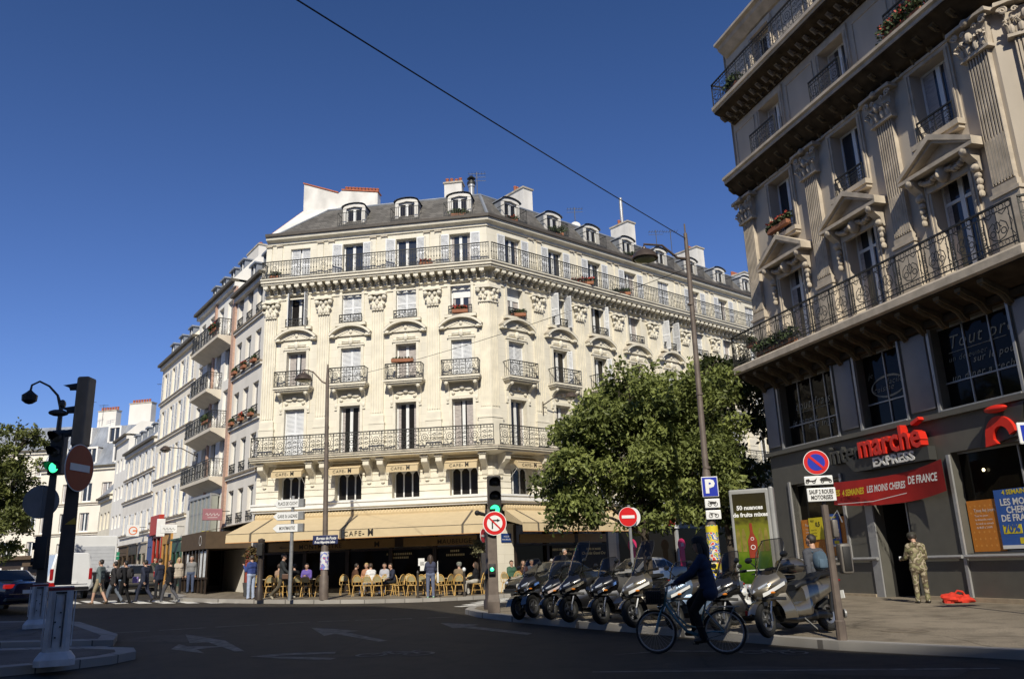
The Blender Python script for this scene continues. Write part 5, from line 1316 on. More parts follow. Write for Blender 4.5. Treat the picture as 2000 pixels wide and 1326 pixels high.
hC = house('cream house with rows of open white shutters and a dark gutter', -23.2, -13.3, 16.7, [-22.0, -19.6, -17.2, -14.9], [5.4, 8.3, 11.2, 14.0], M_plastc, True, False, (1.0, 1.95), roof=1.5, curt=.3)
for u in (-8.6, -6.0, -3.4): small_dormer(hC, TL, u, .3, 17.0)
hD = house('lower pale house with closed shutters and small grey dormers', -34.2, -23.2, 11.4, [-33.0, -30.9, -28.8, -26.6, -24.5], [4.9, 7.6, 9.4], M_plast, True, False, (.9, 1.45), roof=1.8)
for u in (-9.6, -7.4, -5.2, -3.0, -1.0): small_dormer(hD, TL, u, .3, 11.7)
stack(hD, TL, -3.8, 4.5, 11, 18.2, 6.5, .6, 0, pm('stained_party_wall', (.42, .37, .30), .9, .35, .8, streak=.5)); pots_on(hD, TL, -4.5, 4.5, 18.3, 8, 0); stack(hD, TL, -1.4, 2.2, 11, 15.6, 1.2, .7, 2)
hE = house('thin white rendered house with tiny windows and a drainpipe', -39.5, -34.2, 13.2, [-38.4, -36.9, -35.4], [3.2, 5.6, 8.0, 10.4], M_plastw, False, False, (.75, 1.1), roof=1.2, ledges=False)
hF = house('low yellowish house with an open gable end', -45.5, -39.5, 8.6, [-44.4, -42.5, -40.8], [3.1, 5.8], M_plasty, False, False, (.9, 1.5), roof=2.2, ledges=False)
# closing the street: mansard block facing down the slope, and a cream block beyond the tree
OG = Vector((-41, 84, 0)); TG = R(-14)
hG = house('far grey mansard block closing the end of the left street', -9.5, 2.5, 12.7, [-8.4, -6.0, -3.6, -1.2, 1.2], [3.2, 6.2, 9.2], M_plastc, False, False, (1.2, 1.9), roof=0, th=TG, base=OG, depth=14, name='apartment_house')
mz = MB().mat(M_zinc); mz.add([(-12, -.2, 12.8), (.0, -.2, 12.8), (-.9, 1.6, 17.2), (-11.4, 1.6, 17.2), (-2, 8, 18.4), (-11, 8, 18.4)], [(0, 1, 2, 3), (3, 2, 4, 5)], False); mz.add([(0, -.2, 12.8), (0, 12, 12.8), (-2, 8, 18.4), (-.9, 1.6, 17.2)], [(0, 1, 2, 3)], False); mz.add([(-12, -.2, 12.8), (-11.4, 1.6, 17.2), (-11, 8, 18.4), (-12, 12, 12.8)], [(0, 1, 2, 3)], False)
for i in range(17): mz.tube([(-11.8 + i * .72, -.2, 12.82), (-11.2 + i * .66, 1.58, 17.2)], .03, 4, False)
mz.build('mansard_slope', hG, (0, 0, 0), TG)
for u, z in ((-9.6, 13.1), (-5.9, 13.1), (-2.4, 13.1), (-7.6, 15.3), (-4.0, 15.3)):
    d_ = MB().mat(M_plastw).box((-.8, -.35, 0), (-.6, 1.5, 1.7)); d_.box((.6, -.35, 0), (.8, 1.5, 1.7)); d_.box((-.8, -.35, 1.55), (.8, 1.6, 1.75)); d_.box((-.6, -.3, -.05), (.6, 0, .1)); d_.box((-.05, -.28, .1), (.05, -.2, 1.55))
    dd = mk('dormer', 'gd', d_, hG, loc_on((0, 0, 0), TG, u, .2 + (z - 13.1) * .4, z), TG); mk('pane', 'gdp', MB().mat(M_glassb).quad((-.6, -.2, .1), (.6, -.2, .1), (.6, -.2, 1.55), (-.6, -.2, 1.55)), dd, (0, 0, 0))
stack(hG, TG, -3.4, 4, 17, 19.9, 2.8, .8, 7); stack(hG, TG, -8.5, 5, 17, 19.6, 2.4, .8, 7)
hH = house('cream block half hidden behind the left tree', -6, 8.5, 15.6, [-4.5, -1.6, 1, 3.6, 6.4], [4.0, 7.0, 10, 12.8], M_plastc, False, False, (1.1, 1.7), roof=3.0, th=R(-2), base=Vector((-60, 92, 0)), depth=12, name='apartment_house')

for t_, th_, L_ in ((hG, TG, 12), (hH, R(-2), 14.5)):
    mb = MB().mat(M_dark); mb.box((-L_, -.3, .5), (0, -.02, 3.0 if t_ is hG else 3.8)); mb.mat(M_brown).box((-L_, -1.1, 3.0 if t_ is hG else 3.8), (0, -.02, 3.35 if t_ is hG else 4.2))
    for i in range(6): mb.mat(M_plastw).box((-L_ * i / 6 - .3, -.36, .5), (-L_ * i / 6 - .05, -.28, 3.0)); 
    mb.build('shop_front', t_, (0, 0, 0), th_)
# ---- shop fronts of the street (each part of its house), signs hung from the walls
def shopfront(t, u0, u1, z, m, glass=True, sign=None, signm=None, tsize=.4, out=.12):
    mb = MB().mat(m); gz = .3
    mb.box((u0, -out, z - .7), (u1, 0, z)); mb.box((u0, -out, gz), (u0 + .18, 0, z - .7)); mb.box((u1 - .18, -out, gz), (u1, 0, z - .7)); mb.box((u0 + .18, -out * .8, gz), (u1 - .18, 0, gz + .75)); mb.box(((u0 + u1) / 2 - .06, -out, gz + .75), ((u0 + u1) / 2 + .06, 0, z - .7)); mb.box((u0 - .06, -out - .1, z), (u1 + .06, 0, z + .12))
    if sign: mb.mat(signm or M_wlet).at(((u0 + u1) / 2, -out - .012, z - .52)).text(sign, tsize, 0, .01); mb.at()
    s_ = mb.build('shop_front', t, (0, 0, 0), TL)
    MB().mat(M_glassw).quad((u0 + .18, -.03, gz + .75), (u1 - .18, -.03, gz + .75), (u1 - .18, -.03, z - .7), (u0 + .18, -.03, z - .7)).build('pane', s_)
    return s_
shopfront(hB, -8.2, -5.6, 3.5, pm('cream_shop_wood', (.55, .48, .36), .6, .1, 3)); shopfront(hB, -5.3, -.3, 3.0, M_grn)
shopfront(hC, -2.6, -.2, 3.7, M_grn); shopfront(hC, -5.4, -3.0, 4.3, pm('ochre_front', (.45, .24, .06), .6, .1, 4)); shopfront(hC, -8.2, -5.6, 4.8, M_redf); shopfront(hC, -9.8, -8.4, 4.3, M_bluef)
shopfront(hD, -3.2, -.2, 3.9, pm('pale_wood_front', (.4, .35, .28), .6, .1, 3)); shopfront(hD, -6.6, -3.5, 3.9, M_dark); shopfront(hD, -10.6, -7.0, 3.9, M_brown)
rd = MB().mat(M_redf).box((-8.3, -.35, 4.3), (-5.7, 0, 5.6)); rd.build('red_bow', hC, (0, 0, 0), TL)
# brown corner bistro with white emblem on the awning, glazed porch
br_ = MB().mat(M_brown); br_.box((-4.9, -2.2, 2.75), (-.3, 0, 3.55)); br_.add([(-4.9, -2.2, 3.55), (-.3, -2.2, 3.55), (-.3, 0, 4.0), (-4.9, 0, 4.0)], [(0, 1, 2, 3)], False)
br_.mat(M_wlet).at((-4.91, -1.1, 3.3), R(-90)); br_.ring(0, 0, .26, .04, n=14); br_.ribbon([(-.2, -.15), (0, .15), (.2, -.15)], .04); br_.at((-4.91, -1.1, 2.86), R(-90)); [br_.box((-.4 + .2 * q, -.004, 0), (-.28 + .2 * q, .004, .12)) for q in range(4)]; br_.at((-1.2, -2.21, 3.05)); br_.ring(0, .1, .22, .04, n=14); br_.at()
br_.build('porch_awning', hA, (0, 0, 0), TL)
gp = MB().mat(M_dark)
for i in range(8): x = -4.8 + i * .63; gp.box((x - .04, -2.1, .45), (x + .04, -2.02, 2.75))
gp.box((-4.85, -2.12, .45), (-.3, -2.0, .6)); gp.box((-4.85, -2.12, 1.35), (-.3, -2.0, 1.42))
for i in range(4): y = -2.06 + i * .65; gp.box((-4.85, y - .04, .45), (-4.77, y + .04, 2.75))
gp.box((-4.85, -2.1, .45), (-4.77, 0, 1.0))
gpo = gp.build('glazed_porch', hA, (0, 0, 0), TL)
px = MB().mat(M_glassw).quad((-4.8, -2.04, .6), (-.3, -2.04, .6), (-.3, -2.04, 2.75), (-4.8, -2.04, 2.75)); px.quad((-4.79, -2.04, 1.0), (-4.79, 0, 1.0), (-4.79, 0, 2.75), (-4.79, -2.04, 2.75))
px.mat(pm('white_menu_sheet', (.72, .74, .74), .6, .25, 9)).quad((-1.9, -2.055, 1.45), (-.5, -2.055, 1.45), (-.5, -2.055, 2.65), (-1.9, -2.055, 2.65)); px.quad((-4.3, -2.055, 1.5), (-3.75, -2.055, 1.5), (-3.75, -2.055, 2.6), (-4.3, -2.055, 2.6)); px.build('pane', gpo)
def hang_sign(label, u, z, w, h, m, txt=None, tm=None, deco=None, out=.9):
    t = thing('hanging_sign', label, 'shop sign', L_pt(u, 0, z), TL + PI / 2)
    b = MB().mat(m); b.bbox((-out - w / 2 - .0, -.06, 0), (-out + w / 2, .06, h), .02)
    if txt: b.mat(tm).at((-out, -.066, h * .35)).text(txt, h * .38, 0, .008, fit=w * .8); b.at((-out, .066, h * .35), PI).text(txt, h * .38, 0, .008, fit=w * .8); b.at()
    if deco: deco(b, -out, h)
    b.build('board', t); MB().mat(M_iron).tube([(0, 0, h * .8), (-out - w / 2, 0, h * .8)], .02, 5).build('bracket', t)
    return t
def ringdeco(b, x, h): b.mat(pm('orange_neon', (.7, .16, .03), .5, 0)).at((x, -.07, h / 2)); b.ring(0, 0, h * .33, h * .08, n=16); b.box((-.02, 0, -.05), (h * .36, .005, .05)); b.at()
def scrib(b, x, h, m=None):
    b.mat(m or M_wlet).at((x, -.066, h * .5))
    b.ribbon([(-.36 + .06 * q, .08 * math.sin(q * 2.1)) for q in range(13)], .025); b.ribbon([(-.25, -.16), (.25, -.15)], .02); b.at()
def scribk(b, x, h): scrib(b, x, h, M_black)
hang_sign('pinkish shop sign hung over the bistro porch', -4.2, 4.3, 1.0, .6, pm('mauve_sign', (.34, .15, .17), .5, .1), None, None, scrib)
hang_sign('white shop sign with an orange ring on the far lower house', -24.5, 4.4, .85, .8, M_white, None, None, ringdeco)
hang_sign('white cursive shop sign beside the cream house', -13.6, 4.1, .95, .5, M_white, None, None, scribk)
hang_sign('tall white blank sign over the green shop of the cream house', -15.8, 4.0, .5, 1.1, M_white)
hang_sign('green cross pharmacy sign low on the far house', -30.5, 2.9, .6, .6, pm('pharmacy_green', (.02, .22, .12), .5, .1), '+', M_wlet)
hang_sign('small yellow sign on the edge of the bistro porch', -5.1, 3.2, .5, .6, pm('lime_yellow', (.5, .45, .05), .6, .1))
# aerial masts
def aerial(label, p, h, bars=3, dish=False):
    t = thing('antenna', label, 'antenna', p)
    m = MB().mat(M_iron).tube([(0, 0, 0), (0, 0, h)], .025, 5)
    for i in range(bars): z = h - .12 - .22 * i; m.box((-.5, -.01, z), (.5, .01, z + .02)); [m.box((-.45 + .18 * q, -.25, z), (-.435 + .18 * q, .25, z + .015)) for q in range(6)] if i == 0 else None
    if dish: m.mat(M_chim); m.at((0, -.1, .3), 0, R(80)).lathe([(.0, .12), (.2, .08), (.32, 0)], 14); m.at()
    m.build('mast', t); return t
aerial('tall thin aerial mast on the roof of the far street', L_pt(-37.5, 3, 13.2), 5.5, 1)
aerial('cluster aerial on the grey mansard block', tuple(OG + Vector((-4.2, 4, 17.6))), 2.4, 2); aerial('aerial beside the chimney pots of the mansard block', tuple(OG + Vector((-5.6, 4, 17.6))), 2.8, 1)
aerial('aerial and dark flue just right of the corner of the cafe block roof', cafe_pt(TB, 1.5, 2.6, 21.3), 1.7, 3); aerial('aerial with a white dish in the middle of the right-hand roof', cafe_pt(TB, 9.2, 2.6, 21.3), 1.6, 2, True)
aerial('wire aerial behind the lamp head on the right-hand roof', cafe_pt(TB, 17, 2.6, 21.3), 2.0, 2); aerial('thin aerial at the far end of the right-hand roof', cafe_pt(TB, 18.6, 2.6, 21.3), 2.4, 1)
t = thing('roof_flue', 'dark banded metal flue beside the corner aerial on the zinc roof', 'flue', cafe_pt(TB, 1.1, 2.6, 21.25)); MB().mat(M_alu).lathe([(.16, 0), (.16, .7), (.2, .7), (.2, .85)], 12).build('pipe', t); MB().mat(M_iron).lathe([(.24, .85), (.24, 1.0), (.12, 1.05), (.12, 1.15), (.25, 1.2), (.05, 1.4)], 12).build('cowl', t)
t = thing('roof_flue', 'tall plain grey flue pipe on the second chimney of the right-hand roof', 'flue', cafe_pt(TB, 13.6, 2.6, 22.8)); MB().mat(M_alu).lathe([(.11, 0), (.11, 1.9), (.09, 1.95)], 10).build('pipe', t)
# ---- unseen block behind the camera, shaped so its shadow covers the junction
SH = 26.5 / math.tan(SUN_EL)
bp_ = [(-48, -2.3), (-17.0, -1.1), (-5.4, -1.8), (-3.3, -4.2), (-1.7, -7.6), (2.4, -15.4), (5.2, -19.8), (7.5, -21.5), (30, -21.5), (30, -46), (-48, -46)]
bc = thing('apartment_house', 'unseen tall block behind the viewer shaped to shade the junction', 'building', (0, -20, 0))
mb = MB().mat(M_plastc); mb.prism([(x, y + 20) for x, y in bp_], -.5, 23.0); mb.build('facade', bc)
mb = MB().mat(M_zinc); mb.prism([(x, y + 20) for x, y in bp_], 23.0, 26.5); mb.build('roof', bc)
k = 0
for (x0, y0), (x1, y1) in zip(bp_[:-4], bp_[1:-3]):
    l = math.hypot(x1 - x0, y1 - y0); a = math.atan2(y1 - y0, x1 - x0) + PI; n = int(l / 3.2)
    for i in range(n):
        for z in (4.5, 7.8, 11.1, 14.4, 17.7):
            if k < 90: window(bc, (x1, y1 + 20, 0), a, (i + .5) * l / n, z, 1.2, 2.1, 'plain', None, inset=-.03); k += 1
# ================================================================ STREET FURNITURE
M_bark = pm('bark', (.055, .042, .03), .9, .4, 10, bump=.6, bscale=30)
M_post = pm('dark_brown_post_paint', (.045, .033, .026), .5, .25, 6, coat=.2)
M_postg = pm('weathered_brown_post', (.13, .10, .08), .6, .3, 5)
M_postw = pm('grubby_white_paint', (.55, .56, .57), .6, .25, 3)
M_headbox = pm('sunlit_brown_housing', (.26, .20, .14), .55, .2, 5)  # paler than the posts: sun on the housing put into its colour
M_blk = pm('matt_black_plastic', (.012, .011, .010), .6, .1)
M_steel = pm('galvanised_steel', (.36, .36, .35), .4, .2, 6, metal=.5)
M_sred = pm('sign_red', (.58, .012, .012), .35, .06, 6)
M_swht = pm('sign_white', (.75, .75, .73), .35, .05, 6)
M_sblu = pm('sign_blue', (.012, .03, .36), .35, .05, 6)
M_sback = pm('sign_back_grey', (.20, .195, .19), .5, .15, 4)
M_green = pm('green_signal_lens', (.02, .5, .2), .3, 0, emit=(.05, 1.0, .35), estr=2.2)
M_lens = pm('dark_signal_lens', (.05, .045, .03), .25, .1)
M_lampg = pm('lamp_glass', (.30, .30, .22), .15, .2, 6)
M_lampm = pm('bronze_lamp_metal', (.10, .075, .06), .4, .25, 5, metal=.4)
def disc(mb, r, y=-.012, n=36): mb.lathe([(0, y), (r, y), (r, 0), (0, 0)], n, 'y'); return mb
def gz(x, y): return g(x, y) + KERB
def signal_head(parent, loc, rz, w=.37, h=1.22, lit=2, name='signal_head'):
    """three lights stacked in a box facing local -y, each with a hood; lit=2 means the bottom one is green"""
    b = MB().mat(M_headbox if lit < 0 else M_post); b.bbox((-w / 2, -.02, 0), (w / 2, .2, h), .035); b.mat(M_blk).box((-w / 2 + .03, -.026, .03), (w / 2 - .03, -.018, h - .03))
    hd = b.build(name, parent, loc, rz)
    for i in range(3):
        z = h - h * (i + .5) / 3; r_ = w * .36
        l = MB().mat(M_green if i == lit else M_lens); l.at((0, -.025, z)); l.lathe([(0, -.03), (r_ * .7, -.02), (r_, 0)], 16, 'y'); l.build('signal_lens', hd)
        v = MB().mat(M_blk); n = 9; pts0 = []; pts1 = []
        for q in range(n):
            a = PI * (-.12 + 1.24 * q / (n - 1)); pts0.append((r_ * 1.15 * math.cos(a), -.02, z + r_ * 1.15 * math.sin(a))); k = .12 + .2 * max(0, math.sin(a)); pts1.append((r_ * 1.15 * math.cos(a), -.02 - k, z + r_ * 1.15 * math.sin(a) - .04 * max(0, math.sin(a))))
        v.loft([pts0, pts1], closed=False, caps=False); v.build('signal_hood', hd)
    return hd
def french_post(t, h, wb=1.3, white=True):
    p = MB().mat(M_post); p.loft([[(s * c, s * d, z) for c, d in ((-1, -1), (1, -1), (1, 1), (-1, 1))] for s, z in ((.135, wb), (.115, wb + 1), (.09, h))], sm=False); p.build('post', t)
    b = MB().mat(M_postw if white else M_post); b.loft([[(s * c, s * d, z) for c, d in ((-1, -.7), (-.7, -1), (.7, -1), (1, -.7), (1, .7), (.7, 1), (-.7, 1), (-1, .7))] for s, z in ((.31, 0), (.31, .1), (.24, .2), (.205, .22), (.185, wb - .02))], sm=False)
    for s in (-1, 1): b.box((s * .09 - .006, -.235, .3), (s * .09 + .006, -.2, wb - .1)); b.box((s * .222 - .01, -.09, .3), (s * .222 + .01, -.08, wb - .1))
    b.mat(M_blk)
    for x, z in ((-.05, .7), (.03, .62), (.02, .85), (-.03, .45)): b.box((x - .012, -.232, z - .012), (x + .012, -.215, z + .012))
    b.box((-.09, -.226, wb - .14), (.09, -.2, wb - .11)); b.box((.062, -.228, .3), (.07, -.2, wb - .16)); b.box((-.075, -.228, .3), (-.069, -.2, wb - .16))
    b.mat(pm('dull_red_band', (.18, .03, .03), .6, .1)); b.loft([[(s * c, s * d, z) for c, d in ((-1, -.7), (-.7, -1), (.7, -1), (1, -.7), (1, .7), (.7, 1), (-.7, 1), (-1, .7))] for s, z in ((.194, wb - .09), (.194, wb - .04))], sm=False)
    b.build('post_base', t)
def no_entry(parent, loc, rz, r, mred=None):
    d_ = disc(MB().mat(M_swht), r); d_.mat(mred or M_sred); d_.at((0, -.004, 0)); disc(d_, r * .96); d_.mat(M_swht); d_.box((-r * .68, -.022, -r * .15), (r * .68, -.013, r * .15)); d_.at(); d_.mat(M_sback); d_.at((0, .006, 0)); disc(d_, r * .98, -.004); d_.at(); return d_.build('no_entry_sign', parent, loc, rz)
# near left signal
x, y = -7.96, 14.71
t = thing('traffic_light', 'nearest traffic light on a white base, seen from its side, with a no entry disc', 'traffic light', (x, y, gz(x, y)), R(28))
french_post(t, 3.95); hd = signal_head(t, (-.04, 0, 3.7), R(-118), .30, 1.28, lit=-1)
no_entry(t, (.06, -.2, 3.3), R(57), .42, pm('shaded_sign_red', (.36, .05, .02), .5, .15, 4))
mb = MB().mat(pm('yellow_sticker', (.5, .32, .03), .6, .1)); mb.vprism([(-.09, 0), (.09, 0), (.06, .12)], -.135, -.125); mb.build('sticker', t, (0.02, 0, 2.32))
# second signal further up the island
x, y = -12.85, 22.66
t = thing('traffic_light', 'second traffic light behind the nearest one, showing green, with a grey sign back', 'traffic light', (x, y, gz(x, y)), R(29))
french_post(t, 4.1, 1.15); signal_head(t, (.0, -.14, 4.0), R(-38), .42, 1.25, lit=2)
d_ = disc(MB().mat(M_sback), .45); d_.box((-.03, -.05, -.45), (.03, 0, .45)); d_.build('sign_back', t, (-.22, -.0, 3.28), R(-12))
pb = MB().mat(M_blk); pb.bbox((-.15, -.16, 0), (.15, .12, .85), .03); 
for z in (.2, .6): pb.at((-.2, -.05, z)); pb.lathe([(.1, 0), (.1, .12)], 10, 'x')
pb.at(); pb.build('pedestrian_signal', t, (-.1, -.1, 1.5))
ln = MB().mat(M_post).tube([(0, 0, 5.2), (0, 0, 5.9), (-.12, 0, 6.25), (-.35, 0, 6.5), (-.6, 0, 6.62), (-.78, 0, 6.5), (-.8, 0, 6.3)], [.07, .06, .035, .03, .03, .03, .035], 7); ln.tube([(0, 0, 4.0), (0, 0, 5.3)], .05, 6); ln.ell((-.05, 0, 5.75), (.26, .12, .1), 10, 6); ln.ell((.02, 0, 6.0), (.1, .1, .14), 8, 6); ln.mat(M_blk); ln.at((-.8, 0, 5.95)).lathe([(.0, 0), (.1, .03), (.19, .1), (.2, .26), (.1, .34), (.04, .4)], 10); ln.at(); ln.build('camera_dome', t)
# central signal with the no right turn sign
x, y = -.78, 24.49
t = thing('traffic_light', 'green traffic light on the corner kerb above a round no right turn sign', 'traffic light', (x, y, gz(x, y)))
p = MB().mat(M_postg); p.loft([[(s * c, s * d, z) for c, d in ((-1, -1), (1, -1), (1, 1), (-1, 1))] for s, z in ((.17, 0), (.17, .3), (.14, .5), (.12, 2.9))], sm=False); p.build('post', t)
signal_head(t, (.1, -.05, 2.68), R(8), .40, 1.2, lit=2); 
d_ = disc(MB().mat(M_swht), .345); d_.mat(M_sred); d_.at((0, -.004, 0)); disc(d_, .325); d_.mat(M_swht); d_.at((0, -.008, 0)); disc(d_, .225); d_.at(); d_.mat(M_black)
d_.box((-.09, -.026, -.16), (-.05, -.021, .06)); d_.box((-.09, -.026, .06), (.10, -.021, .10)); d_.vprism([(.07, .03), (.07, .13), (.16, .08)], -.026, -.021)
d_.mat(M_sred); d_.at((0, 0, 0), 0); d_.M = Matrix.Rotation(R(45), 4, 'Y'); d_.box((-.26, -.03, -.022), (.26, -.027, .022)); d_.at(); d_.build('no_right_turn_sign', t, (.09, -.22, 2.48), R(4))
no_entry(t, (-.28, .1, 2.15), R(70), .2)
pb = MB().mat(M_blk).bbox((-.1, -.1, 0), (.1, .1, .3), .02); pb.mat(M_green).at((0, -.11, .14)).lathe([(0, -.02), (.055, 0)], 12, 'y'); pb.at(); pb.build('pedestrian_signal', t, (-.02, -.15, 1.05))
arm = MB().mat(M_blk).tube([(-.1, 0, 2.72), (-.4, -.1, 2.8)], [.04, .06], 8); arm.ell((-.42, -.1, 2.8), (.08, .08, .08), 8, 6); arm.build('bell_box', t)
x, y = -.95, 26.2
t = thing('post', 'short thick iron column with a moulded foot just behind the corner traffic light', 'post', (x, y, gz(x, y))); MB().mat(M_post).lathe([(.2, 0), (.2, .25), (.15, .32), (.14, 1.0), (.17, 1.05), (.11, 1.15), (.09, 3.0)], 14).build('column', t)
# no entry sign in the side street
x, y = 2.6, 19.5
t = thing('road_sign', 'red no entry disc on a grey pole in front of the tree trunk', 'road sign', (x, y, gz(x, y))); MB().mat(M_steel).tube([(0, 0, 0), (0, 0, 2.6)], .035, 8).build('pole', t); no_entry(t, (-.04, -.05, 2.33), R(8), .225)
d2 = disc(MB().mat(M_swht), .215); d2.build('sign_back', t, (.08, .05, 2.33), R(25))
# tall lamp with the parking sign
x, y = 4.3, 18.66
t = thing('street_lamp', 'tall brown lamp post with a big bell lamp, parking sign and posters', 'street lamp', (x, y, gz(x, y)))
p = MB().mat(M_postg).tube([(0, 0, 0), (0, 0, .3), (0, 0, .35), (0, 0, 3.2), (0, 0, 3.3), (.05, 0, 8.4), (.05, 0, 9.05)], [.15, .15, .11, .095, .072, .056, .045], 12)
for z in (3.3, 5.0, 7.2): p.tube([(0.02, 0, z), (0.02, 0, z + .05)], .1 - z * .003, 12)
p.tube([(.05, 0, 9.0), (.05, 0, 9.3)], .02, 6); p.build('pole', t)
def bell_lamp(t, tip, attach, r_, mid):
    a = MB().mat(M_lampm).tube([attach, *mid, (tip[0], tip[1], tip[2] + r_ * 1.25), (tip[0], tip[1], tip[2] + r_ * .95)], [.04, .035, .028, .028, .03][:len(mid) + 3], 8); a.build('arm', t)
    h = MB().mat(M_lampm); h.at(tip); h.lathe([(.0, r_ * 1.0), (r_ * .16, r_ * .98), (r_ * .2, r_ * .8), (r_ * .5, r_ * .72), (r_ * .85, r_ * .45), (r_, r_ * .1), (r_ * 1.06, .0), (r_ * .95, -.02), (r_ * .9, .0), (r_ * .8, r_ * .4)], 22); hh = h.build('lamp_head', t)
    b = MB().mat(M_lampg); b.at(tip); b.lathe([(r_ * .86, .0), (r_ * .8, -r_ * .12), (r_ * .45, -r_ * .26), (0, -r_ * .3)], 18); b.build('lamp_glass', hh)
bell_lamp(t, (-1.0, -.05, 8.4), (.05, 0, 8.38), .31, [(-.2, 0, 8.42), (-.55, -.02, 8.75)])
ps = MB().mat(M_swht).bbox((-.18, -.02, 0), (.18, 0, .45), .012); ps.mat(M_sblu).box((-.163, -.026, .017), (.163, -.018, .433)); ps.mat(M_swht).at((0, -.03, .10)).text('P', .4, .006, .02); ps.at(); ps.build('parking_sign', t, (.02, -.14, 2.66), R(-6))
for z, k in ((2.42, 0), (2.17, 1)):
    q = MB().mat(M_swht).bbox((-.165, -.02, 0), (.165, 0, .2), .012); q.mat(M_black)
    for cx in (-.06, .07): q.ring(cx, .08, .04, .014, -.024, 10)
    q.ribbon([(-.06, .08), (-.02, .13), (.04, .12), (.07, .08)], .02 if k else .03, -.024); q.ribbon([(-.09, .15), (-.02, .13)], .014, -.024)
    if not k: q.vprism([(-.05, .08), (-.03, .14), (.05, .13), (.09, .15), (.05, .09)], -.026, -.021)
    q.build('plate', t, (.04, -.14, z), R(-6))
M_post1 = voromat('gig_poster', [(.6, .05, .04), (.7, .65, .5), (.05, .12, .4), (.75, .55, .05), (.1, .3, .1)], 9)
pp = MB().mat(M_post1).tube([(0, 0, 1.3), (0, 0, 2.05)], .135, 14, False); pp.tube([(0, 0, .5), (0, 0, 1.25)], .135, 14, False); pp.mat(M_yellow); pp.tube([(0, 0, 1.9), (0, 0, 2.03)], .138, 14, False); pp.tube([(0, 0, 1.1), (0, 0, 1.23)], .138, 14, False); pp.build('poster_sleeve', t)
# slim lamp on the cafe pavement
x, y = -7.83, 33.79
t = thing('street_lamp', 'slim dark lamp post in front of the cafe awning with a blue street plate', 'street lamp', (x, y, gz(x, y)))
p = MB().mat(M_postg).tube([(0, 0, 0), (0, 0, .9), (0, 0, .95), (0, 0, 2.2), (0, 0, 2.4), (-.08, 0, 8.8), (-.08, 0, 9.6)], [.19, .18, .15, .14, .11, .075, .03], 12); p.build('pole', t)
bell_lamp(t, (-1.1, 0, 8.95), (-.08, 0, 8.75), .37, [(-.3, 0, 8.85), (-.7, 0, 9.3)])
q = MB().mat(pm('dark_blue_plate', (.012, .02, .08), .4, .1)).bbox((-.5, -.02, -.16), (.5, 0, .19), .01); q.mat(M_swht).at((.03, -.024, .02)).text('Bureau de Poste', .16, 0, .004, shear=.25, fit=.8); q.at((-.02, -.024, -.12)).text('8 rue Hippolyte Lebas', .13, 0, .004, shear=.25, fit=.82); q.at(); q.build('street_plate', t, (.05, -.16, 2.3), R(3))
MB().mat(voromat('blue_white_flyer', [(.6, .62, .66), (.66, .64, .62), (.16, .2, .5), (.5, .12, .15)], 8)).tube([(0, 0, 1.15), (0, 0, 1.85)], .17, 14, False).build('poster_sleeve', t)
# finger post
x, y = -9.1, 33.5
t = thing('signpost', 'galvanised signpost with three white arrow panels pointing left', 'signpost', (x, y, gz(x, y)))
MB().mat(M_steel).tube([(0, 0, 0), (0, 0, 2.4), (0, 0, 4.05)], [.075, .07, .06], 10).build('pole', t)
for z, a, s in ((3.6, 'PLACE DE CLICHY', .25), (3.1, 'GARE St LAZARE', .25), (2.63, 'MONTMARTRE', .25)):
    q = MB().mat(M_swht).vprism([(-.78, .15), (-.6, .3), (.5, .3), (.5, 0), (-.6, 0)], -.12, -.08); q.mat(M_sback).vprism([(-.8, .15), (-.61, .315), (.51, .315), (.51, -.015), (-.61, -.015)], -.08, -.05); q.mat(M_steel).bbox((.28, -.14, -.01), (.5, .06, .31), .01)
    q.mat(M_black).at((-.17, -.124, .08)).text(a, s * .75, 0, .003, fit=.84 if len(a) > 11 else .66); q.at(); q.build('arrow_panel', t, (0, 0, z), R(-8))
# advertising panel on the pavement
x, y = 5.75, 20.6
t = thing('advertising_panel', 'grey framed advertising panel with a red bottle on a green poster beside the shop corner', 'advertising panel', (x, y, gz(x, y)), R(-24))
f = MB().mat(pm('pale_grey_frame', (.30, .30, .29), .4, .12, 3)); f.bbox((-.48, -.09, .6), (.48, .19, 2.95), .04); f.box((-.36, -.04, 0), (.36, .12, .61)); f.bbox((.48, -.09, 0), (.59, .22, 2.98), .04); f.build('frame', t)
M_adv = bpy.data.materials.new('green_poster'); M_adv.use_nodes = True; nt_ = M_adv.node_tree; b_ = nt_.nodes['Principled BSDF']; b_.inputs['Roughness'].default_value = .15
tc_ = nt_.nodes.new('ShaderNodeTexCoord'); sp_ = nt_.nodes.new('ShaderNodeSeparateXYZ'); cr_ = nt_.nodes.new('ShaderNodeValToRGB'); no_ = nt_.nodes.new('ShaderNodeTexNoise'); no_.inputs['Scale'].default_value = 7; ad_ = nt_.nodes.new('ShaderNodeMath'); ad_.operation = 'MULTIPLY_ADD'; ad_.inputs[1].default_value = .5; 
nt_.links.new(tc_.outputs['Object'], sp_.inputs[0]); nt_.links.new(tc_.outputs['Object'], no_.inputs['Vector']); mm_ = nt_.nodes.new('ShaderNodeMath'); mm_.operation = 'MULTIPLY_ADD'; mm_.inputs[1].default_value = .45; mm_.inputs[2].default_value = -.42
nt_.links.new(sp_.outputs['Z'], mm_.inputs[0]); nt_.links.new(no_.outputs['Fac'], ad_.inputs[0]); ad_.inputs[1].default_value = .25; nt_.links.new(mm_.outputs[0], ad_.inputs[2]); nt_.links.new(ad_.outputs[0], cr_.inputs['Fac'])
e_ = cr_.color_ramp.elements; e_[0].position = .05; e_[0].color = (.02, .05, .004, 1); e_[1].position = .95; e_[1].color = (.03, .025, .012, 1)
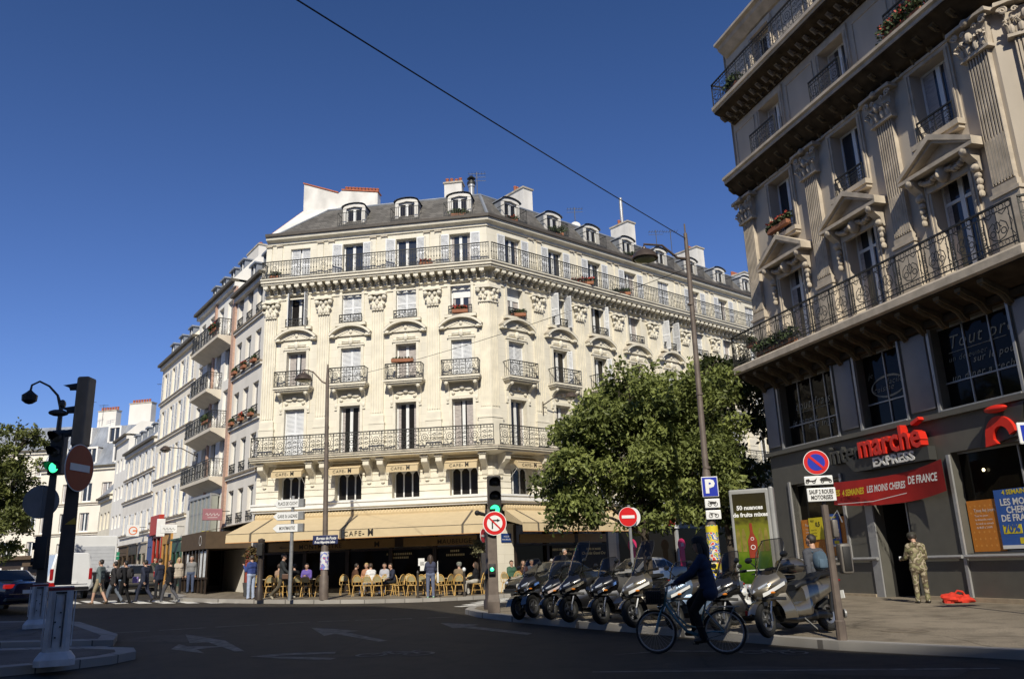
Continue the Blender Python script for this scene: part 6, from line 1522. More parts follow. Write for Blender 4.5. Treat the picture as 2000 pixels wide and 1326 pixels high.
for p_, c_ in ((.25, (.06, .12, .008)), (.42, (.15, .20, .018)), (.62, (.16, .16, .018)), (.75, (.04, .035, .01))): q_ = e_.new(p_); q_.color = (*c_, 1)
nt_.links.new(cr_.outputs['Color'], b_.inputs['Base Color'])
po = MB().mat(M_adv).box((-.40, -.1, .70), (.40, -.088, 2.84)); po.mat(M_swht)
for z, s in ((2.45, '50 nuances'), (2.28, 'de fruits mixes')): po.at((0, -.104, z)).text(s, .14, 0, .005)
po.at((0, -.104, 0)); po.ribbon([(-.36, 1.0), (.36, 1.03)], .02); po.ring(.05, .92, .08, .015, n=12)
po.at((0, -.1, 0)); po.mat(pm('yellow_bottles', (.20, .16, .03), .4, .3, 8))
for bx in (-.34, -.21, .19, .32): po.vprism([(bx - .05, 1.45), (bx + .05, 1.45), (bx + .05, 1.85), (bx + .02, 2.0), (bx - .02, 2.0), (bx - .05, 1.85)], -.006, -.002)
po.mat(pm('red_bottle', (.26, .04, .02), .3, .2, 8)); po.vprism([(-.11, 1.3), (.09, 1.3), (.1, 1.7), (.02, 1.9), (.01, 2.12), (-.05, 2.12), (-.05, 1.9), (-.12, 1.7)], -.02, -.006); po.mat(M_swht).ring(-.01, 1.55, .05, .014, -.022, 12); po.ring(-.01, 1.75, .035, .01, -.022, 10); po.at(); po.build('poster', t)
# no parking post
x, y = 5.3, 14.39
t = thing('road_sign', 'no parking sign with two white plates on a brown post at the right', 'road sign', (x, y, gz(x, y)))
p = MB().mat(M_postg).tube([(0, 0, 0), (0, 0, .3), (0, 0, .32), (0, 0, 2.2)], [.085, .085, .07, .06], 10); p.tube([(0, 0, 2.2), (0, 0, 3.15)], .03, 8); p.build('pole', t)
d_ = disc(MB().mat(M_swht), .215); d_.mat(M_sred).at((0, -.004, 0)); disc(d_, .205); d_.mat(M_sblu).at((0, -.008, 0)); disc(d_, .145); d_.mat(M_sred); d_.M = Matrix.Rotation(R(45), 4, 'Y'); d_.box((-.165, -.026, -.021), (.165, -.021, .021)); d_.at(); d_.build('no_parking_sign', t, (-.07, -.07, 2.93), R(-12))
q = MB().mat(M_swht).bbox((-.235, -.02, 0), (.235, 0, .155), .012); q.mat(M_black)
for cx in (-.19, -.08, .06, .19): q.ring(cx, .055, .022, .014, -.024, 8)
q.vprism([(-.21, .06), (-.05, .06), (-.02, .12), (-.08, .08), (-.14, .08), (-.16, .11), (-.21, .1)], -.026, -.021); q.vprism([(.02, .09), (.05, .12), (.13, .13), (.2, .09), (.22, .06), (.04, .06)], -.026, -.021); q.build('plate', t, (-.07, -.07, 2.54), R(-12))
q = MB().mat(M_swht).bbox((-.235, -.02, 0), (.235, 0, .23), .012); q.mat(M_black).at((0, -.024, .13)).text('SAUF 2 ROUES', .1, 0, .003, fit=.40); q.at((0, -.024, .035)).text('MOTORISES', .1, 0, .003, fit=.36); q.at(); q.build('plate', t, (-.05, -.07, 2.26), R(-12))
bx_ = MB().mat(pm('grey_plastic_housing', (.13, .115, .10), .5, .2, 5)); bx_.bbox((.12, -.12, 1.05), (.33, .1, 1.55), .05); bx_.box((.0, -.03, 1.2), (.13, .03, 1.24)); bx_.bbox((.06, -.1, 1.65), (.16, .05, 1.95), .03); bx_.mat(M_blk).bbox((.16, -.135, 1.1), (.29, -.11, 1.5), .01); bx_.mat(M_steel).tube([(.08, 0, 1.95), (.2, -.02, 2.1), (.26, -.02, 1.9)], .012, 6); bx_.build('pedestrian_signal', t)
kb = MB().mat(M_steel).at((.085, -.0, .42)).lathe([(.07, 0), (.07, .03)], 12, 'x'); kb.at(); kb.build('inspection_cap', t)
# sign at the right edge of the view
x, y = 10.62, 16.5
t = thing('road_sign', 'rounded white and blue sign cut off by the right edge of the photo', 'road sign', (x, y, gz(x, y)))
MB().mat(M_postg).tube([(0, 0, 0), (0, 0, 4.1)], .05, 10).build('pole', t); q = MB().mat(M_swht).bbox((-.48, -.02, 3.36), (.5, .02, 3.80), .03); q.mat(M_sblu).box((-.42, -.026, 3.42), (.44, -.018, 3.74)); q.build('panel', t, (0, -.06, 0))
# bollards
M_bol = pm('bollard_brown', (.055, .045, .035), .5, .2, 6)
def bollard(label, x, y, h, ball=False, r=.045):
    t = thing('bollard', label, 'bollard', (x, y, gz(x, y)), 0, 'slim bollards along the cafe kerb')
    b = MB().mat(M_bol).lathe([(r * 1.5, 0), (r * 1.5, .12), (r, .15), (r, h - .12), (r * 1.2, h - .1), (r, h - .06), (0, h)], 12); b.build('shaft', t)
    if ball: MB().mat(M_swht).ell((0, 0, h - .02), (.075, .075, .09), 10, 8).build('cap', t)
bollard('slim bollard just left of the woman with the white paper', -4.18, 34.55, 1.1); bollard('slim bollard with a white ball top right of the woman', -2.35, 35.5, 1.1, True); bollard('low bollard between the signpost and the walking man', -9.35, 34.35, .75)
x, y = -10.45, 33.95
t = thing('post', 'thick dark post on the cafe kerb beside the man in the blue jacket', 'post', (x, y, gz(x, y))); MB().mat(M_post).lathe([(.15, 0), (.15, .4), (.11, .5), (.1, 2.1), (.14, 2.2), (.14, 2.35), (.0, 2.4)], 14).build('column', t); MB().mat(M_blk).bbox((-.12, -.25, 1.7), (.12, -.08, 2.2), .03).build('control_box', t)
# wall lamps
def wall_lamp(label, p, rz, L_):
    t = thing('wall_lamp', label, 'wall lamp', p, rz)
    MB().mat(M_lampm).tube([(0, 0, 0), (0, -L_ * .5, .45), (0, -L_, .5)], .03, 6).build('arm', t)
    h = MB().mat(M_lampm).at((0, -L_, .3)).lathe([(0, .28), (.12, .25), (.28, .1), (.33, 0), (.26, -.03)], 16); h.at(); hh = h.build('lamp_head', t); MB().mat(M_lampg).at((0, -L_, .3)).lathe([(.27, 0), (.18, -.12), (0, -.15)], 14).build('lamp_glass', hh); MB().mat(M_lampm).box((-.06, -.04, -.5), (.06, 0, .2)).build('bracket', t)
wall_lamp('bell lamp on an arm from the right front of the cafe block', cafe_pt(TB, 3.28, -.12, 9.3), TB + R(35), 1.5)
wall_lamp('bell lamp on an arm from the cream house of the left street', L_pt(-11.6, 0, 8.6), TL, 1.9)
# cables
def cable(label, a, b, r, sag):
    a, b = Vector(a), Vector(b); pts = [a.lerp(b, i / 24) - Vector((0, 0, sag * 4 * (i / 24) * (1 - i / 24))) for i in range(25)]
    return tag(MB().mat(M_blk).tube(pts, r, 5).build('cable'), label, 'cable')
a = Vector((4.35, 18.66, 9.1)); q = Vector((-2.18, 8, 7.9))
cable('thick black cable slung across the sky from the tall lamp post', a, a + (q - a) * 1.9, .0105, .12)
cable('thin wire strung across the cafe front between the two lamp posts', (-7.9, 33.79, 9.3), (4.4, 18.66, 8.35), .008, .25)
# red bag
def lumpy(mb, c, r, seed, n=18, m=12, amp=.25):
    rr = random.Random(seed); ph = [(rr.uniform(0, 6), rr.uniform(1, 4), rr.uniform(1, 4)) for _ in range(6)]
    vs = []; 
    for i in range(m + 1):
        a = -PI / 2 + PI * i / m
        for j in range(n):
            w_ = 2 * PI * j / n; k = 1 + amp * sum(math.sin(p_ + f1 * w_ * round(1) * 1.0 + f2 * a * 2) for p_, f1, f2 in [(p[0], round(p[1]), p[2]) for p in ph]) / 3
            vs.append((c[0] + r[0] * k * math.cos(a) * math.cos(w_), c[1] + r[1] * k * math.cos(a) * math.sin(w_), max(c[2] - r[2] * .8, c[2] + r[2] * k * math.sin(a))))
    mb.add(vs, [(i * n + j, i * n + (j + 1) % n, (i + 1) * n + (j + 1) % n, (i + 1) * n + j) for i in range(m) for j in range(n)], True)
x, y = 11.2, 22.0
t = thing('bag', 'crumpled bright red bag lying on the pavement beside the soldier', 'bag', (x, y, gz(x, y) - .03))
b = MB().mat(pm('red_nylon', (.55, .03, .012), .85, .2, 9, bump=.4, bscale=22)); lumpy(b, (-.15, 0, .12), (.26, .18, .15), 3); lumpy(b, (.16, .02, .1), (.24, .17, .12), 5); b.build('cloth', t); MB().mat(pm('red_nylon', (.6, .03, .012))).tube([(-.1, 0, .22), (0, -.03, .33), (.14, 0, .3), (.22, .02, .2)], [.02, .025, .025, .02], 6).build('strap', t)
# ================================================================ VEHICLES
def paint(name, col, rough=.25, metal=.3, coat=1.): return pm(name, col, rough, .05, 3, metal=metal, coat=coat)
M_tyre = pm('tyre_rubber', (.014, .014, .013), .8, .2, 20)
M_rim = pm('alloy_rim', (.30, .30, .30), .35, .1, 8, metal=.8)
M_chrome = pm('chrome', (.62, .62, .62), .12, .05, 5, metal=1.)
M_blkp = pm('black_scooter_plastic', (.012, .012, .012), .4, .1, 5)
M_seat = pm('black_vinyl', (.010, .010, .010), .45, .2, 12)
M_head = pm('headlight_lens', (.62, .66, .70), .08, .1, 10, metal=.4, coat=1.)
M_amber = pm('amber_lens', (.55, .18, .02), .2, 0)
M_tail = pm('tail_lens', (.30, .008, .008), .2, .1, 8)
M_tailon = pm('lit_tail_lens', (.5, .01, .01), .2, .1, 8, emit=(1, .03, .02), estr=.35)
M_screen = bpy.data.materials.new('tinted_screen'); M_screen.use_nodes = True; nt_ = M_screen.node_tree; N_ = nt_.nodes
tb_ = N_.new('ShaderNodeBsdfTransparent'); tb_.inputs['Color'].default_value = (.50, .48, .45, 1); gb_ = N_.new('ShaderNodeBsdfGlossy'); gb_.inputs['Roughness'].default_value = .06
fr_ = N_.new('ShaderNodeFresnel'); fr_.inputs['IOR'].default_value = 1.5; mx_ = N_.new('ShaderNodeMixShader'); nt_.links.new(fr_.outputs[0], mx_.inputs[0]); nt_.links.new(tb_.outputs[0], mx_.inputs[1]); nt_.links.new(gb_.outputs[0], mx_.inputs[2]); nt_.links.new(mx_.outputs[0], N_['Material Output'].inputs['Surface'])
def sring(x, cz, hw, hh, ex=2.6, n=20, tilt=0., flat=None):
    """superellipse ring across the vehicle at station x"""
    out = []
    for i in range(n):
        a = 2 * PI * i / n; c, s = math.cos(a), math.sin(a)
        y = hw * math.copysign(abs(c) ** (2 / ex), c); z = hh * math.copysign(abs(s) ** (2 / ex), s)
        out.append((x + tilt * z, y, cz + z))
    return out
def wheel(parent, p, r, w, spokes=5, steer=0., lean=0., name='wheel', spm=None):
    """tyre > rim; axle along local y"""
    t = MB().mat(M_tyre); R_ = r - w / 2; n = 28; m = 10; rg = []
    for j in range(m):
        a = 2 * PI * j / m; rg.append((R_ + w * .5 * math.cos(a), w * .5 * math.sin(a)))
    vs = []; 
    for i in range(n):
        b = 2 * PI * i / n
        for rr, yy in rg: vs.append((rr * math.cos(b), yy, rr * math.sin(b)))
    t.add(vs, [(i * m + j, i * m + (j + 1) % m, ((i + 1) % n) * m + (j + 1) % m, ((i + 1) % n) * m + j) for i in range(n) for j in range(m)], True)
    o = t.build(name, parent, p, steer)
    o.rotation_euler = (lean, 0, steer)
    q = MB().mat(spm or M_rim); k = r - w
    q.lathe([(k, -w * .32), (k + .012, -w * .36), (k + .012, w * .36), (k, w * .32), (k - .03, w * .25), (k - .03, -w * .25), (k, -w * .32)], 24, 'y'); q.lathe([(0, -w * .4), (.055, -w * .38), (.06, w * .38), (0, w * .4)], 14, 'y')
    for i in range(spokes):
        a = 2 * PI * i / spokes; ca, sa = math.cos(a), math.sin(a)
        q.tube([(.04 * ca, 0, .04 * sa), ((k - .02) * ca, 0, (k - .02) * sa)], [.028, .02], 6)
    q.mat(M_chrome).lathe([(k * .55, -w * .3), (k * .62, -w * .3), (k * .62, -w * .26), (k * .55, -w * .26)], 20, 'y')
    q.build('rim', o); return o
def scooter(label, x, y, ang, col, size=1., screen=.62, case=False, three=False, trim=None, lean=.12, facecol=None, helmet=False, cover=False):
    """parked scooter; origin under the front wheel, local +x forward"""
    root = thing('motor_scooter', label, 'scooter', (x, y, gz(x, y)), ang, 'scooters parked in a row on the pavement')
    M = col; F = facecol or col; S = size; wr = .27 * S; wb = -1.48 * S
    tilt = thing_tilt = root; root.rotation_euler = (lean, 0, ang)
    steer = R(14)
    def T(m):   # uniform scale baked into the mesh
        m.v = [(a * S, b * S, c * S) for a, b, c in m.v]; return m
    if three:
        for s in (-1, 1):
            wheel(root, (0, s * .27, wr * .93), wr, .12, 6, R(10)); mg = MB().mat(M); 
            mg.loft([[((.27 + .03) * math.cos(a) * 1.0, s * .27 + yy, wr * .93 / S + .31 * math.sin(a)) for yy in (-.09, -.05, .05, .09)] for a in [R(10 + 16 * i) for i in range(11)]], closed=False, caps=False); T(mg).build('mudguard', root)
    else:
        wheel(root, (0, 0, wr), wr, .13, 5, steer); mg = MB().mat(M)
        mg.loft([[(.305 * math.cos(a), yy * (1 - .25 * abs(a - R(95)) / 1.6), .27 + .305 * math.sin(a) - abs(yy) * .25) for yy in (-.095, -.06, 0, .06, .095)] for a in [R(20 + 15 * i) for i in range(11)]], closed=False, caps=False); T(mg).build('mudguard', root)
    wheel(root, (wb, 0, wr), wr * .98, .14, 5)
    fk = MB().mat(M_chrome)
    for s in (-1, 1): fk.tube([(0, s * .1, .27), (-.13, s * .1, .62)], [.03, .026], 7); fk.tube([(-.01, s * .12, .24), (-.02, s * .12, .36)], [.035, .03], 7)
    T(fk).build('fork', root)
    # front fairing: nose lofted backwards and upwards into the leg shield
    f = MB().mat(F)
    lv = [(.46, -.04, .07), (.52, .05, .12), (.60, .14, .17), (.66, .18, .205), (.72, .165, .25), (.80, .10, .275), (.88, .02, .26), (.95, -.06, .21), (1.0, -.13, .15)]
    f.loft([[(-.36, -w_, z), (-.2, -w_ * 1.06, z), (xf_ - .42 * w_ - .04, -w_ * .82, z), (xf_ - .10 * w_, -w_ * .3, z), (xf_, 0, z + .004), (xf_ - .10 * w_, w_ * .3, z), (xf_ - .42 * w_ - .04, w_ * .82, z), (-.2, w_ * 1.06, z), (-.36, w_, z)] for z, xf_, w_ in lv], closed=False, caps=False)
    f.loft([[(-.36, -w_, z), (-.36, w_, z)] for z, xf_, w_ in lv], closed=False, caps=False); f.add([(-.36, -.15, 1.0), (-.19, -.12, 1.0), (-.13, 0, 1.0), (-.19, .12, 1.0), (-.36, .15, 1.0)], [(0, 1, 2, 3, 4)], False)
    f.mat(M_blkp)
    for s in (-1, 1):
        f.loft([[(.04 - .30 * q_ - .05, s * (.03 + .2 * q_), .845 + .03 * q_ + dz) for dz in (0, .04)] for q_ in (0, .3, .6, .9)], closed=False, caps=False)
        f.loft([[(.145 - .42 * q_, s * (.05 + .215 * q_ ** .8), .615 - .05 * q_ + dz) for dz in (-.03, .012)] for q_ in (0, .25, .5, .75, 1.)], closed=False, caps=False)
    f.box((-.02, -.10, .47), (.07, .10, .53))
    T(f).build('front_fairing', root)
    if trim:
        for s in (-1, 1): tr = MB().mat(trim); tr.loft([[(.13 - .4 * q, s * (.17 + .13 * q ** .6), .60 + .16 * q + dz) for dz in (0, .055)] for q in [i / 8 for i in range(9)]], closed=False, caps=False); T(tr).build('trim_panel', root)
    ap = MB().mat(M)          # leg shield wings below the nose
    for s in (-1, 1):
        ap.loft([[(-.1 - .1 * q + .0, s * (.12 + .15 * math.sin(q * 2.2)), .62 - .36 * q), (-.3 - .14 * q, s * (.25 + .05 * math.sin(q * 2.4)), .64 - .38 * q), (-.42 - .1 * q, s * (.2 + .04 * math.sin(q * 2.2)), .62 - .36 * q)] for q in [i / 6 for i in range(7)]], sm=True)
    T(ap).build('leg_shield', root)
    for s in (-1, 1):         # twin slanted headlights
        h = MB().mat(M_head); h.loft([[(.185 - .035 * v * v - .145 * u - (.05 * v if v > 0 else 0), s * (.02 + .19 * u), .70 + .10 * u + v * (.055 - .022 * u)) for v in (-1, -.4, .4, 1)] for u, w_ in ((0, 0), (.25, -.1), (.55, -.14), (.8, -.08), (1, .1))], closed=False, caps=False); T(h).build('headlight', root)
        m_ = MB().mat(M_amber); m_.ell((-.03, s * .235, .655), (.05, .03, .022), 8, 6); T(m_).build('indicator', root)
    ws = MB().mat(M_screen); H = screen
    rows = []
    for q in range(8):
        f_ = q / 7; wd = (.2 + .1 * math.sin(f_ * 2.3)) * (1 if f_ < .8 else 1 - (f_ - .8) * 1.2)
        rows.append([(-.05 - .40 * H * f_ - .17 * (yy * yy), yy * wd, .93 + H * .78 * f_) for yy in (-1, -.6, -.2, .2, .6, 1)])
    ws.loft(rows, closed=False, caps=False); T(ws).build('windscreen', root)
    rim_ = MB().mat(M_blkp)   # dark edge of the screen makes it read
    rim_.tube([r_[0] for r_ in rows] + rows[-1] + [r_[-1] for r_ in rows[::-1]], .008, 5); T(rim_).build('screen_edge', root)
    hb = MB().mat(M_blkp); hb.tube([(-.42, -.36, 1.03), (-.34, -.22, 1.02), (-.3, 0, .99), (-.34, .22, 1.02), (-.42, .36, 1.03)], .018, 7); hb.loft([sring(-.24, .96, .09, .06), sring(-.34, .99, .16, .07), sring(-.42, .97, .1, .05)])
    for s in (-1, 1): hb.tube([(-.40, s * .30, 1.03), (-.45, s * .40, 1.03)], .028, 8); hb.tube([(-.33, s * .2, 1.0), (-.3, s * .37, .995)], .009, 5)
    T(hb).build('handlebar', root)
    for s in (-1, 1):
        mr = MB().mat(M_blkp); mr.tube([(-.33, s * .2, 1.02), (-.28, s * .3, 1.15), (-.29, s * .36, 1.19)], .010, 5); mr.ell((-.29, s * .38, 1.22), (.03, .08, .05), 10, 6); mr.mat(M_chrome).ell((-.305, s * .38, 1.22), (.02, .07, .042), 10, 6); T(mr).build('mirror', root)
    fl = MB().mat(M); fl.loft([sring(-.34, .42, .2, .12, 3.5), sring(-.6, .36, .21, .1, 4), sring(-.85, .38, .21, .13, 3.5), sring(-.95, .45, .2, .2, 3)]); fl.mat(M_blkp); fl.loft([sring(-.3, .26, .12, .05, 3), sring(-.6, .24, .15, .06, 3), sring(-1.1, .27, .14, .08, 3)]); T(fl).build('floorboard', root)
    rb_ = MB().mat(M); rb_.loft([sring(-.84, .55, .17, .2, 3), sring(-1.0, .60, .215, .2, 3), sring(-1.25, .65, .23, .17, 2.8), sring(-1.55, .72, .20, .13, 2.6), sring(-1.78, .78, .14, .09, 2.4), sring(-1.88, .81, .06, .05, 2.2)]); T(rb_).build('rear_body', root)
    st = MB().mat(M_seat); st.loft([sring(-.74, .72, .1, .05, 2.4), sring(-.85, .77, .15, .065, 2.6), sring(-1.1, .78, .17, .065, 2.8), sring(-1.24, .82, .165, .07, 2.8), sring(-1.34, .89, .15, .06, 2.8), sring(-1.6, .91, .13, .055, 2.6), sring(-1.76, .92, .07, .04, 2.3)]); T(st).build('seat', root)
    ex = MB().mat(M_steel); ex.at((0, 0, 0)); ex.tube([(-1.1, -.16, .26), (-1.3, -.22, .3), (-1.75, -.24, .42)], [.035, .07, .075], 12); ex.mat(M_blkp).tube([(-1.75, -.24, .42), (-1.80, -.24, .435)], [.06, .04], 10); T(ex).build('exhaust', root)
    sw = MB().mat(M_blkp); sw.loft([sring(-1.0, .29, .1, .08), sring(-1.3, .28, .12, .08), sring(-1.5, .27, .1, .07)]); sw.tube([(-1.45, .13, .3), (-1.5, .15, .62)], .03, 8); T(sw).build('swing_arm', root)
    tl_ = MB().mat(M_tail); tl_.ell((-1.84, 0, .79), (.06, .13, .035), 10, 6); T(tl_).build('tail_light', root)
    pl = MB().mat(M_swht); pl.box((-1.92, -.09, .5), (-1.905, .09, .63)); pl.mat(M_blkp).tube([(-1.7, 0, .7), (-1.9, 0, .55)], .03, 6); T(pl).build('number_plate', root)
    sd = MB().mat(M_blkp).tube([(-.75, .12, .26), (-.82, .33, .02)], .016, 6); T(sd).build('stand', root)
    if case:
        c = MB().mat(case if case is not True else M); c.loft([sring(-1.5, 1.12, .1, .06, 2.6), sring(-1.54, 1.12, .2, .13, 2.8), sring(-1.72, 1.13, .24, .16, 2.8), sring(-1.9, 1.12, .2, .13, 2.8), sring(-1.95, 1.12, .1, .06, 2.6)]); c.mat(M_blkp).box((-1.95, -.23, 1.09), (-1.5, .23, 1.11)); T(c).build('top_case', root)
    if cover:
        c = MB().mat(pm('grey_leg_cover', (.05, .048, .045), .8, .2, 9, bump=.3, bscale=12)); c.loft([sring(-.32, .8, .25, .18, 2.5), sring(-.55, .74, .3, .22, 2.5), sring(-.8, .72, .27, .16, 2.5), sring(-.95, .72, .15, .08, 2.4)]); T(c).build('leg_cover', root)
    return root
P_dark = paint('graphite_paint', (.020, .019, .018)); P_blk = paint('gloss_black_paint', (.010, .010, .011)); P_silv = paint('silver_champagne_paint', (.22, .195, .15), .28, .7); P_grey = paint('taupe_grey_paint', (.12, .105, .085), .28, .6); P_whit = paint('pearl_white_paint', (.62, .62, .60), .25, 0); P_blue = paint('steel_blue_paint', (.16, .22, .30), .28, .5); P_pink = paint('pale_red_white_paint', (.48, .40, .37), .3, .1)
scooter('graphite three-wheeled scooter at the left end of the row beside the traffic light', .12, 21.9, R(-138), P_dark, 1.06, .55, three=True, trim=M_chrome)
scooter('slim black scooter with a round clear screen, second from the left', .72, 21.1, R(-146), P_blk, 1.0, .75, trim=P_pink)
scooter('black scooter with a very tall windscreen, third from the left', 1.12, 20.0, R(-153), P_blk, 1.1, .92, trim=P_silv)
scooter('black scooter wrapped in a dark leg cover, middle of the row', 1.78, 19.1, R(-150), P_blk, 1.08, .5, cover=True, trim=M_chrome)
scooter('silver and taupe scooter with white side flashes left of the cyclist', 2.35, 18.0, R(-158), P_grey, 1.1, .85, facecol=P_silv, trim=P_whit)
scooter('pale blue scooter half hidden behind the cyclist', 3.05, 17.1, R(-152), P_blue, 1.02, .45, trim=P_whit)
scooter('dark grey scooter with a bulbous top case behind the bicycle rear wheel', 3.75, 16.2, R(-160), P_dark, 1.04, .62, case=P_grey, trim=M_chrome)
scooter('big shiny champagne scooter at the right end of the row beside the no parking post', 4.3, 15.12, R(-148), P_silv, 1.12, .72, trim=P_whit)
scooter('white scooter behind the row under the parking sign', 4.75, 18.2, R(-60), P_whit, .92, .3)

def car(label, x, y, ang, m, kind='sedan', plate=True, name='parked_car', group=None, lit=False, pave=0.):
    """car on its road: stations along x give body height and glass; origin at centre, local +x forward"""
    t = thing(name, label, 'car', (x, y, g(x, y) + pave), ang, group)
    if kind == 'sedan': st = [(-2.25, .42, .55, .78, .95), (-2.15, .30, .78, .92, 1.0), (-1.75, .26, .86, .98, 1.02), (-1.25, .24, .88, 1.0, 1.05), (-.62, .23, .89, .98, 1.42), (.15, .23, .89, .96, 1.45), (.55, .23, .89, .95, 1.40), (1.28, .24, .88, .92, .97), (1.85, .26, .85, .86, .88), (2.15, .3, .76, .72, .75), (2.27, .42, .5, .6, .62)]; ga, gb = 3, 7; axle = (-1.32, 1.38)
    elif kind == 'hatch': st = [(-1.92, .42, .6, .8, .86), (-1.88, .30, .8, .92, .98), (-1.55, .25, .85, .98, 1.40), (-1.1, .23, .86, .98, 1.47), (-.1, .22, .86, .96, 1.50), (.4, .22, .86, .95, 1.44), (1.12, .24, .85, .92, .98), (1.6, .26, .80, .84, .86), (1.9, .34, .65, .66, .68)]; ga, gb = 1, 6; axle = (-1.2, 1.22)
    elif kind == 'van': st = [(-2.5, .4, .85, 1.0, 1.95), (-2.45, .32, .93, 1.05, 2.0), (-1.0, .3, .94, 1.05, 2.02), (.6, .3, .94, 1.05, 2.02), (1.05, .3, .94, 1.05, 1.95), (1.75, .3, .93, 1.0, 1.12), (2.3, .32, .86, .88, .92), (2.48, .42, .7, .7, .72)]; ga, gb = 3, 5; axle = (-1.5, 1.5)
    rings = []
    for X, zb, wd, zs, zr in st:
        rf = wd * .74 if zr > zs + .2 else wd * .86
        h = [(wd * .86, zb), (wd, zb + .16), (wd * 1.0, zs - .12), (wd * .955, zs), (rf + .02, zr - .07), (rf * .86, zr)]
        rings.append([(X, a, b) for a, b in h] + [(X, -a, b) for a, b in h[::-1]])
    body = MB().mat(m); n = len(rings[0])
    body.loft(rings, True, True); k = 0
    gl = MB().mat(M_carglass); E = .006
    def lift(p): X, Y, Z = p; return (X, Y * 1.006 + (E if Y > 0 else -E), Z + .004)
    for i in range(ga, gb):
        for j in (3, n - 5):   # side glass strips
            a, b, c, d_ = rings[i][j], rings[i][j + 1], rings[i + 1][j + 1], rings[i + 1][j]
            if a[2] + .12 < b[2] or d_[2] + .12 < c[2]:
                def ins(p, q, f): return tuple(p[z] + (q[z] - p[z]) * f for z in range(3))
                u0, u1 = .06, .88
                q = [ins(a, b, u0 if j == 3 else 1 - u1), ins(a, b, u1 if j == 3 else 1 - u0), ins(d_, c, u1 if j == 3 else 1 - u0), ins(d_, c, u0 if j == 3 else 1 - u1)]
                q2 = [ins(q[0], q[3], .05), ins(q[1], q[2], .05), ins(q[1], q[2], .95), ins(q[0], q[3], .95)]
                if kind != 'van' or i >= 3: gl.add([lift(p) for p in q2], [(0, 1, 2, 3)], False)
    def screen(i, j):    # wind- and rear screens
        A, B = rings[i], rings[j]
        pts = [A[4], A[5], A[6], A[7], B[7], B[6], B[5], B[4]]
        cx = [sum(p[z] for p in pts) / 8 for z in range(3)]
        gl.add([tuple(c_ + (p[z] - c_) * .9 + (.02 if z == 2 else ((.012 if st[j][0] > 0 else -.012) if z == 0 else 0)) for z, c_ in enumerate(cx)) for p in pts], [(0, 1, 6, 7), (1, 2, 5, 6), (2, 3, 4, 5)], False)
    bo = body.build('body', t)
    if kind == 'sedan': screen(6, 7); screen(3, 4)
    elif kind == 'hatch': screen(5, 6); screen(1, 2)
    else: screen(4, 5)
    gl.build('glazing', t)
    xr, xf = st[0][0], st[-1][0]
    for X in axle:
        for s in (-1, 1):
            a = MB().mat(M_blkp); a.at((X, s * .80, .32)); a.lathe([(0, -.10), (.37, -.1), (.37, .09), (0, .09)], 22, 'y'); a.at(); a.build('wheel_arch', t)
            wheel(t, (X, s * .82, .31), .31, .18, 7)
    for s in (-1, 1):
        hl = MB().mat(M_head); hl.ell((xf - .2, s * .6, .68 if kind != 'van' else .78), (.16, .17, .08), 10, 6); hl.build('headlight', t)
        tl = MB().mat(M_tailon if lit else M_tail)
        if kind == 'sedan': tl.bbox((xr + .03, s * .66 - .2, .80), (xr + .2, s * .66 + .18, .94), .03)
        elif kind == 'hatch': tl.bbox((xr + .0, s * .68 - .1, .78), (xr + .25, s * .68 + .1, 1.1), .03)
        else: tl.bbox((xr - .02, s * .8 - .07, .8), (xr + .1, s * .8 + .07, 1.3), .02)
        tl.build('tail_light', t)
        mi = MB().mat(m); mi.ell((gb and st[gb][0] - .42, s * 1.0, 1.0), (.07, .1, .07), 8, 6); mi.build('mirror', t)
    pb = MB().mat(M_blkp); pb.bbox((xr - .03, -.78, .36), (xr + .2, .78, .5), .04); pb.mat(M_chrome).box((xr - .015, -.7, .6), (xr + .02, .7, .62)); pb.build('bumper', t); MB().mat(M_blkp).bbox((xf - .2, -.7, .3), (xf + .03, .7, .46), .04).build('bumper', t)
    if plate: pp_ = MB().mat(M_swht); pp_.box((xr - .04, -.26, .62), (xr - .0, .26, .74)); pp_.build('number_plate', t)
    return t
M_carglass = glassmat('car_glass', (.012, .014, .016), 1.2)
car('dark saloon in the side street behind the left scooters', 1.5, 34.0, R(-139), paint('dark_green_black_car_paint', (.018, .02, .02)), 'sedan')
car('silver saloon in the side street behind the scooters and the tree trunk', 5.5, 37.4, R(-139), paint('silver_car_paint', (.38, .39, .40), .3, .6), 'sedan')
car('dark blue saloon leaving the picture at the left edge with lit tail lights', -18.9, 30.7, R(146), paint('navy_car_paint', (.012, .018, .06)), 'sedan', name='moving_car', lit=True)
hc = car('taupe hatchback seen from behind beyond the pedestrians', -20.4, 44.6, R(125), paint('taupe_car_paint', (.16, .145, .12), .35, .5), 'hatch', name='moving_car')
car('white van beside the delivery truck seen behind the traffic light base', -22.1, 40.6, R(128), paint('white_van_paint', (.68, .68, .67), .35, 0), 'van', name='delivery_van')
car('pale car parked under the left tree', -27.0, 37.0, R(128), paint('pale_grey_car_paint', (.5, .52, .54), .3, .4), 'sedan')
x, y = -26.2, 51.0
t = thing('delivery_truck', 'white box truck with a grey roller door seen from behind', 'truck', (x, y, g(x, y)), R(125))
M_box = pm('white_truck_panel', (.68, .68, .67), .5, .05, 2); b = MB().mat(M_box); b.bbox((-2.4, -1.15, .95), (2.2, 1.15, 3.05), .04); b.build('cargo_box', t)
d_ = MB().mat(pm('grey_roller_door', (.46, .47, .49), .5, .08, 4)); d_.box((-2.43, -1.02, 1.0), (-2.41, 1.02, 2.45)); [d_.box((-2.44, -1.02, 1.05 + .2 * i), (-2.42, 1.02, 1.07 + .2 * i)) for i in range(7)]; d_.mat(M_orange).box((-2.45, .75, 1.75), (-2.43, .95, 2.0)); d_.build('roller_door', t)
